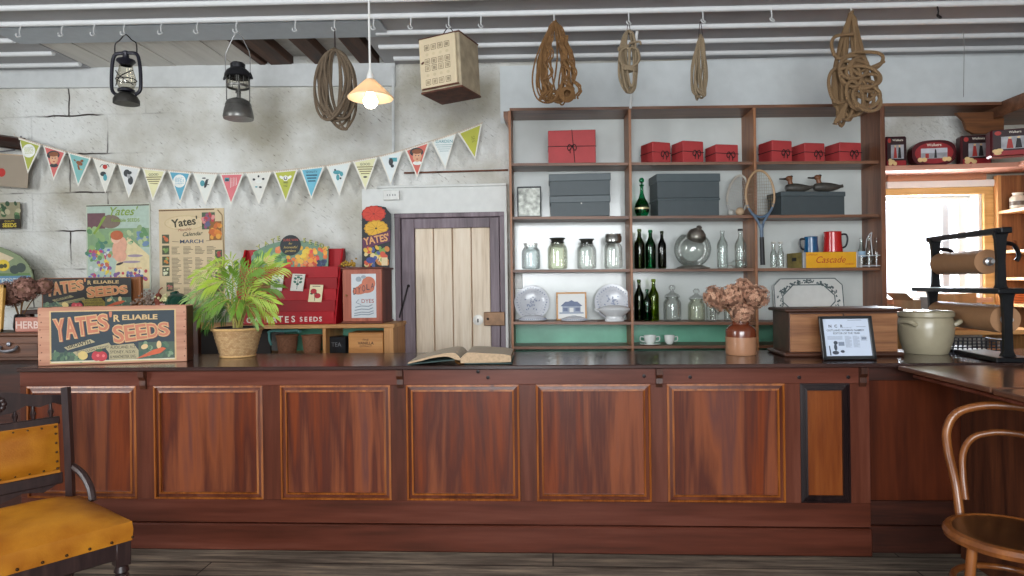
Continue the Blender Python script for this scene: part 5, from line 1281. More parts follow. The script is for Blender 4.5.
# packets in the stand
for lb, px0, py0, px1, py1, kind in (('seed packet with blue-grey flower, left of three in the red stand', 270, 274, 281.5, 291, 0), ('seed packet with green leaves in the middle of the red stand', 290, 273, 302.5, 291, 1), ('cream seed packet with two red flowers, lowest in the red stand', 308, 284, 321, 302, 2)):
    zr = (323.3-py1)/55
    yy = Y+SD*(zr-.2)-.008; a, b_ = P(px0, py1, yy), P(px1, py0, yy); w_, h_ = b_.x-a.x, b_.z-a.z
    m = MB().use(M_('packet paper', 'd8d6cc' if kind < 2 else 'd8cba4', .6, var=.02) if kind < 2 else M_('cream packet', 'd9cca6', .6, var=.02)); m.bx(-w_/2, w_/2, 0, .004, 0, h_)
    if kind == 0: m.use(ink('7a8494')).ell(0, h_*.62, w_*.22, h_*.12, 1).ell(-w_*.1, h_*.4, w_*.16, h_*.1, 2).use(ink('4a5a50')).line([(0, h_*.1), (0, h_*.6)], .004, 1)
    elif kind == 1:
        m.use(ink('3f6a5c'))
        for s, z in ((-1, .72), (1, .72), (-1, .52), (1, .52), (0, .8), (0, .4)): m.ell(s*w_*.22, h_*z, w_*.13, h_*.07, 1, 10, s*.5)
        m.line([(0, h_*.1), (0, h_*.7)], .004, 1)
    else: m.use(ink('a8222c')).ell(-w_*.18, h_*.62, w_*.24, h_*.15, 2).ell(w_*.16, h_*.36, w_*.24, h_*.15, 2).use(ink('2c3a2c')).ell(-w_*.3, h_*.48, w_*.12, h_*.06, 1).ell(w_*.02, h_*.5, w_*.1, h_*.06, 1).line([(0, h_*.06), (-w_*.1, h_*.5)], .004, 1)
    m.use(ink('55504a')).rect(-w_*.3, h_*.89, w_*.3, h_*.93, 3)
    o = m.build('seed_packet'); place(o, (a.x+w_/2, yy, a.z), rot=(-math.atan2(SD, h1), R(3 if kind == 1 else 2), 0)); tag(o, lb, 'seed packet', 'seed packets in the red stand')
# arched fruit sign in the stand
Y2 = Y+.17; q = lambda px, py: (P(px, py, Y2).x, P(px, py, Y2).z)
c = Vector((q(291, 268)[0], Y2, q(291, 269)[1])); sh = lambda px, py: (q(px, py)[0]-c.x, q(px, py)[1]-c.z)
m = MB().use(ink('6d8a74')); m.prism([sh(251, 269), sh(328, 269), sh(328, 249), sh(322, 246), sh(312, 242.5), sh(303, 240.5), sh(280, 241), sh(266, 245), sh(257, 249.5), sh(251, 256)], 0, .008)
def fb(cols, n, x0, x1, y0, y1, s0, s1, lay): 
    a, b_ = sh(x0, y1), sh(x1, y0); blobs(m, cols, n, a[0], b_[0], a[1], b_[1], s0, s1, lay)
fb(['5a8a54', '7aa064', '446f48', '8fb078'], 40, 253, 290, 252, 266, .012, .03, 1)
fb(['c9a878', 'd2b486'], 3, 266, 274, 258, 264, .025, .04, 4)
fb(['d9743a', 'd9a23c', 'c24a30', 'e0b04a', 'd88a5c'], 40, 288, 318, 254, 266, .012, .024, 4)
fb(['e0c04a', 'd9a83a'], 8, 300, 308, 247, 260, .014, .024, 6); fb(['d96a34', 'e0983a', 'e2b24a', 'd9504a'], 22, 310, 325, 248, 262, .014, .024, 6)
fb(['2c3850', '3a4868'], 8, 318, 325, 261, 266, .014, .02, 8); fb(['e08a5c', 'd97a4a'], 5, 274, 279, 248, 252, .014, .022, 5); fb(['c83a2c'], 2, 284, 288, 264, 266, .022, .026, 8)
for ch, px, py, ro in (('Y', 259, 248.5, 30), ('A', 266, 245, 22), ('T', 272.5, 242.5, 14), ('E', 278, 240, 8), ('S', 303.5, 242, -3), ('E', 309.5, 243.7, -8), ('E', 315, 245.5, -13), ('D', 320.5, 247.5, -17), ('S', 326, 250, -22)):
    x, z = sh(px, py); m.use(ink('3c4a3a')).text(ch, x+.003, z-.003, .034, 9, bold=.04, rot=R(ro)); m.use(ink('b4b465')).text(ch, x, z, .032, 11, bold=.02, rot=R(ro))
cx, cz_ = sh(290, 245.2); r = W(280, 301, Y2)/2
m.use(ink('242a2e')).ell(cx, cz_, r, r*.97, 14, 30)
m.use(ink('b2483c')).text('SURE WIN', cx, cz_+r*.4, r*.22, 16, bold=.01); m.use(ink('c9ae58')).text('for', cx, cz_+r*.08, r*.2, 16, shear=.3).text('Successful', cx, cz_-r*.28, r*.23, 16, shear=.3).text('gardens', cx, cz_-r*.62, r*.23, 16, shear=.3)
o = m.build('arched_fruit_sign'); place(o, c, rot=(R(-4), 0, 0)); tag(o, 'arched painted fruit and vegetable sign with black disc atop the red stand', 'sign')
# dye cabinet with its sign
Y = LC+.07; a, b_ = P(343, 323, Y), P(381.5, 267, Y); w, h = b_.x-a.x, b_.z-LZ; dp = .3
t = thing('dye_cabinet', 'small reddish wooden counter cabinet with a white dyes sign on its door', 'cabinet', ((a.x+b_.x)/2, Y, LZ+.001), R(-0))
RC = wood('pinkish red cabinet wood', ['8a4632', 'a85c46', 'b96e56'], 'z', .4, .8, .06); RC2 = wood('dark red cabinet wood', ['4a2018', '6a3426', '7c4030'], 'z', .45, .8, .06)
m = MB().use(RC2); m.bx(-w/2, w/2, .02, dp, 0.012, h-.012, .002); m.build('carcass', parent=t)
m = MB().use(RC); m.bx(-w/2, w/2, 0, .022, .014, h-.014, .003); m.use(M_('dull brass', '9a7a4a', .4, .6)).ball((-w*.4, -.008, h*.5), .008); m.build('door', parent=t)
m = MB().use(RC2); m.bx(-w/2-.014, w/2+.014, -.012, dp+.01, h-.014, h, .004); m.build('top_board', parent=t)
m = MB().use(RC2); m.bx(-w/2-.01, w/2+.01, -.008, dp+.01, 0, .014, .004); m.build('base_board', parent=t)
m = MB().at((.012, -.001, 0)); sw, z0, z1 = w*.63, h*.1, h*.88
m.use(M_('dye sign white', 'cdd2d6', .4, var=.02)).bx(-sw/2, sw/2, -.002, 0, z0, z1); m.at((.012, -.0035, 0)); hh = z1-z0
m.use(ink('c4745a')).ell(-sw*.1, z0+hh*.64, sw*.36, hh*.1, 1, 18, .25).ell(sw*.2, z0+hh*.78, sw*.28, hh*.16, 1).ell(sw*.1, z0+hh*.68, sw*.34, hh*.12, 1)
m.use(ink('9aa4ac')).ell(-sw*.2, z0+hh*.88, sw*.12, hh*.06, 2).ell(sw*.0, z0+hh*.93, sw*.1, hh*.04, 2)
m.use(ink('2f3c48'))
for i, ch in enumerate('DYOLA'): m.text(ch, -sw*.36+i*sw*.18, z0+hh*(.53+.035*i), hh*(.165-.01*i), 4, width=sw*.125)
m.use(ink('a8615a')).text('DYES', sw*.16, z0+hh*.34, hh*.09, 4, bold=.01, width=sw*.5)
m.use(ink('8a969e'))
for z, wd in ((.27, .7), (.2, .75), (.13, .78), (.08, .8)): m.line([(-sw*wd/2, z0+hh*(z-.03)), (-sw*.1, z0+hh*z), (sw*.2, z0+hh*(z-.01)), (sw*wd/2, z0+hh*(z+.03))], hh*.022, 3)
m.line([(-sw*.2, z0+hh*.42), (-sw*.32, z0+hh*.35), (-sw*.1, z0+hh*.3)], hh*.014, 3)
m.build('sign', parent=t)
DCZ = LZ+.001+h
# poppy poster standing on the cabinet
Y = LC+.28; a, b_ = P(362, 267, Y), P(391, 205, Y); w, h = b_.x-a.x, b_.z-DCZ
m = MB().use(ink('20262a'));
outl = [(-w/2, 0), (w*.42, 0), (w*.48, h*.6), (w*.48, h*.86), (w*.36, h*.92), (w*.3, h*.97), (0, h), (-w*.34, h*.98), (-w*.5, h*.9)]
m.prism(outl, 0, .006)
def flower(cx, cz_, rx, rz_, col, dk, cc, lay):
    m.use(ink(dk))
    for k in range(14): a_ = 2*PI*k/14; m.ell(cx+rx*.82*cos(a_), cz_+rz_*.82*sin(a_), rx*.22, rz_*.24, lay, 8)
    m.use(ink(col)).ell(cx, cz_, rx*.9, rz_*.9, lay+1, 22); m.use(ink(dk))
    for k in range(9): a_ = 2*PI*k/9; m.line([(cx+rx*.2*cos(a_), cz_+rz_*.2*sin(a_)), (cx+rx*.8*cos(a_), cz_+rz_*.8*sin(a_))], .004, lay+2)
    m.use(ink(cc)).ell(cx, cz_, rx*.1, rz_*.12, lay+3)
flower(-w*.1, h*.865, w*.4, h*.13, 'c8402c', 'b02e20', '90281c', 1); flower(-w*.02, h*.63, w*.4, h*.13, 'd8a832', 'c08e22', '4a3a1c', 4)
m.use(ink('a06a74')).poly([(-w*.46, h*.3), (w*.44, h*.4), (w*.46, h*.56), (-w*.46, h*.44)], 2) if 0 else None
m.use(ink('5c2c4a')).poly([(-w*.48, h*.29), (w*.45, h*.42), (w*.46, h*.6), (-w*.48, h*.47)], 6); m.use(ink('d8a066')).text("YATES'", -.0, h*.4, h*.115, 8, bold=.03, rot=R(10), width=w*.86)
blobs(m, ['d0a83c', 'c8563c', 'd8c48c', '4a5a8c', 'c07a3c', '7a9a4c'], 40, -w*.4, w*.36, h*.03, h*.32, w*.06, w*.12, 8)
m.use(ink('3a4486')).ell(-w*.2, h*.12, w*.16, h*.05, 13).use(ink('d8c49a')).rect(w*.16, h*.03, w*.36, h*.16, 13)
o = m.build('flower_poster'); place(o, ((a.x+b_.x)/2, Y, DCZ+.001), rot=(R(-2), 0, 0)); tag(o, 'die-cut card with big red and yellow flowers standing on the dye cabinet', 'poster')
# small dried yellow posy on the cabinet
p = P(350, 262, LC+.14)
t = thing('dried_posy', 'little bunch of dried yellow flowers lying on the dye cabinet', 'dried flowers', (p.x, LC+.14, DCZ+.001))
m = MB().use(M_('dried gold petals', 'b08a30', .7, var=.3, nscale=60)); r_ = random.Random(3)
for k in range(46): m.ball((r_.gauss(0, .028), r_.gauss(0, .02), .012+abs(r_.gauss(0, .014))), r_.uniform(.006, .011), 6, 4)
m.build('petals', parent=t)
m = MB().use(M_('dried brown stem', '6a4a24', .8))
for k in range(8): m.tube([(-.03, 0, .01), (-.07-.01*(k % 3), r_.gauss(0, .01), .008+.01*(k % 2))], .002, 5)
m.build('stems', parent=t)
# ================================================================== on the counter
def crate_art(m, w, h, sub):
    """printed label: lettering, banners, vegetables; origin at the lower left of the label"""
    NAVY = ink('2c3840') if not sub else ink('1c1a18'); LET = ink('bb7458') if not sub else ink('c07a50'); LETD = ink('7c3c30'); CRM = ink('c6a878') if not sub else ink('b89a68')
    if not sub: m.use(CRM).rect(-.008, -.006, w+.008, h+.006, 0)
    m.use(NAVY).rect(0, 0, w, h, 1)
    def big(txt, x0, z0, x1, z1, s0, s1):
        n = len(txt)
        for i, ch in enumerate(txt):
            f = i/(n-1); x = x0+(x1-x0)*f; z = z0+(z1-z0)*f; s = s0+(s1-s0)*f; cw = abs(x1-x0)/(n-1)*.98
            for mt, bd, ly, dx in ((ink('a85a48' if not sub else '8a4c30'), .07, 3, .006), (CRM, .065, 4, 0), (LET, .022, 6, 0)):
                m.use(mt).text(ch, x+dx*w, z-dx*.6*h, s, ly, bold=bd, width=cw*(1.08 if bd > .03 else .96), rot=R(6 if z1 > z0 else 2))
    big('YATES', w*.075, h*.45, w*.42, h*.63, h*.41, h*.31); m.use(LET).text("'", w*.475, h*.72, h*.26, 6, bold=.03)
    big('SEEDS', w*.545, h*.38, w*.915, h*.49, h*.33, h*.26)
    m.use(CRM).text('R', w*.525, h*.79, h*.135, 5, bold=.03); m.text('ELIABLE', w*.57, h*.82, h*.1, 5, align='LEFT', bold=.03, width=w*.29)
    ban = ink('a89c7a') if not sub else ink('8a8058'); blk = ink('2c2c2a')
    m.use(ban).poly([(w*.1, h*.3), (w*.31, h*.45), (w*.35, h*.39), (w*.13, h*.24)], 7).poly([(w*.17, h*.2), (w*.46, h*.37), (w*.48, h*.3), (w*.2, h*.12)], 8)
    m.use(blk).text('GROWTH', w*.22, h*.32, h*.07, 10, rot=R(13), bold=.02); m.text('THOROUGHLY TESTED', w*.33, h*.215, h*.055, 10, rot=R(10), width=w*.26)
    m.use(ban if not sub else ink('8a7a34')).poly([(w*.42, h*.3), (w*.66, h*.34), (w*.7, h*.2), (w*.7, h*.03), (w*.46, h*.03), (w*.46, h*.16)], 6)
    m.use(blk)
    for z, tx in ((.245, 'AUCKLAND, N.Z.'), (.15, 'SYDNEY, N.S.W.'), (.055, '& MANCHESTER, ENG.')): m.text(tx, w*.575, h*z, h*.06, 9, width=w*.21)
    m.use(ink('4a5a4c')).rect(0, 0, w*.2, h*.2, 2).rect(w*.7, h*.0, w, h*.36, 2); blobs(m, ['4f6a52', '3a5044', '6a8060'], 30, w*.01, w*.28, h*.03, h*.2, w*.01, w*.03, 3); blobs(m, ['4f6a52', '3a5a4a', '7a9070'], 26, w*.72, w*.98, h*.04, h*.34, w*.01, w*.03, 3)
    m.use(ink('c9b070')).ell(w*.25, h*.13, w*.04, h*.085, 11, 14, -.5)
    m.use(ink('b23840')).ell(w*.36, h*.11, w*.04, h*.1, 12).ell(w*.4, h*.1, w*.045, h*.1, 12).use(ink('d0686a')).ell(w*.37, h*.12, w*.012, h*.03, 13).ell(w*.415, h*.11, w*.012, h*.03, 13).use(ink('3a5a3c')).ell(w*.38, h*.22, w*.03, h*.03, 13)
    m.use(ink('c45c3a')).poly([(w*.68, h*.03), (w*.88, h*.13), (w*.93, h*.22), (w*.9, h*.25), (w*.82, h*.2)], 11); m.use(ink('d6b684')).ell(w*.75, h*.27, w*.03, h*.05, 10, 12, .4).ell(w*.87, h*.3, w*.02, h*.08, 10)
    m.use(ink('cfc6ac')).rect(0, -.0, w, h*.025, 12) if not sub else None
PEACH = wood('faded pinkish crate pine', ['94604a', 'b37e64', 'c29276'], 'x', .6, 1.1, .08)
CRD = wood('dark crate side', ['2c1610', '4a281c', '5e3626'], 'y', .55, 1.2, .1)
A, B_ = Q(38, 366.5, CT), Q(187, 361.5, CT); d = B_-A; w = d.length; rz = math.atan2(d.y, d.x)
h = (B_-Vector((0, 0, EYE))).length; h = EYE-CT+0; 
dm = (FW.dot(A)); h = dpt(38, 308, dm).z-CT
DP = .13
t = thing('seed_crate', 'large wooden seed crate with printed label at the left end of the counter', 'crate', ((A+B_)/2+Vector((0, 0, .001)))+Vector((-sin(rz), cos(rz), 0))*DP/2, rz)
m = MB().use(PEACH); m.bx(-w/2, w/2, -DP/2, -DP/2+.016, 0, h, .003); m.bx(-w/2, w/2, DP/2-.016, DP/2, 0, h, .003); m.use(ink('5a3428'))
for x in (-w/2+.012, w/2-.012):
    for k in range(7): m.ell(x+.006*(k % 2), h*(.1+.13*k), .0035, None, DP/2/.0002+2, 8)
m.build('side_board', parent=t)
m = MB().use(CRD); m.bx(-w/2+.001, -w/2+.02, -DP/2+.016, DP/2-.016, 0, h, .002); m.bx(w/2-.02, w/2+.001, -DP/2+.002, DP/2-.002, 0, h-.003, .002); m.build('end_board', parent=t)
m = MB().use(PEACH); m.bx(-w/2+.02, w/2-.02, -DP/2+.016, DP/2-.016, h-.02, h-.004, .002); m.build('lid', parent=t)
m = MB().at((-w/2+w*.088, -DP/2-.0003, h*.05)); crate_art(m, w*.828, h*.87, False); m.build('printed_label', parent=t)
# rear crate on the chest
A, B_ = P(41, 306, 4.3), P(131, 306, 4.3); w = B_.x-A.x; h = P(80, 277.5, 4.3).z-P(80, 309, 4.3).z; zb_ = P(80, 309, 4.3).z
RW = wood('brown rear crate wood', ['6a3c1c', '8c5226', 'a2642f'], 'z', .5, 1.0)
t = thing('seed_box', 'smaller dark-labelled seed box standing behind the large crate', 'crate', ((A.x+B_.x)/2, 4.4, zb_), R(9))
m = MB().use(RW); m.bx(-w/2, w/2, -.05, -.02, 0, h, .003); m.bx(-w/2-.004, -w/2+.022, -.054, -.016, 0, h+.002, .003); m.bx(w/2-.022, w/2+.004, -.054, -.016, 0, h+.002, .003); m.build('box_body', parent=t)
m = MB().at((-w/2+w*.05, -.1005, .003)); crate_art(m, w*.89, h*.96, True); m.build('printed_label', parent=t)
# tall narrow table the box and trinkets rest on
m_ = thing('side_table', 'dark wooden table behind the large crate carrying the small seed box', 'table', (0, 0, 0))
m = MB().use(DARKW); m.bx(P(30, 310, 4.3).x, P(186, 310, 4.3).x, 4.22, 4.52, zb_-.03, zb_-.0005, .003); m.build('table_top', parent=m_)
for x in (P(34, 310, 4.3).x, P(182, 310, 4.3).x):
    for y in (4.26, 4.48):
        m = MB().use(DARKZ); m.bx(x-.022, x+.022, y-.022, y+.022, 0, zb_-.03, .003); m.build('leg', parent=m_)
# trinkets behind the crate: dried grass, little pot, green lamp-shade shape
TZ = zb_
p = P(148, 304, 4.36)
t = thing('dried_grass_bunch', 'low bunch of greyish dried flowers behind the large crate', 'dried flowers', (p.x, 4.36, TZ))
m = MB().use(M_('dusty dried flower', '8f7a6c', .85, var=.3, nscale=80)); r_ = random.Random(5)
for k in range(90): m.ball((r_.gauss(0, .045), r_.gauss(0, .03), .03+abs(r_.gauss(0, .032))), r_.uniform(.005, .01), 5, 4)
m.build('flower_heads', parent=t)
m = MB().use(M_('dried brown stem', '6a4a24'))
for k in range(16): m.tube([(r_.gauss(0, .01), r_.gauss(0, .01), 0), (r_.gauss(0, .04), r_.gauss(0, .02), .06)], .0018, 5)
m.build('stems', parent=t)
p = P(158.5, 303, 4.32); t = thing('rusty_figure', 'small rusty red ornament with a bent stalk behind the large crate', 'ornament', (p.x, 4.32, TZ))
m = MB().use(M_('rust', '7a3a28', .7, var=.3)); m.lathe([(0, 0), (.026, 0), (.022, .03), (.028, .05), (.018, .07), (.022, .085), (.012, .1), (0, .105)], 16); m.tube(smooth_path([(0, 0, .1), (.01, 0, .125), (.03, 0, .14)]), .004, 6); m.build('body', parent=t)
p = P(164.5, 303, 4.3); t = thing('cream_flower_pot', 'little posy of cream flowers in a pink pot behind the large crate', 'flowers', (p.x, 4.3, TZ))
m = MB().use(M_('pink pot', 'c9a09c', .5)); m.lathe([(0, 0), (.022, 0), (.03, .03), (.026, .03), (0, .01)], 16); m.build('pot', parent=t)
m = MB().use(M_('cream petals', 'd6d09c', .7, var=.15))
for k in range(26): m.ball((r_.gauss(0, .02), r_.gauss(0, .015), .05+abs(r_.gauss(0, .025))), r_.uniform(.007, .012), 6, 4)
m.build('petals', parent=t)
p = P(178, 303, 4.36); t = thing('green_glass_shade', 'dark green glass lamp shade lying behind the large crate beside the palm', 'lamp shade', (p.x, 4.36, TZ+.003), rot=(0, R(-14), 0))
m = MB().use(M_('dark green glass', '123a2c', .15, spec=.7)); m.lathe([(.095, .0), (.1, .012), (.085, .05), (.055, .082), (.03, .095), (.026, .11), (0, .11)], 28); m.lathe([(.092, .0), (.08, .045), (.05, .076), (0, .09)], 28); m.build('shade', parent=t)

# wooden chest with drawer at far left, and things on it
A, B_ = P(-20, 366, 3.62), P(37, 333, 3.62); CZ_ = B_.z
x0, x1 = P(-60, 350, 3.62).x, P(41, 350, 3.62).x
t = thing('drawer_chest', 'low dark wooden chest with a cup-pull drawer at the far left end of the counter', 'chest', ((x0+x1)/2, 3.75, CT+.001)); w = x1-x0; h = CZ_-CT
m = MB().use(wood('dark chest wood', ['38231a', '563727', '6e4835'], 'x', .45, 1.0, .1)); m.bx(-w/2, w/2, -.12, .16, 0, h-.02, .004); m.bx(-w/2-.008, w/2+.008, -.135, .17, h-.02, h, .006); m.build('carcass', parent=t)
m = MB().use(_M['dark chest wood']); m.bx(-w/2+.02, w/2-.02, -.132, -.12, .02, h*.62, .004); m.build('drawer', parent=t); dw = COL.objects[-1]
m = MB().use(M_('worn silver pull', '9a9aa0', .3, .8)); xx = P(7, 350, 3.6).x-(x0+x1)/2
m.at((xx, -.135, h*.42)); m.tube(smooth_path([(-.05, 0, .015), (-.045, -.02, -.002), (0, -.03, -.01), (.045, -.02, -.002), (.05, 0, .015)]), .008, 8); m.ball((0, -.004, .03), (.014, .008, .014)); m.build('cup_pull', parent=dw)
p = P(26, 333, 3.66)
t = thing('herb_box', 'small pinkish wooden box lettered herb on the chest beside the large crate', 'box', (p.x+.01, 3.72, CZ_+.003)); w = W(13.5, 42, 3.66); h = H(318, 332.5, 3.66, 26)
m = MB().use(wood('dusty pink box wood', ['8a5448', 'a86c5c', 'b47c6c'], 'x', .6)); m.box((0, 0, h/2), (w, .1, h), .004); m.build('box_body', parent=t)
m = MB().use(M_('faded lettering', 'c9b0a4', .6)).at((0, -.0505, 0)); m.text('HERBS', w*.02, h*.25, h*.5, 1, bold=.02); m.build('lettering', parent=t)
def hydrangea(m_head, c, r, rr):
    n = int(130*(r/.05)**1.2)
    m_head.use(M_('hydrangea core', '7c5a48', .9)).ball(c, r*.8, 10, 8)
    for k in range(n):
        z = rr.uniform(-1, 1); a = rr.uniform(0, 2*PI); q = math.sqrt(1-z*z); nv = Vector((q*cos(a), q*sin(a), z)); rad = r*rr.uniform(.86, 1.06)
        tq = nv.to_track_quat('Z', 'Y'); ph = rr.uniform(0, PI); s = r*rr.uniform(.15, .22)
        m_head.use(m_head.pet[k % 3])
        for j in range(4):
            aj = ph+j*PI/2; vs = []
            for (u, v, zz) in ((0, 0, 0), (s*.75, -s*.45, s*.25*rr.uniform(-.3, 1)), (s, 0, s*.35*rr.uniform(0, 1)), (s*.75, s*.45, s*.25*rr.uniform(-.3, 1))):
                x_, y_ = u*cos(aj)-v*sin(aj), u*sin(aj)+v*cos(aj); vs.append(tuple(Vector(c)+nv*rad+tq @ Vector((x_, y_, zz))))
            m_head.add(vs, [(0, 1, 2, 3)])
def hyd_heads(t, heads, cols, seed):
    rr = random.Random(seed)
    for (x, y, z, r) in heads:
        m = MB(); m.pet = [M_('petal '+c_, c_, .85, var=.1) for c_ in cols]; hydrangea(m, (x, y, z), r, rr); m.build('flower_head', parent=t)
    m = MB().use(M_('dried brown stem', '6a4a24'))
    for (x, y, z, r) in heads: m.tube(smooth_path([(x*.15, y*.15, t['sz']), (x*.5, y*.5, (t['sz']+z)/2), (x, y, z)]), .0032, 5)
    m.build('stems', parent=t)
p = P(20, 326, 3.84); zt_ = CZ_
t = thing('dried_hydrangeas', 'dusky dried hydrangea heads in a dark vase on the chest at far left', 'dried flowers', (p.x, 3.84, CZ_+.002)); t['sz'] = .1
m = MB().use(M_('dark vase', '1c1618', .3)); m.lathe([(0, 0), (.03, 0), (.036, .02), (.03, .09), (.024, .1), (.02, .1), (0, .02)], 20); m.build('vase', parent=t)
S = W(19.5, 20.5, 3.84); zz = lambda py: P(20, py, 3.84).z-CZ_
hyd_heads(t, [(-8*S, 0, zz(296), 10.5*S), (9*S, -.02, zz(290), 11*S), (-2*S, .05, zz(287), 10*S), (20*S, .04, zz(287), 8*S), (-17*S, .03, zz(290), 8*S)], ['8a6256', '9c7466', '7a5448'], 2)
del t['sz']
A, B_ = P(-26, 331, 3.72), P(7, 285, 3.72); w, h = B_.x-A.x, B_.z-CZ_
t = thing('yellow_picture_frame', 'yellow wooden frame with blue and red design cut by the left edge of the view', 'picture', ((A.x+B_.x)/2, 3.68, CZ_+.003), rot=(R(-5), 0, 0))
m = MB().use(wood('yellow frame wood', ['9a7030', 'b98c40', 'c99e54'], 'z', .5))
for q in ((-w/2, -w/2+.02, 0, h), (w/2-.02, w/2, 0, h), (-w/2, w/2, 0, .02), (-w/2, w/2, h-.02, h)): m.bx(q[0], q[1], -.01, .012, q[2], q[3], .002)
m.build('frame', parent=t)
m = MB().at((0, 0, 0)); m.use(ink('c9a83c')).rect(-w/2+.015, .015, w/2-.015, h-.015, 1); m.use(ink('24306a')).rect(-w/2+.015, h*.3, w/2-.02, h*.62, 2); m.use(ink('a82428')).rect(-w/2+.015, h*.06, w/2-.02, h*.27, 2); m.build('picture_sheet', parent=t)

# palm in a wicker basket
p = Q(238, 356.5, CT)
t = thing('potted_palm', 'bright green parlour palm in a round tapered wicker basket on the counter', 'potted plant', (p.x, p.y, CT+.001))
rt, rb = W(214, 261, p.y)/2*.97, W(222, 254.5, p.y)/2*.97; h = EYE-0; h = P(238, 328, p.y-rt).z-CT; h = dpt(238, 330, FW.dot(p)-rt*.6).z-CT
m = MB().use(wicker_mat('straw wicker', 'b48a5c', 'd0ac7c')); pr = [(0, 0), (rb, 0)]
for k in range(1, 17):
    f = k/16; r_k = rb+(rt-rb)*f; pr.append((r_k+.0025*(k % 2), h*f))
m.lathe(pr+[(rt*.95, h), (rb*.95, .02), (0, .02)], 44); m.build('basket', parent=t)
m = MB().use(M_('wicker rim', 'c9a068', .7, bump=.4, nscale=60)); m.tube([(rt*cos(a), rt*sin(a), h) for a in [2*PI*k/40 for k in range(40)]], .0085, 8, closed=True); m.tube([(rb*cos(a), rb*sin(a), .006) for a in [2*PI*k/40 for k in range(40)]], .007, 8, closed=True); m.build('basket_rim', parent=t)
m = MB().use(M_('black nursery pot', '17181a', .4)); m.lathe([(rt*.84, h-.03), (rt*.88, h+.012), (rt*.82, h+.012), (rt*.8, h-.01), (0, h-.012)], 36); m.build('inner_pot', parent=t)
G1, G2, G3 = M_('palm yellow green', '94ac30', .45, var=.12), M_('palm mid green', '64892a', .45, var=.12), M_('palm deep green', '426a2a', .45, var=.12)
GS = M_('palm stalk', 'a8a050', .5)
Ss = W(237.5, 238.5, p.y); rp_ = random.Random(21)
def pp(px, py, dy=0.0): v = P(px, py, p.y+dy); return Vector((v.x-p.x, dy, v.z-CT))
root = Vector((0, 0, h))
#   mid control, tip, depth of tip, leaflet length, colour
fr = [((215, 285), (189, 300), -.05, .12, G2), ((222, 268), (196, 276), .06, .12, G1), ((232, 262), (212, 266), .1, .11, G1), ((250, 285), (268, 258), .02, .13, G1), ((252, 282), (281, 268), -.06, .13, G1), ((248, 296), (274, 303), -.08, .1, G1),
      ((222, 292), (199, 318), -.1, .1, G2), ((236, 290), (229, 272), -.12, .12, G2), ((243, 285), (240, 265), .08, .12, G2), ((230, 300), (210, 310), -.12, .1, G2), ((252, 300), (272, 316), -.04, .1, G1), ((224, 305), (206, 327), .0, .08, G3),
      ((240, 300), (236, 312), -.16, .1, G2), ((255, 290), (274, 288), .1, .12, G2), ((215, 296), (193, 312), .08, .1, G3), ((246, 305), (258, 322), -.12, .08, G2), ((228, 282), (208, 287), -.1, .12, G1), ((246, 278), (258, 268), -.1, .12, G2), ((234, 302), (222, 318), .12, .1, G3), ((248, 300), (264, 300), .14, .12, G3)]
for (mx_, my_), (tx, ty), dy, ll, col in fr:
    a = root+Vector((rp_.gauss(0, .012), rp_.gauss(0, .012), 0)); b_ = pp(mx_, my_, dy*.5); c_ = pp(tx, ty, dy)
    path = smooth_path([a, a*.45+b_*.55+Vector((0, 0, .01)), b_, (b_+c_)/2+Vector((0, 0, .012)), c_], 6)
    m = MB().use(GS); N_ = len(path); m.tube(path, [.004*(1-.75*i/N_) for i in range(N_)], 6); m.use(col)
    st_ = int(N_*.36)
    for i in range(st_, N_):
        f = (i-st_)/(N_-st_); tg = (path[min(i+1, N_-1)]-path[i-1]).normalized()
        side = tg.cross(Vector((0, -1, 0.25))); side = side.normalized() if side.length > .01 else Vector((1, 0, 0))
        upv = side.cross(tg).normalized()
        for s in (-1, 1):
            L_ = ll*(.55+.9*f*(1-f)*1.6)*rp_.uniform(.85, 1.1)*(1 if f < .95 else .8)
            dirv = (tg*(.75+.5*f)+side*s*(.85-.35*f)+upv*.12*rp_.uniform(-1, 1)+Vector((0, 0, -.12))).normalized()
            wv_ = dirv.cross(upv).normalized()*(.0042)
            o = path[i]; p1 = o+dirv*L_*.4+upv*.004; p2 = o+dirv*L_*.75+Vector((0, 0, -.06*L_)); p3 = o+dirv*L_+Vector((0, 0, -.2*L_))
            m.add([tuple(o), tuple(p1+wv_), tuple(p1-wv_), tuple(p2+wv_*.7), tuple(p2-wv_*.7), tuple(p3)], [(0, 2, 1), (1, 2, 4, 3), (3, 4, 5)])
    m.build('frond', parent=t)
m = MB().use(M_('palm stem base', '8a7a48', .7, var=.2))
for k in range(7): m.cyl((rp_.gauss(0, .016), rp_.gauss(0, .016), h-.012), (rp_.gauss(0, .016), rp_.gauss(0, .016), h+.06), .006, .004, 8)
m.build('stem', parent=t)

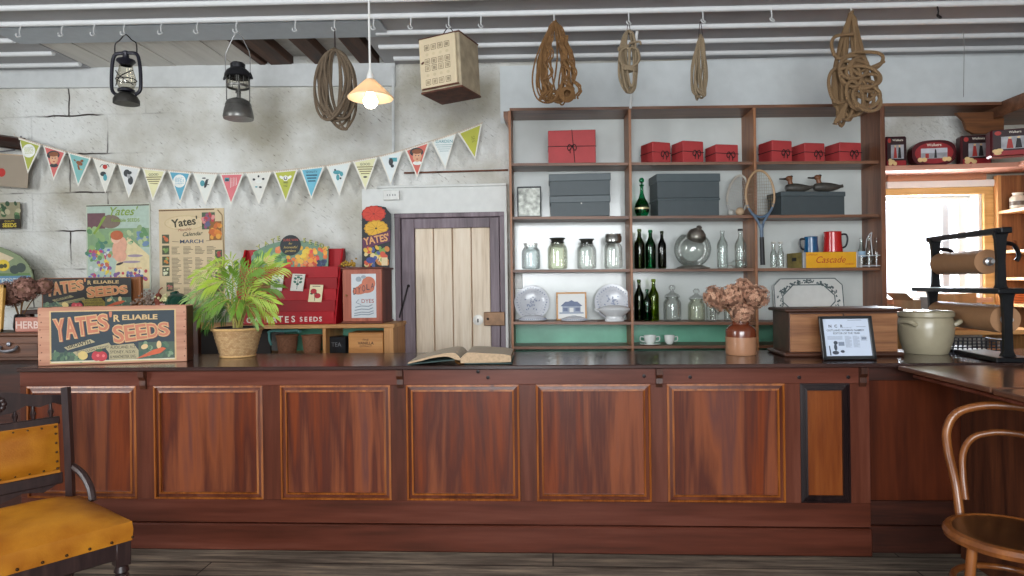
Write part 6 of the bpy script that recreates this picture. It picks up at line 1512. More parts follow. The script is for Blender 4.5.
# open book
A, B_ = Q(411, 363.5, CT), Q(517, 361.5, CT)
bx_ = (A.x+B_.x)/2; by = A.y+.12; w = B_.x-A.x
t = thing('open_book', 'big old ledger lying open on the counter in front of the door', 'book', (bx_-.012, by, CT+.001), R(1))
PAGE = M_('old page', 'b9ab98', .7, var=.06); EDGE = M_('page edges', 'b49a7c', .8, var=.15, nscale=90); COVER = M_('book cloth', '39504e', .7, var=.2); SPN = M_('tan spine', 'b0783c', .6)
sp = .012; d2 = .17
def sheetprof(s):       # (x, top z, bottom z) from the spine outwards
    if s < 0: return [(0, .03, .02), (-.025, .056, .024), (-.07, .058, .04), (-.14, .046, .034), (-.2, .03, .02), (-w*.49, .012, .004)]
    return [(0, .03, .006), (.03, .056, .006), (.07, .06, .006), (.14, .055, .007), (.22, .05, .008), (w*.47, .042, .01)]
for s, nm in ((-1, 'left_pages'), (1, 'right_pages')):
    m = MB(); pr = sheetprof(s)
    tp = smooth_path([(x, 0, z) for x, z, q in pr], 5); bt_ = smooth_path([(x, 0, q) for x, z, q in pr], 5); n = len(tp)
    m.use(PAGE).add([(v.x, y, v.z) for v in tp for y in (-d2, d2)], [(2*i, 2*i+2, 2*i+3, 2*i+1) for i in range(n-1)], True)
    m.use(EDGE).add([(v.x, -d2, v.z) for v in tp]+[(v.x, -d2, v.z) for v in bt_], [(i, i+n, i+n+1, i+1) for i in range(n-1)])
    m.add([(v.x, d2, v.z) for v in tp]+[(v.x, d2, v.z) for v in bt_], [(i, i+1, i+n+1, i+n) for i in range(n-1)])
    m.add([(tp[-1].x, -d2, tp[-1].z), (tp[-1].x, d2, tp[-1].z), (bt_[-1].x, d2, bt_[-1].z), (bt_[-1].x, -d2, bt_[-1].z)], [(0, 1, 2, 3)])
    m.build('pages', parent=t)
m = MB().use(COVER); m.add([(-w*.495, -d2-.008, .0), (-w*.495, d2+.008, .0), (-.03, d2+.008, .022), (-.03, -d2-.008, .022), (-w*.495, -d2-.008, .004), (-w*.495, d2+.008, .004), (-.03, d2+.008, .026), (-.03, -d2-.008, .026)], [(0, 1, 2, 3), (4, 7, 6, 5), (0, 3, 7, 4), (0, 4, 5, 1)])
m.bx(.02, w*.48, -d2-.008, d2+.008, .0015, .006, .001); m.build('cover', parent=t)
m = MB().use(SPN); m.tube(smooth_path([(-.03, 0, .024), (-.024, 0, .008), (-.002, 0, .004), (.02, 0, .006)]), .0045, 6); pr = smooth_path([(-.03, 0, .026), (-.022, 0, .007), (0, 0, .002), (.022, 0, .006)], 5); n = len(pr)
m.add([(v.x, y, v.z) for v in pr for y in (-d2-.006, d2+.006)], [(2*i, 2*i+2, 2*i+3, 2*i+1) for i in range(n-1)], True); m.build('spine', parent=t)

# salt-glazed jar with dried hydrangeas
p = Q(741, 354.5, CT); r = W(726, 756, p.y)/2; dm = FW.dot(p); hh = dpt(741, 319, dm).z-CT
t = thing('stoneware_vase', 'brown and tan salt-glazed jar of dusty pink dried hydrangeas on the counter', 'vase', (p.x, p.y, CT+.001))
SG = M_('salt glaze tan', 'a87a5c', .3, var=.08, spec=.6); SB = M_('brown glaze', '6a3420', .18, var=.15, spec=.7)
m = MB().use(SG); m.lathe([(0, 0), (r*.96, 0), (r, .008), (r, hh*.5)], 36); m.use(SB); m.lathe([(r, hh*.5), (r, hh*.66), (r*.96, hh*.72), (r*.7, hh*.82), (r*.56, hh*.85), (r*.56, hh*.95), (r*.64, hh*.96), (r*.64, hh), (r*.5, hh), (r*.48, hh*.85), (0, hh*.5)], 36); m.build('jar', parent=t)
S = W(740.5, 741.5, p.y); zz = lambda py: dpt(741, py, dm).z-CT; t['sz'] = hh*.8
hyd_heads(t, [(-24*S, .03, zz(297), 11.5*S), (-11*S, -.05, zz(296), 12*S), (-1*S, -.04, zz(312), 11.5*S), (4*S, .04, zz(290), 12*S), (7*S, -.09, zz(296), 10*S), (17*S, -.0, zz(297), 12*S), (-6*S, .07, zz(302), 10*S), (-16*S, .05, zz(303), 9*S)], ['b88a70', 'c79c80', 'a87a62'], 4)
del t['sz']

# wooden cash box and framed sheet
A = Q(789, 356.8, CT); x1 = P(899, 340, A.y).x; w = x1-A.x; dm = FW.dot(A); h = dpt(789, 309, dm).z-CT; dp = .26
t = thing('wooden_cash_box', 'large panelled wooden box with moulded top and base on the counter', 'wooden box', (A.x+w/2, A.y+dp/2, CT+.001))
OAK = wood('oak panel', ['6a4229', '885a39', 'a0704a'], 'x', .4, 1.3, .08); OAKD = wood('dark oak edge', ['2e1a12', '46291c', '5a3626'], 'x', .4, 1.0, .08)
m = MB().use(OAKD); m.bx(-w/2+.004, w/2-.004, -dp/2+.004, dp/2, .02, h-.02, .002); m.build('carcass', parent=t)
m = MB().use(OAKD); m.bx(-w/2-.022, w/2+.018, -dp/2-.02, dp/2+.01, h-.018, h, .006); m.build('top_board', parent=t)
m = MB().use(OAKD); m.bx(-w/2-.03, w/2+.02, -dp/2-.022, dp/2+.01, 0, .022, .008); m.build('base_moulding', parent=t)
for x0, x1_ in ((-w/2+.008, -.004), (.004, w/2-.008)):
    m = MB().use(OAK); m.bx(x0, x1_, -dp/2-.004, -dp/2+.006, .024, h-.03, .003); m.build('front_panel', parent=t)
A, B_ = Q(824, 360.5, CT), Q(877.5, 360, CT); d = B_-A; w2 = d.length; dm = FW.dot(A)
h2 = (dpt(820, 317, dm+.05).z-CT); ln = math.hypot(h2, .05)
t = thing('framed_notice', 'black framed newspaper notice leaning against the wooden box', 'framed notice', ((A+B_)/2+Vector((0, .012, .002))), rot=(-math.atan2(.05, h2), R(0), math.atan2(d.y, d.x)))
BF = M_('black frame', '17181a', .3)
m = MB().use(BF); e_ = .018; hw0, hw1 = w2/2, w2/2-.006
for q in ((-hw0, -hw0+e_, 0, ln), (hw0-e_, hw0, 0, ln), (-hw0, hw0, 0, e_), (-hw0, hw0, ln-e_*.8, ln)): m.bx(q[0], q[1], -.01, .008, q[2], q[3], .002)
m.build('frame', parent=t)
m = MB().at((0, -.001, 0)); hw = hw0-e_*.9; z0, z1 = e_*.9, ln-e_*.7; hh = z1-z0
m.use(M_('notice paper', 'c4cfe0', .3, var=.02, spec=.6)).rect(-hw, z0, hw, z1, 1)
K = ink('3a4250'); K2 = ink('7c879a'); m.use(K)
for i, ch in enumerate('NCR'): m.text(ch, -hw*.68+i*hw*.25, z0+hh*.765, hh*.075, 2, bold=.03)
m.text('OUTLAND WOMAN NAMED', -hw*.04, z0+hh*.665, hh*.05, 2, bold=.01, width=hw*1.6); m.text('EDITOR OF THE YEAR', 0, z0+hh*.585, hh*.05, 2, bold=.01, width=hw*1.15)
m.use(K2).text('A PROUD RECORD', -hw*.0, z0+hh*.745, hh*.025, 2); m.line([(hw*.1, z0+hh*.955), (hw*.7, z0+hh*.955)], hh*.012, 2); m.line([(hw*.45, z0+hh*.78), (hw*.85, z0+hh*.78)], hh*.012, 2)
for c_ in range(3):
    for q in range(14 if c_ < 2 else 6): m.line([(-hw*.1+c_*hw*.34, z0+hh*(.53-.022*q)), (hw*(.18 if q % 4 else .1)+c_*hw*.34, z0+hh*(.53-.022*q))], hh*.008, 2)
for q in range(5): m.line([(-hw*.85, z0+hh*(.53-.02*q)), (-hw*.2, z0+hh*(.53-.02*q))], hh*.007, 2)
m.use(K).ell(-hw*.52, z0+hh*.36, hw*.09, hh*.05, 3).ell(-hw*.54, z0+hh*.24, hw*.07, hh*.09, 3).ell(-hw*.56, z0+hh*.1, hw*.14, hh*.05, 3).line([(-hw*.78, z0+hh*.03), (-hw*.8, z0+hh*.28)], hw*.05, 3).ell(-hw*.26, z0+hh*.13, hw*.09, hh*.035, 3).use(K2).rect(-hw*.4, z0+hh*.28, -hw*.15, z0+hh*.38, 2).rect(hw*.62, z0+hh*.44, hw*.82, z0+hh*.5, 2)
m.build('notice_sheet', parent=t)
# stoneware crock
p = Q(926, 353, CT); r = W(900, 951, p.y)/2; dm = FW.dot(p); h = dpt(926, 311, dm).z-CT
t = thing('stoneware_crock', 'large cream stoneware crock with lug handles and a lid beside the wooden box', 'crock', (p.x, p.y, CT+.001))
CK = M_('cream stoneware', 'a0977f', .25, var=.06, spec=.6)
m = MB().use(CK); m.lathe([(0, 0), (r*.76, 0), (r*.8, .01), (r*.94, h*.3), (r, h*.58), (r*.98, h*.75), (r*.93, h*.84), (r*.95, h*.86), (r*1.0, h*.88), (r*1.0, h*.97), (r*.94, h*.98), (r*.9, h*.9), (0, h*.2)], 44); m.build('crock_body', parent=t)
m = MB().use(CK); m.lathe([(r*.94, h*.975), (r*.96, h*.99), (r*.9, h*1.01), (r*.2, h*1.03), (0, h*1.03)], 40); m.build('lid', parent=t)
for s in (-1, 1):
    m = MB().use(CK); a_ = R(-25) if s > 0 else R(180+25); u = Vector((cos(a_), sin(a_), 0)); v = Vector((-sin(a_), cos(a_), 0))
    m.tube(smooth_path([u*r*.94-v*.04+Vector((0, 0, h*.68)), u*r*1.12-v*.032+Vector((0, 0, h*.75)), u*r*1.16+Vector((0, 0, h*.77)), u*r*1.12+v*.032+Vector((0, 0, h*.75)), u*r*.94+v*.04+Vector((0, 0, h*.68))]), .012, 8); m.build('handle', parent=t)
# ================================================================== hanging from the ceiling
HY = 4.07
HW = M_('white hook enamel', 'd2d4d4', .4, .2)
hooks = [(21, 26), (63, 26.5), (95, 27), (125, 27), (162, 27), (198, 27), (237, 26), (296, 24), (335, 22), (374, 20), (411, 17.5), (449, 16), (481, 12), (554, 14), (628.5, 12), (702.5, 10), (771, 7), (850.5, 4), (937, 2)]
near = ['above the left edge of the wall', 'third from the left lantern', 'second from the left lantern', 'that holds the oil lantern', 'first to the right of the oil lantern', 'midway between the two lanterns', 'that holds the pressure lantern', 'over the gap in the ceiling', 'that holds the long rope coil',
        'just right of the pendant cord', 'empty, just left of the ration box', 'that holds the ration box', 'between the ration box and the big chain of cord', 'that holds the big brown bundle of cord', 'that holds the short knotted hank', 'that holds the slim pale hank', 'second from the right end of the row, empty', 'that holds the thick tangled rope', 'at the right end of the row, dark and empty']
HK = []
for k, (px, py) in enumerate(hooks):
    x = P(px, py, HY).x; z = zc(x)-.018; s = 1.0
    hm = HW if k < 18 else IRON
    m = MB().use(hm); m.at((0, 0, 0)); yy = -.012
    m.tube(smooth_path([(0, 0, .0), (0, yy, -.035), (.0, yy, -.06), (.012, yy-.008, -.078), (.0, yy-.02, -.088), (-.014, yy-.014, -.074), (-.013, yy-.012, -.062)]), .0042, 7)
    m.ball((0, 0, -.002), .007, 8, 6)
    o = m.build('ceiling_hook'); place(o, (x, HY-.0, z)); tag(o, ('dark' if k == 18 else 'white')+' ceiling hook '+near[k], 'hook', 'ceiling hooks'); HK.append(Vector((x, HY-.026, z-.082)))
ROPE = rope_mat('tan rope', '5c4630', '9a7c58'); CORD = rope_mat('brown cord', '553820', '9c7446'); PALE = rope_mat('pale rope', '6f604a', 'a8957a'); GREYR = rope_mat('greyed rope', '4c4034', '85735e')
rq = random.Random(9)
def coil(name, label, group, px, top, bot, halfw, n, r, mat, hook, shape='tear', seed=1, extra=None, Y=None):
    rr = random.Random(seed); Y = Y or HY-.03; base = P(px, top, Y); Hh = H(top, bot, Y, px); Wd = W(px-halfw, px+halfw, Y)/2
    t = thing(name, label, 'rope', base, 0, group)
    m = MB().use(mat); pts = []
    for k in range(n):
        hk = Hh*rr.uniform(.84, 1.0); wk = Wd*rr.uniform(.35, 1.0)*(1 if k else .9); ox = rr.uniform(-1, 1)*Wd*.4; oy = rr.uniform(-.035, .035); dirn = 1 if k % 2 else -1
        for q in range(12):
            a = 2*PI*q/12
            f = (1-cos(a))/2
            wf = sin(a)*(.35+.65*f) if shape == 'tear' else sin(a)
            x = dirn*wk*wf+ox*f+rr.gauss(0, Wd*.03); z = -hk*f+rr.gauss(0, Hh*.008)
            pts.append((x, oy*f+.012*sin(a*2)+rr.gauss(0, .004), z))
    m.tube(smooth_path(pts, 4), r, 7); m.build('rope_loops', parent=t)
    if extra: extra(t, m, Hh, Wd, rr)
    m = MB().use(STR)
    m.tube(smooth_path([(0, .0, -.02), (.008, -.012, .0), (.0, -.0, hook.z-base.z+.006), (-.008, .012, .0), (0, 0, -.02)], 6), .0022, 6); m.build('hanging_loop', parent=t)
    return t
coil('rope_coil', 'long grey-brown rope coil hanging left of the pendant lamp', 'coils of rope on the ceiling hooks', 335, 50, 128, 20, 16, .0085, GREYR, HK[8], 'oval', 4)
def chainbottom(t, m, Hh, Wd, rr):
    m = MB().use(CORD)
    for k in range(14):
        x = rr.uniform(-.95, .95)*Wd; pts = []
        for q in range(26): a = q*.9; pts.append((x+.016*cos(a)+rr.gauss(0, .003), -.05+.012*sin(a), -Hh*(.2+.78*q/26)))
        pts = [(u*(.3+.7*min(1, -w/Hh*1.1)), v, w) for u, v, w in pts]; m.tube(smooth_path(pts, 3), .005, 6)
    for k in range(4): m.tube([(Wd*.42+.045*(1-.15*k)*cos(a), -.06-.008*k, -Hh*.9+.045*(1-.15*k)*sin(a)) for a in [2*PI*q/22 for q in range(22)]], .005, 6, closed=True)
    m.build('chained_loops', parent=t)
coil('rope_coil', 'wide brown chain-looped bundle of cord above the left shelves', 'coils of rope on the ceiling hooks', 555, 22, 106, 26, 20, .0052, CORD, HK[13], 'tear', 12, chainbottom)
def knotty(t, m, Hh, Wd, rr):
    m = MB().use(PALE)
    for k in range(5): a0 = k*.25; m.tube([(Wd*.8*cos(a), .03*sin(a)-.0, -Hh*(.58+.02*k)+.006*sin(2*a)) for a in [2*PI*q/18 for q in range(18)]], .0085, 7, closed=True) if k < 3 else m.tube(smooth_path([(Wd*.2*(-1)**k, -.02, -Hh*.58), (Wd*1.05*(-1)**k, -.035, -Hh*.5), (Wd*.9*(-1)**k, -.03, -Hh*.33), (Wd*.1*(-1)**k, -.03, -Hh*.3), (0, -.02, -Hh*.55)]), .0085, 7)
    m.tube(smooth_path([(0, -.03, -Hh*.25), (-Wd*1.1, -.03, -Hh*.28), (-Wd*1.2, -.03, -Hh*.33)]), .007, 6); m.tube(smooth_path([(0, -.03, -Hh*.22), (Wd*1.1, -.03, -Hh*.2), (Wd*1.3, -.03, -Hh*.25)]), .007, 6)
    m.build('binding_turns', parent=t)
coil('rope_coil', 'short pale hank of rope bound round its middle, right of the brown cord bundle', 'coils of rope on the ceiling hooks', 628.5, 31, 95, 8.8, 8, .0075, PALE, HK[14], 'oval', 6, knotty)
coil('rope_coil', 'slim pale hank of rope hanging over the middle shelves', 'coils of rope on the ceiling hooks', 700.5, 36, 98, 11, 9, .006, PALE, HK[15], 'tear', 15)
def tangle(t, m, Hh, Wd, rr):
    m = MB().use(ROPE); r = .0105
    for k in range(11):
        c = Vector((rr.uniform(-.35, .45)*Wd, -.05-.014*rr.random(), -Hh*rr.uniform(.5, .82))); a1, a2 = Wd*rr.uniform(.35, .75), Hh*rr.uniform(.1, .17); ph = rr.uniform(0, PI)
        m.tube(smooth_path([(c.x+a1*cos(q)*cos(ph)-a2*sin(q)*sin(ph), c.y+.02*sin(q+k), c.z+a1*cos(q)*sin(ph)*.6+a2*sin(q)*cos(ph)) for q in [2*PI*j/10 for j in range(10)]], 4, True), r, 8, closed=True)
    for sg, z0, z1, ex in ((-1, .2, .42, 1.05), (1, .36, .52, 1.25), (-1, .5, .82, 1.2), (1, .62, .8, .95)):
        m.tube(smooth_path([(0, -.03, -Hh*z0), (sg*Wd*ex*.8, -.04, -Hh*(z0+.02)), (sg*Wd*ex, -.045, -Hh*(z0+z1)/2), (sg*Wd*ex*.7, -.04, -Hh*z1), (0, -.04, -Hh*(z1-.05))]), r, 8)
    for k in range(4): m.tube(smooth_path([(-Wd*.3, -.04, -Hh*.8), (-Wd*(.55+.1*k), -.05, -Hh*(.9+.02*k)), (-Wd*(.6+.12*k), -.05, -Hh*(.97+.015*k))]), [r]*12+[r*1.5], 8)
    m.tube(smooth_path([(Wd*.2, -.05, -Hh*.55), (Wd*.9, -.06, -Hh*.5), (Wd*1.25, -.06, -Hh*.47)]), r*.9, 8)
    m.build('tangled_loops', parent=t)
coil('rope_coil', 'thick tangled tan rope hanging in front of the right shelves', 'coils of rope on the ceiling hooks', 851, 14, 124, 22, 9, .0105, ROPE, HK[17], 'tear', 22, tangle)

# oil lantern (hurricane type)
LB = M_('dark blue-black lantern paint', '23222c', .35, .3, var=.2); LG = glass('smoky lantern glass', 'f0ece2', .75)
Y = HY-.02; s_ = W(126, 127, Y)
p = P(126.5, 104, Y); t = thing('oil_lantern', 'dark hurricane oil lantern with glass chimney on the left ceiling hook', 'lantern', p, R(0))
z = lambda py: P(126.5, py, Y).z-p.z
m = MB().use(M_('sooty metal', '3a3835', .45, .4, var=.3)); m.lathe([(0, 0), (11.5*s_, 0), (11.5*s_, z(100)), (9.5*s_, z(96)), (6*s_, z(93.5)), (0, z(93.5))], 28); m.build('fuel_tank', parent=t)
m = MB().use(LB); m.lathe([(0, z(93)), (7.5*s_, z(92)), (7.5*s_, z(90)), (5*s_, z(88)), (0, z(88))], 24); m.build('burner', parent=t)
m = MB().use(LG); m.lathe([(5.5*s_, z(90)), (8.6*s_, z(83)), (8.4*s_, z(78)), (6.2*s_, z(69)), (5.6*s_, z(65))], 28); m.build('chimney', parent=t)
m = MB().use(LB); m.lathe([(4.5*s_, z(66)), (8.5*s_, z(61.5)), (8*s_, z(60)), (3*s_, z(59)), (2.6*s_, z(53)), (3.2*s_, z(52)), (2*s_, z(51)), (0, z(51))], 24); m.build('cap', parent=t)
for sg in (-1, 1):
    m = MB().use(LB); m.tube(smooth_path([(sg*9*s_, 0, z(95)), (sg*14*s_, 0, z(90)), (sg*14.5*s_, 0, z(75)), (sg*13*s_, 0, z(60)), (sg*10*s_, 0, z(54)), (sg*2.5*s_, 0, z(53))], 6), 1.7*s_, 8); m.build('side_tube', parent=t)
m = MB().use(IRON)
for sg in (-1, 1):
    m.tube(smooth_path([(-sg*8.8*s_, -8*s_*.3, z(71)), (0, -8.8*s_, z(79)), (sg*8.8*s_, -8*s_*.3, z(86))]), .5*s_, 5)
m.tube([(8.9*s_*cos(a), 8.9*s_*sin(a), z(80)) for a in [2*PI*k/24 for k in range(24)]], .5*s_, 5, closed=True); m.build('guard_wire', parent=t)
m = MB().use(IRON); m.tube(smooth_path([(-11*s_, 0, z(54)), (-10.5*s_, 0, z(44)), (-6*s_, 0, z(40)), (0, .0, HK[3].z-p.z), (6*s_, 0, z(40)), (10.5*s_, 0, z(44)), (11*s_, 0, z(54))], 6), .6*s_, 6); m.build('bail_handle', parent=t)
# pressure lantern
p = P(238.5, 119, Y); t = thing('pressure_lantern', 'old tin pressure lantern with domed tank hanging right of the oil lantern', 'lantern', p)
z = lambda py: P(238.5, py, Y).z-p.z
TT = M_('dull tin', '6c6b68', .35, .7, var=.3)
m = MB().use(TT); m.lathe([(0, 0), (13.5*s_, 0), (14*s_, z(117)), (13.6*s_, z(114)), (12.6*s_, z(109)), (11.6*s_, z(106)), (12*s_, z(105.5)), (10.5*s_, z(101.5)), (6*s_, z(99)), (3*s_, z(98)), (0, z(98))], 32); m.build('fuel_tank', parent=t)
m = MB().use(TT); m.cyl((0, 0, z(99)), (0, 0, z(90)), 1.6*s_, 1.2*s_, 10); m.cyl((2.5*s_, 0, z(99)), (1*s_, 0, z(84)), .5*s_, n=6); m.lathe([(0, z(93)), (2.8*s_, z(93)), (2.4*s_, z(91.5)), (0, z(91.5))], 12); m.build('burner_tube', parent=t)
m = MB().use(LG); m.lathe([(10*s_, z(85.5)), (10.3*s_, z(80)), (10*s_, z(77))], 28); m.build('glass', parent=t)
m = MB().use(TT); m.lathe([(10*s_, z(88)), (10.6*s_, z(87)), (10.6*s_, z(85.5)), (9.8*s_, z(85.5))], 26)
for a in (.5, 2.0, 3.6, 5.2): m.cyl((10.2*s_*cos(a), 10.2*s_*sin(a), z(101)), (10.2*s_*cos(a), 10.2*s_*sin(a), z(78)), .5*s_, n=6)
for k in range(10): a = 2*PI*k/10; m.cyl((10.4*s_*cos(a), 10.4*s_*sin(a), z(87)), (10.4*s_*cos(a), 10.4*s_*sin(a), z(77)), .3*s_, n=5)
m.build('guard_wire', parent=t)
m = MB().use(M_('sooty hood', '26262a', .4, .5, var=.3)); m.lathe([(11*s_, z(78)), (12.2*s_, z(77)), (12*s_, z(75)), (10*s_, z(71)), (7.5*s_, z(69)), (6.6*s_, z(68.5)), (6.8*s_, z(64.5)), (5.5*s_, z(63)), (0, z(63))], 28)
for sg in (-1, 1): m.tube(smooth_path([(sg*11.5*s_, 0, z(77)), (sg*14*s_, 0, z(79)), (sg*13*s_, 0, z(76)), (sg*12*s_, 0, z(73))]), .8*s_, 6)
m.build('hood', parent=t)
m = MB().use(M_('thin wire', '9a9a9a', .4, .6)); m.tube(smooth_path([(-12*s_, 0, z(76)), (-12*s_, 0, z(56)), (-9*s_, 0, z(47)), (0, 0, HK[6].z-p.z), (9*s_, 0, z(47)), (12*s_, 0, z(56)), (12*s_, 0, z(76))], 6), .45*s_, 6); m.build('bail_handle', parent=t)
# pendant lamp
Y = 3.55; p = P(370.5, 102, Y); t = thing('pendant_lamp', 'lit pendant lamp with a shallow cream glass shade on a white cord', 'lamp', p)
z = lambda py: P(370.5, py, Y).z-p.z; s_ = W(370, 371, Y)
def shade_mat():
    m, nt, b = _new('opal lamp glass'); N, L = nt.nodes.new, nt.links.new
    b.inputs['Base Color'].default_value = lin('f0dcc0'); b.inputs['Roughness'].default_value = .3
    b.inputs['Transmission Weight'].default_value = 0; b.inputs['Subsurface Weight'].default_value = 0
    tl = N('ShaderNodeBsdfTranslucent'); tl.inputs['Color'].default_value = lin('fae6c8'); mx = N('ShaderNodeMixShader'); mx.inputs[0].default_value = .45
    L(b.outputs[0], mx.inputs[1]); L(tl.outputs[0], mx.inputs[2]); L(mx.outputs[0], nt.nodes['Material Output'].inputs['Surface']); return m
m = MB().use(shade_mat()); m.lathe([(3*s_, z(79)), (5*s_, z(80)), (12*s_, z(87)), (22.5*s_, z(97.5)), (22*s_, z(98.5)), (11.5*s_, z(88.5)), (4*s_, z(82))], 44); m.build('lamp_shade', parent=t)
m = MB().use(M_('lit bulb', 'fff0d8', .3, emit=18, var=0)); m.ball((0, 0, z(101.5)), 7*s_, 20, 14); m.cyl((0, 0, z(97)), (0, 0, z(88)), 4.5*s_, 3*s_, 14); m.build('bulb', parent=t)
m = MB().use(M_('white lamp holder', 'e0e0dc', .4, var=0)); m.lathe([(0, z(89)), (3.4*s_, z(88)), (3.6*s_, z(77)), (3.2*s_, z(75)), (1.6*s_, z(71)), (1*s_, z(68)), (0, z(68))], 20); m.build('lamp_holder', parent=t)
m = MB().use(M_('white flex', 'd9d9d6', .5, var=0)); x = p.x; m.tube([(0, 0, z(69)), (-.4*s_, 0, (zc(x)-p.z)*.6), (0, 0, zc(x)-p.z+.01)], 1.1*s_, 8); m.build('cord', parent=t)
# hanging ration box with punched door
Y = 3.98; c = P(440, 66, Y); 
A, B_ = P(420.5, 38, Y), P(459.5, 32, Y)
fw = .282; fh = H(35.5, 91, Y, 440); dpb = .26; rz = R(-20)
t = thing('ration_box', 'cream metal meat-safe box with punched square vents hung from a ceiling hook', 'meat safe', (c.x+.055, Y+.1, P(440, 91.5, Y).z), rot=(R(-0), R(-2.5), rz))
CB_ = M_('cream enamel', 'cdbd9e', .45, var=.05); CS = M_('rust-streaked cream', 'a3957c', .6, var=.25, nscale=14); RU = M_('rusty metal', '5a3426', .7, .2, var=.4)
m = MB().use(CS); m.box((0, 0, fh/2), (fw, dpb, fh), .004); m.build('box_body', parent=t)
m = MB().use(CB_); m.box((-.008, -dpb/2-.008, fh*.52), (fw*.9, .016, fh*.9), .004); m.build('door', parent=t); dd = COL.objects[-1]
m = MB().use(M_('vent punching', 'a08f74', .6, var=.3)); m.at((-.008, -dpb/2-.0165, 0)); vd = M_('vent dark', '6a5c48', .7)
for r_i in range(6):
    for ci in range(4):
        x0 = -fw*.25+ci*fw*.165; z0 = fh*(.17+.125*r_i); q = fw*.058
        if r_i in (1, 4): m.use(M_('vent pale', 'bfb092', .6)).ell(x0, z0, q*.7, q*.6, 1, 10)
        else:
            m.use(M_['x'] if 0 else vd); m.line([(x0-q, z0-q), (x0+q, z0-q), (x0+q, z0+q), (x0-q, z0+q), (x0-q, z0-q)], .003, 1); m.use(M_('vent punching', 'a08f74')).rect(x0-q*.6, z0-q*.6, x0+q*.6, z0+q*.6, 1)
m.build('vents', parent=dd)
m = MB().use(RU); m.box((0, 0, .004), (fw+.006, dpb+.006, .012), .002); m.box((0, 0, fh-.003), (fw+.006, dpb+.006, .01), .002); m.box((.0, -dpb/2-.01, .022), (fw*.9, .008, .008)); m.tube([(-fw*.42, -dpb/2-.02, fh*.52), (-fw*.36, -dpb/2-.024, fh*.54)], .005, 6); m.build('edging', parent=t)
m = MB().use(IRON); hk = HK[11]; Mi = (Matrix.Translation(t.location) @ Euler((0, R(-2.5), rz)).to_matrix().to_4x4()).inverted()
q = Mi @ hk; m.tube(smooth_path([(-.06, -.02, fh), q, (.06, .02, fh)], 5), .003, 6); m.build('hanging_wire', parent=t)
# thin wire on the right
m = MB().use(M_('thin string', '8a8a88', .6)); a = P(963, 0, 4.5); b_ = P(963.5, 97, 4.5); m.tube([(a.x, 4.5, zc(a.x)), (a.x+.004, 4.5, (a.z+b_.z)/2), (b_.x, 4.5, b_.z)], .002, 5); tag(m.build('hanging_string'), 'thin string hanging from the ceiling at the right of the room', 'string')

# ================================================================== chairs
def leather(name, c1, c2):
    m, nt, b = _new(name); N, L = nt.nodes.new, nt.links.new
    tc = N('ShaderNodeTexCoord'); n1 = N('ShaderNodeTexNoise'); n1.inputs['Scale'].default_value = 7; n1.inputs['Detail'].default_value = 5
    L(tc.outputs['Object'], n1.inputs['Vector']); rp = N('ShaderNodeValToRGB'); rp.color_ramp.elements[0].position = .35; rp.color_ramp.elements[1].position = .65
    rp.color_ramp.elements[0].color = lin(c1); rp.color_ramp.elements[1].color = lin(c2); L(n1.outputs['Fac'], rp.inputs['Fac']); L(rp.outputs['Color'], b.inputs['Base Color'])
    n2 = N('ShaderNodeTexVoronoi'); n2.inputs['Scale'].default_value = 160; L(tc.outputs['Object'], n2.inputs['Vector'])
    bp = N('ShaderNodeBump'); bp.inputs['Strength'].default_value = .15; bp.inputs['Distance'].default_value = .003; L(n2.outputs['Distance'], bp.inputs['Height']); L(bp.outputs['Normal'], b.inputs['Normal'])
    b.inputs['Roughness'].default_value = .5; b.inputs['Specular IOR Level'].default_value = .35; return m
LEA = leather('mustard leather', '9c5c0e', 'bc7c1e'); CHW = wood('dark carved chair wood', ['1c1214', '30201f', '44302c'], 'z', .35, 1.0, .1); STUD = M_('dark brass stud', '4a3420', .35, .8)
fr_ = dpt(132, 520, 2.60); fr_.z = 0; brp = dpt(75, 440, 2.93); brp.z = 0
fwd = (fr_-brp); fwd.z = 0; fdv = Vector((.80, -.60, 0)); ang = math.atan2(fdv.y, fdv.x)+PI/2    # local -y is the front
# local frame: x to the chair's left/right, -y forward
t = thing('upholstered_chair', 'dark carved wooden chair with mustard leather seat and back at lower left', 'chair', (0, 0, 0), ang)
Rm = Matrix.Rotation(ang, 3, 'Z'); sw, sd = .60, .55; zs = .44
# front-right corner as seen is local +x,-y
t.location = fr_-Rm @ Vector((sw/2, -sd/2, 0))
def ptop(s, q): return zs+.055*(1-abs(s)**4)*(1-abs(q)**4)
N_ = 16; m = MB().use(LEA); vs = []; fs = []
for i in range(N_+1):
    for j in range(N_+1):
        s, q = -1+2*i/N_, -1+2*j/N_; ww = sw/2*(1-.08*(q+1)/2); e_ = lambda v: v
        vs.append((s*ww, q*sd/2, ptop(s, q)))
n = len(vs)
for i in range(N_):
    for j in range(N_): a = i*(N_+1)+j; fs.append((a, a+N_+1, a+N_+2, a+1))
m.add(vs, fs, True)
rim = [(i, 0) for i in range(N_+1)]+[(N_, j) for j in range(1, N_+1)]+[(i, N_) for i in range(N_-1, -1, -1)]+[(0, j) for j in range(N_-1, 0, -1)]
R1 = []
for i, j in rim:
    v = vs[i*(N_+1)+j]; R1.append(v)
k = len(R1); lows = [(x*1.012, y*1.012, zs-.03) for x, y, z_ in R1]; low2 = [(x*1.0, y*1.0, zs-.075) for x, y, z_ in R1]
m.add(R1+lows+low2, [(i, (i+1) % k, (i+1) % k+k, i+k) for i in range(k)]+[(i+k, (i+1) % k+k, (i+1) % k+2*k, i+2*k) for i in range(k)], True)
m.use(STUD)
for i in range(0, k, 2): x, y, z_ = low2[i]; m.ball((x*1.005, y*1.005, z_+.012), .0058, 8, 6)
m.build('seat', parent=t, angle=60)
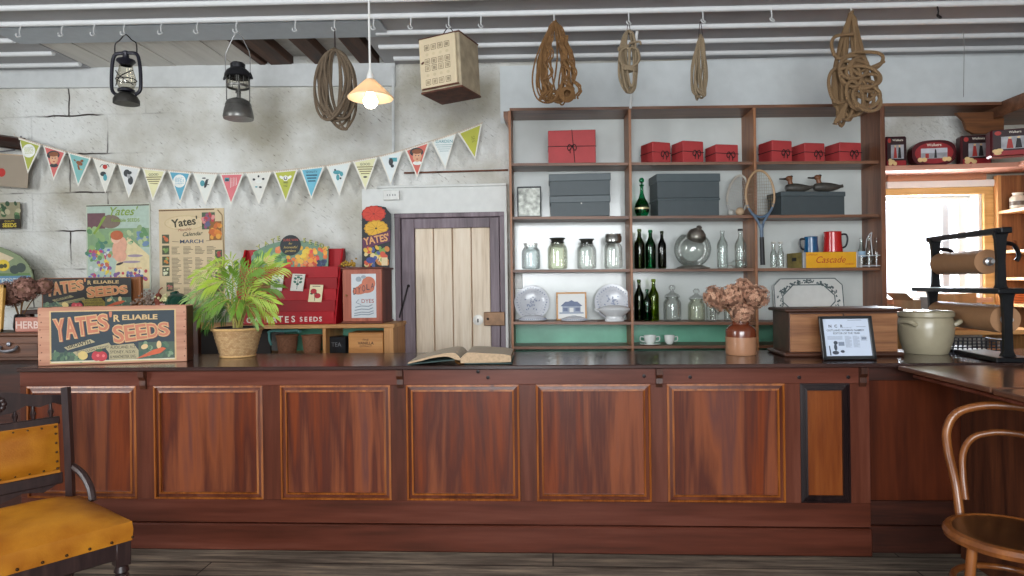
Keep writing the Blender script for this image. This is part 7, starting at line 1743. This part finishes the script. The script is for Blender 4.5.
m = MB().use(CHW); m.bx(-sw/2+.01, sw/2-.01, -sd/2+.005, -sd/2+.035, zs-.14, zs-.072, .004); m.bx(-sw/2+.02, sw/2-.02, sd/2-.035, sd/2-.005, zs-.14, zs-.072, .004)
for s in (-1, 1): m.bx(s*(sw/2-.01)-.012, s*(sw/2-.01)+.004, -sd/2+.03, sd/2-.03, zs-.14, zs-.072, .003)
m.build('seat_rail', parent=t)
for s in (-1, 1):
    m = MB().use(CHW).at((s*(sw/2-.03), -sd/2+.03, 0)); zz = zs-.072; m.box((0, 0, zz-.05), (.055, .055, .1), .004)
    m.lathe([(0, 0), (.016, 0), (.02, .03), (.022, .06), (.016, .09), (.024, .12), (.026, .2), (.02, .215), (.028, .225), (.02, .235), (.028, .245), (.022, zz-.1)], 20); m.build('leg', parent=t)
bw = sw*.86
for s in (-1, 1):
    m = MB().use(CHW).at((s*(bw/2-.02), sd/2-.02, 0)); m.tube(smooth_path([(0, .06, 0), (0, .01, .25), (0, .0, zs-.05), (0, .015, .65), (0, .05, .93)], 5), .02, 4); m.build('leg', parent=t)
    m = MB().use(CHW); x = s*(bw/2-.01)
    m.tube(smooth_path([(x, sd/2-.01, zs+.14), (x+s*.02, sd/2-.08, zs+.11), (x+s*.03, sd/2-.14, zs+.06), (x+s*.03, sd/2-.17, zs+.01)], 6), .016, 8); m.build('arm_bracket', parent=t)
yb = sd/2-.0
m = MB().use(CHW)
m.at((0, yb, 0), (R(-7), 0, 0)); z0b, z1b = .56, .765
m.bx(-bw/2+.03, bw/2-.03, -.02, .02, z1b+.0, z1b+.035, .004)
cr = [(-bw/2+.02, z1b+.085), (-bw/2+.02, z1b+.13), (-bw*.25, z1b+.145), (-bw*.1, z1b+.165), (0, z1b+.17), (bw*.1, z1b+.165), (bw*.25, z1b+.145), (bw/2-.02, z1b+.13), (bw/2-.02, z1b+.085), (bw*.4, z1b+.1), (bw*.3, z1b+.085), (bw*.2, z1b+.1), (bw*.1, z1b+.075), (0, z1b+.07), (-bw*.1, z1b+.075), (-bw*.2, z1b+.1), (-bw*.3, z1b+.085), (-bw*.4, z1b+.1)]
m.prism(list(reversed(cr)), -.015, .015)
for k in range(10): a = 2*PI*k/10; m.ball((.026*cos(a), -.017, z1b+.118+.026*sin(a)), (.012, .006, .012), 8, 6)
m.ball((0, -.018, z1b+.118), (.014, .008, .014)); m.build('crest_rail', parent=t)
for k in range(7):
    x = -bw/2+.06+(bw-.12)*k/6
    m = MB().use(CHW).at((0, yb, 0), (R(-7), 0, 0)); m.lathe([(.006, z1b+.03), (.008, z1b+.045), (.013, z1b+.06), (.006, z1b+.075), (.007, z1b+.1)], 10, c=(x, 0, 0)); m.build('spindle', parent=t)
m = MB().use(CHW).at((0, yb, 0), (R(-7), 0, 0)); m.bx(-bw/2+.03, bw/2-.03, -.02, .02, z0b-.06, z0b-.01, .004)
m.prism([(-bw*.4, z0b-.06), (-bw*.3, z0b-.085), (-bw*.15, z0b-.07), (0, z0b-.095), (bw*.15, z0b-.07), (bw*.3, z0b-.085), (bw*.4, z0b-.06)], -.012, .012); m.build('lower_rail', parent=t)
m = MB().use(LEA).at((0, yb, 0), (R(-7), 0, 0)); vs = []; fs = []; N2 = 12; hw_ = bw/2-.04
for i in range(N2+1):
    for j in range(N2+1): s, q = -1+2*i/N2, -1+2*j/N2; vs.append((s*hw_, -.02-.03*(1-s**4)*(1-q**4), (z0b+z1b)/2+q*(z1b-z0b+.0)/2))
for i in range(N2):
    for j in range(N2): a = i*(N2+1)+j; fs.append((a, a+N2+1, a+N2+2, a+1))
m.add(vs, fs, True); m.bx(-hw_, hw_, -.02, .02, z0b-.01, z1b+.005); m.use(STUD)
for k in range(9):
    x = -hw_+.012+(2*hw_-.024)*k/8
    for z_ in (z0b+.01, z1b-.01): m.ball((x, -.026, z_), .0055, 8, 6)
for k in range(1, 5):
    for s in (-1, 1): m.ball((s*(hw_-.012), -.026, z0b+(z1b-z0b)*k/5), .0055, 8, 6)
m.build('backrest', parent=t)

# bentwood chair at the right
BENT = wood('glossy bentwood', ['5a3014', '78441e', '90582a'], 'z', .3, 1.0, .03, coat=.2); SEATW = wood('worn plywood seat', ['2c180e', '462a16', '5c3a20'], 'y', .3, .8, .05, coat=.2)
cs = dpt(1012, 533, 2.31); cs.z = 0
t = thing('bentwood_chair', 'bentwood chair with double hooped back and round seat at lower right', 'chair', cs, R(-34))
rs_ = .205; zs = .462
m = MB().use(SEATW); m.lathe([(0, zs-.012), (rs_*.5, zs-.008), (rs_*.86, zs), (rs_*.9, zs-.002)], 40); m.build('seat', parent=t)
m = MB().use(BENT); m.lathe([(rs_*.86, zs-.001), (rs_*.9, zs+.004), (rs_*.98, zs), (rs_*1.02, zs-.014), (rs_*1.0, zs-.03), (rs_*.9, zs-.036), (rs_*.84, zs-.03)], 44); m.build('seat_rim', parent=t)
yb = rs_*.78
m = MB().use(BENT)
hoop = smooth_path([(-.16, yb+.0, zs-.02), (-.175, yb+.03, zs+.1), (-.2, yb+.07, zs+.21), (-.205, yb+.1, zs+.295), (-.17, yb+.12, zs+.362), (-.09, yb+.13, zs+.396), (0, yb+.135, zs+.404), (.09, yb+.13, zs+.396), (.17, yb+.12, zs+.362), (.205, yb+.1, zs+.295), (.2, yb+.07, zs+.21), (.175, yb+.03, zs+.1), (.16, yb+.0, zs-.02)], 6)
m.tube(hoop, .0165, 12); m.build('back_hoop', parent=t)
m = MB().use(BENT)
hoop = smooth_path([(-.142, yb+.012, zs+.045), (-.15, yb+.03, zs+.13), (-.15, yb+.06, zs+.215), (-.12, yb+.09, zs+.272), (-.06, yb+.102, zs+.298), (0, yb+.106, zs+.304), (.06, yb+.102, zs+.298), (.12, yb+.09, zs+.272), (.15, yb+.06, zs+.215), (.15, yb+.03, zs+.13), (.142, yb+.012, zs+.045)], 6)
hoop = smooth_path([(-.12, yb+.01, zs-.0)], 2)+hoop if 0 else hoop
m.tube(hoop, .0125, 12); m.build('inner_hoop', parent=t)
for a, sp_ in ((R(-50), .04), (R(-130), .04), (R(50), .06), (R(130), .06)):
    u = Vector((cos(a), sin(a), 0)); m = MB().use(BENT); m.tube(smooth_path([u*rs_*.86+Vector((0, 0, zs-.03)), u*(rs_*.88)+Vector((0, 0, zs*.6)), u*(rs_*.9+sp_)]), [.0165]*7+[.0155]*5+[.013], 10) if 0 else m.tube([u*rs_*.84+Vector((0, 0, zs-.03)), u*(rs_*.88+sp_*.4)+Vector((0, 0, zs*.5)), u*(rs_*.9+sp_)], [.017, .016, .013], 12); m.build('leg', parent=t)
m = MB().use(BENT); m.tube([(rs_*.86*cos(a), rs_*.86*sin(a), .27) for a in [2*PI*k/36 for k in range(36)]], .0115, 10, closed=True); m.build('stretcher_ring', parent=t)
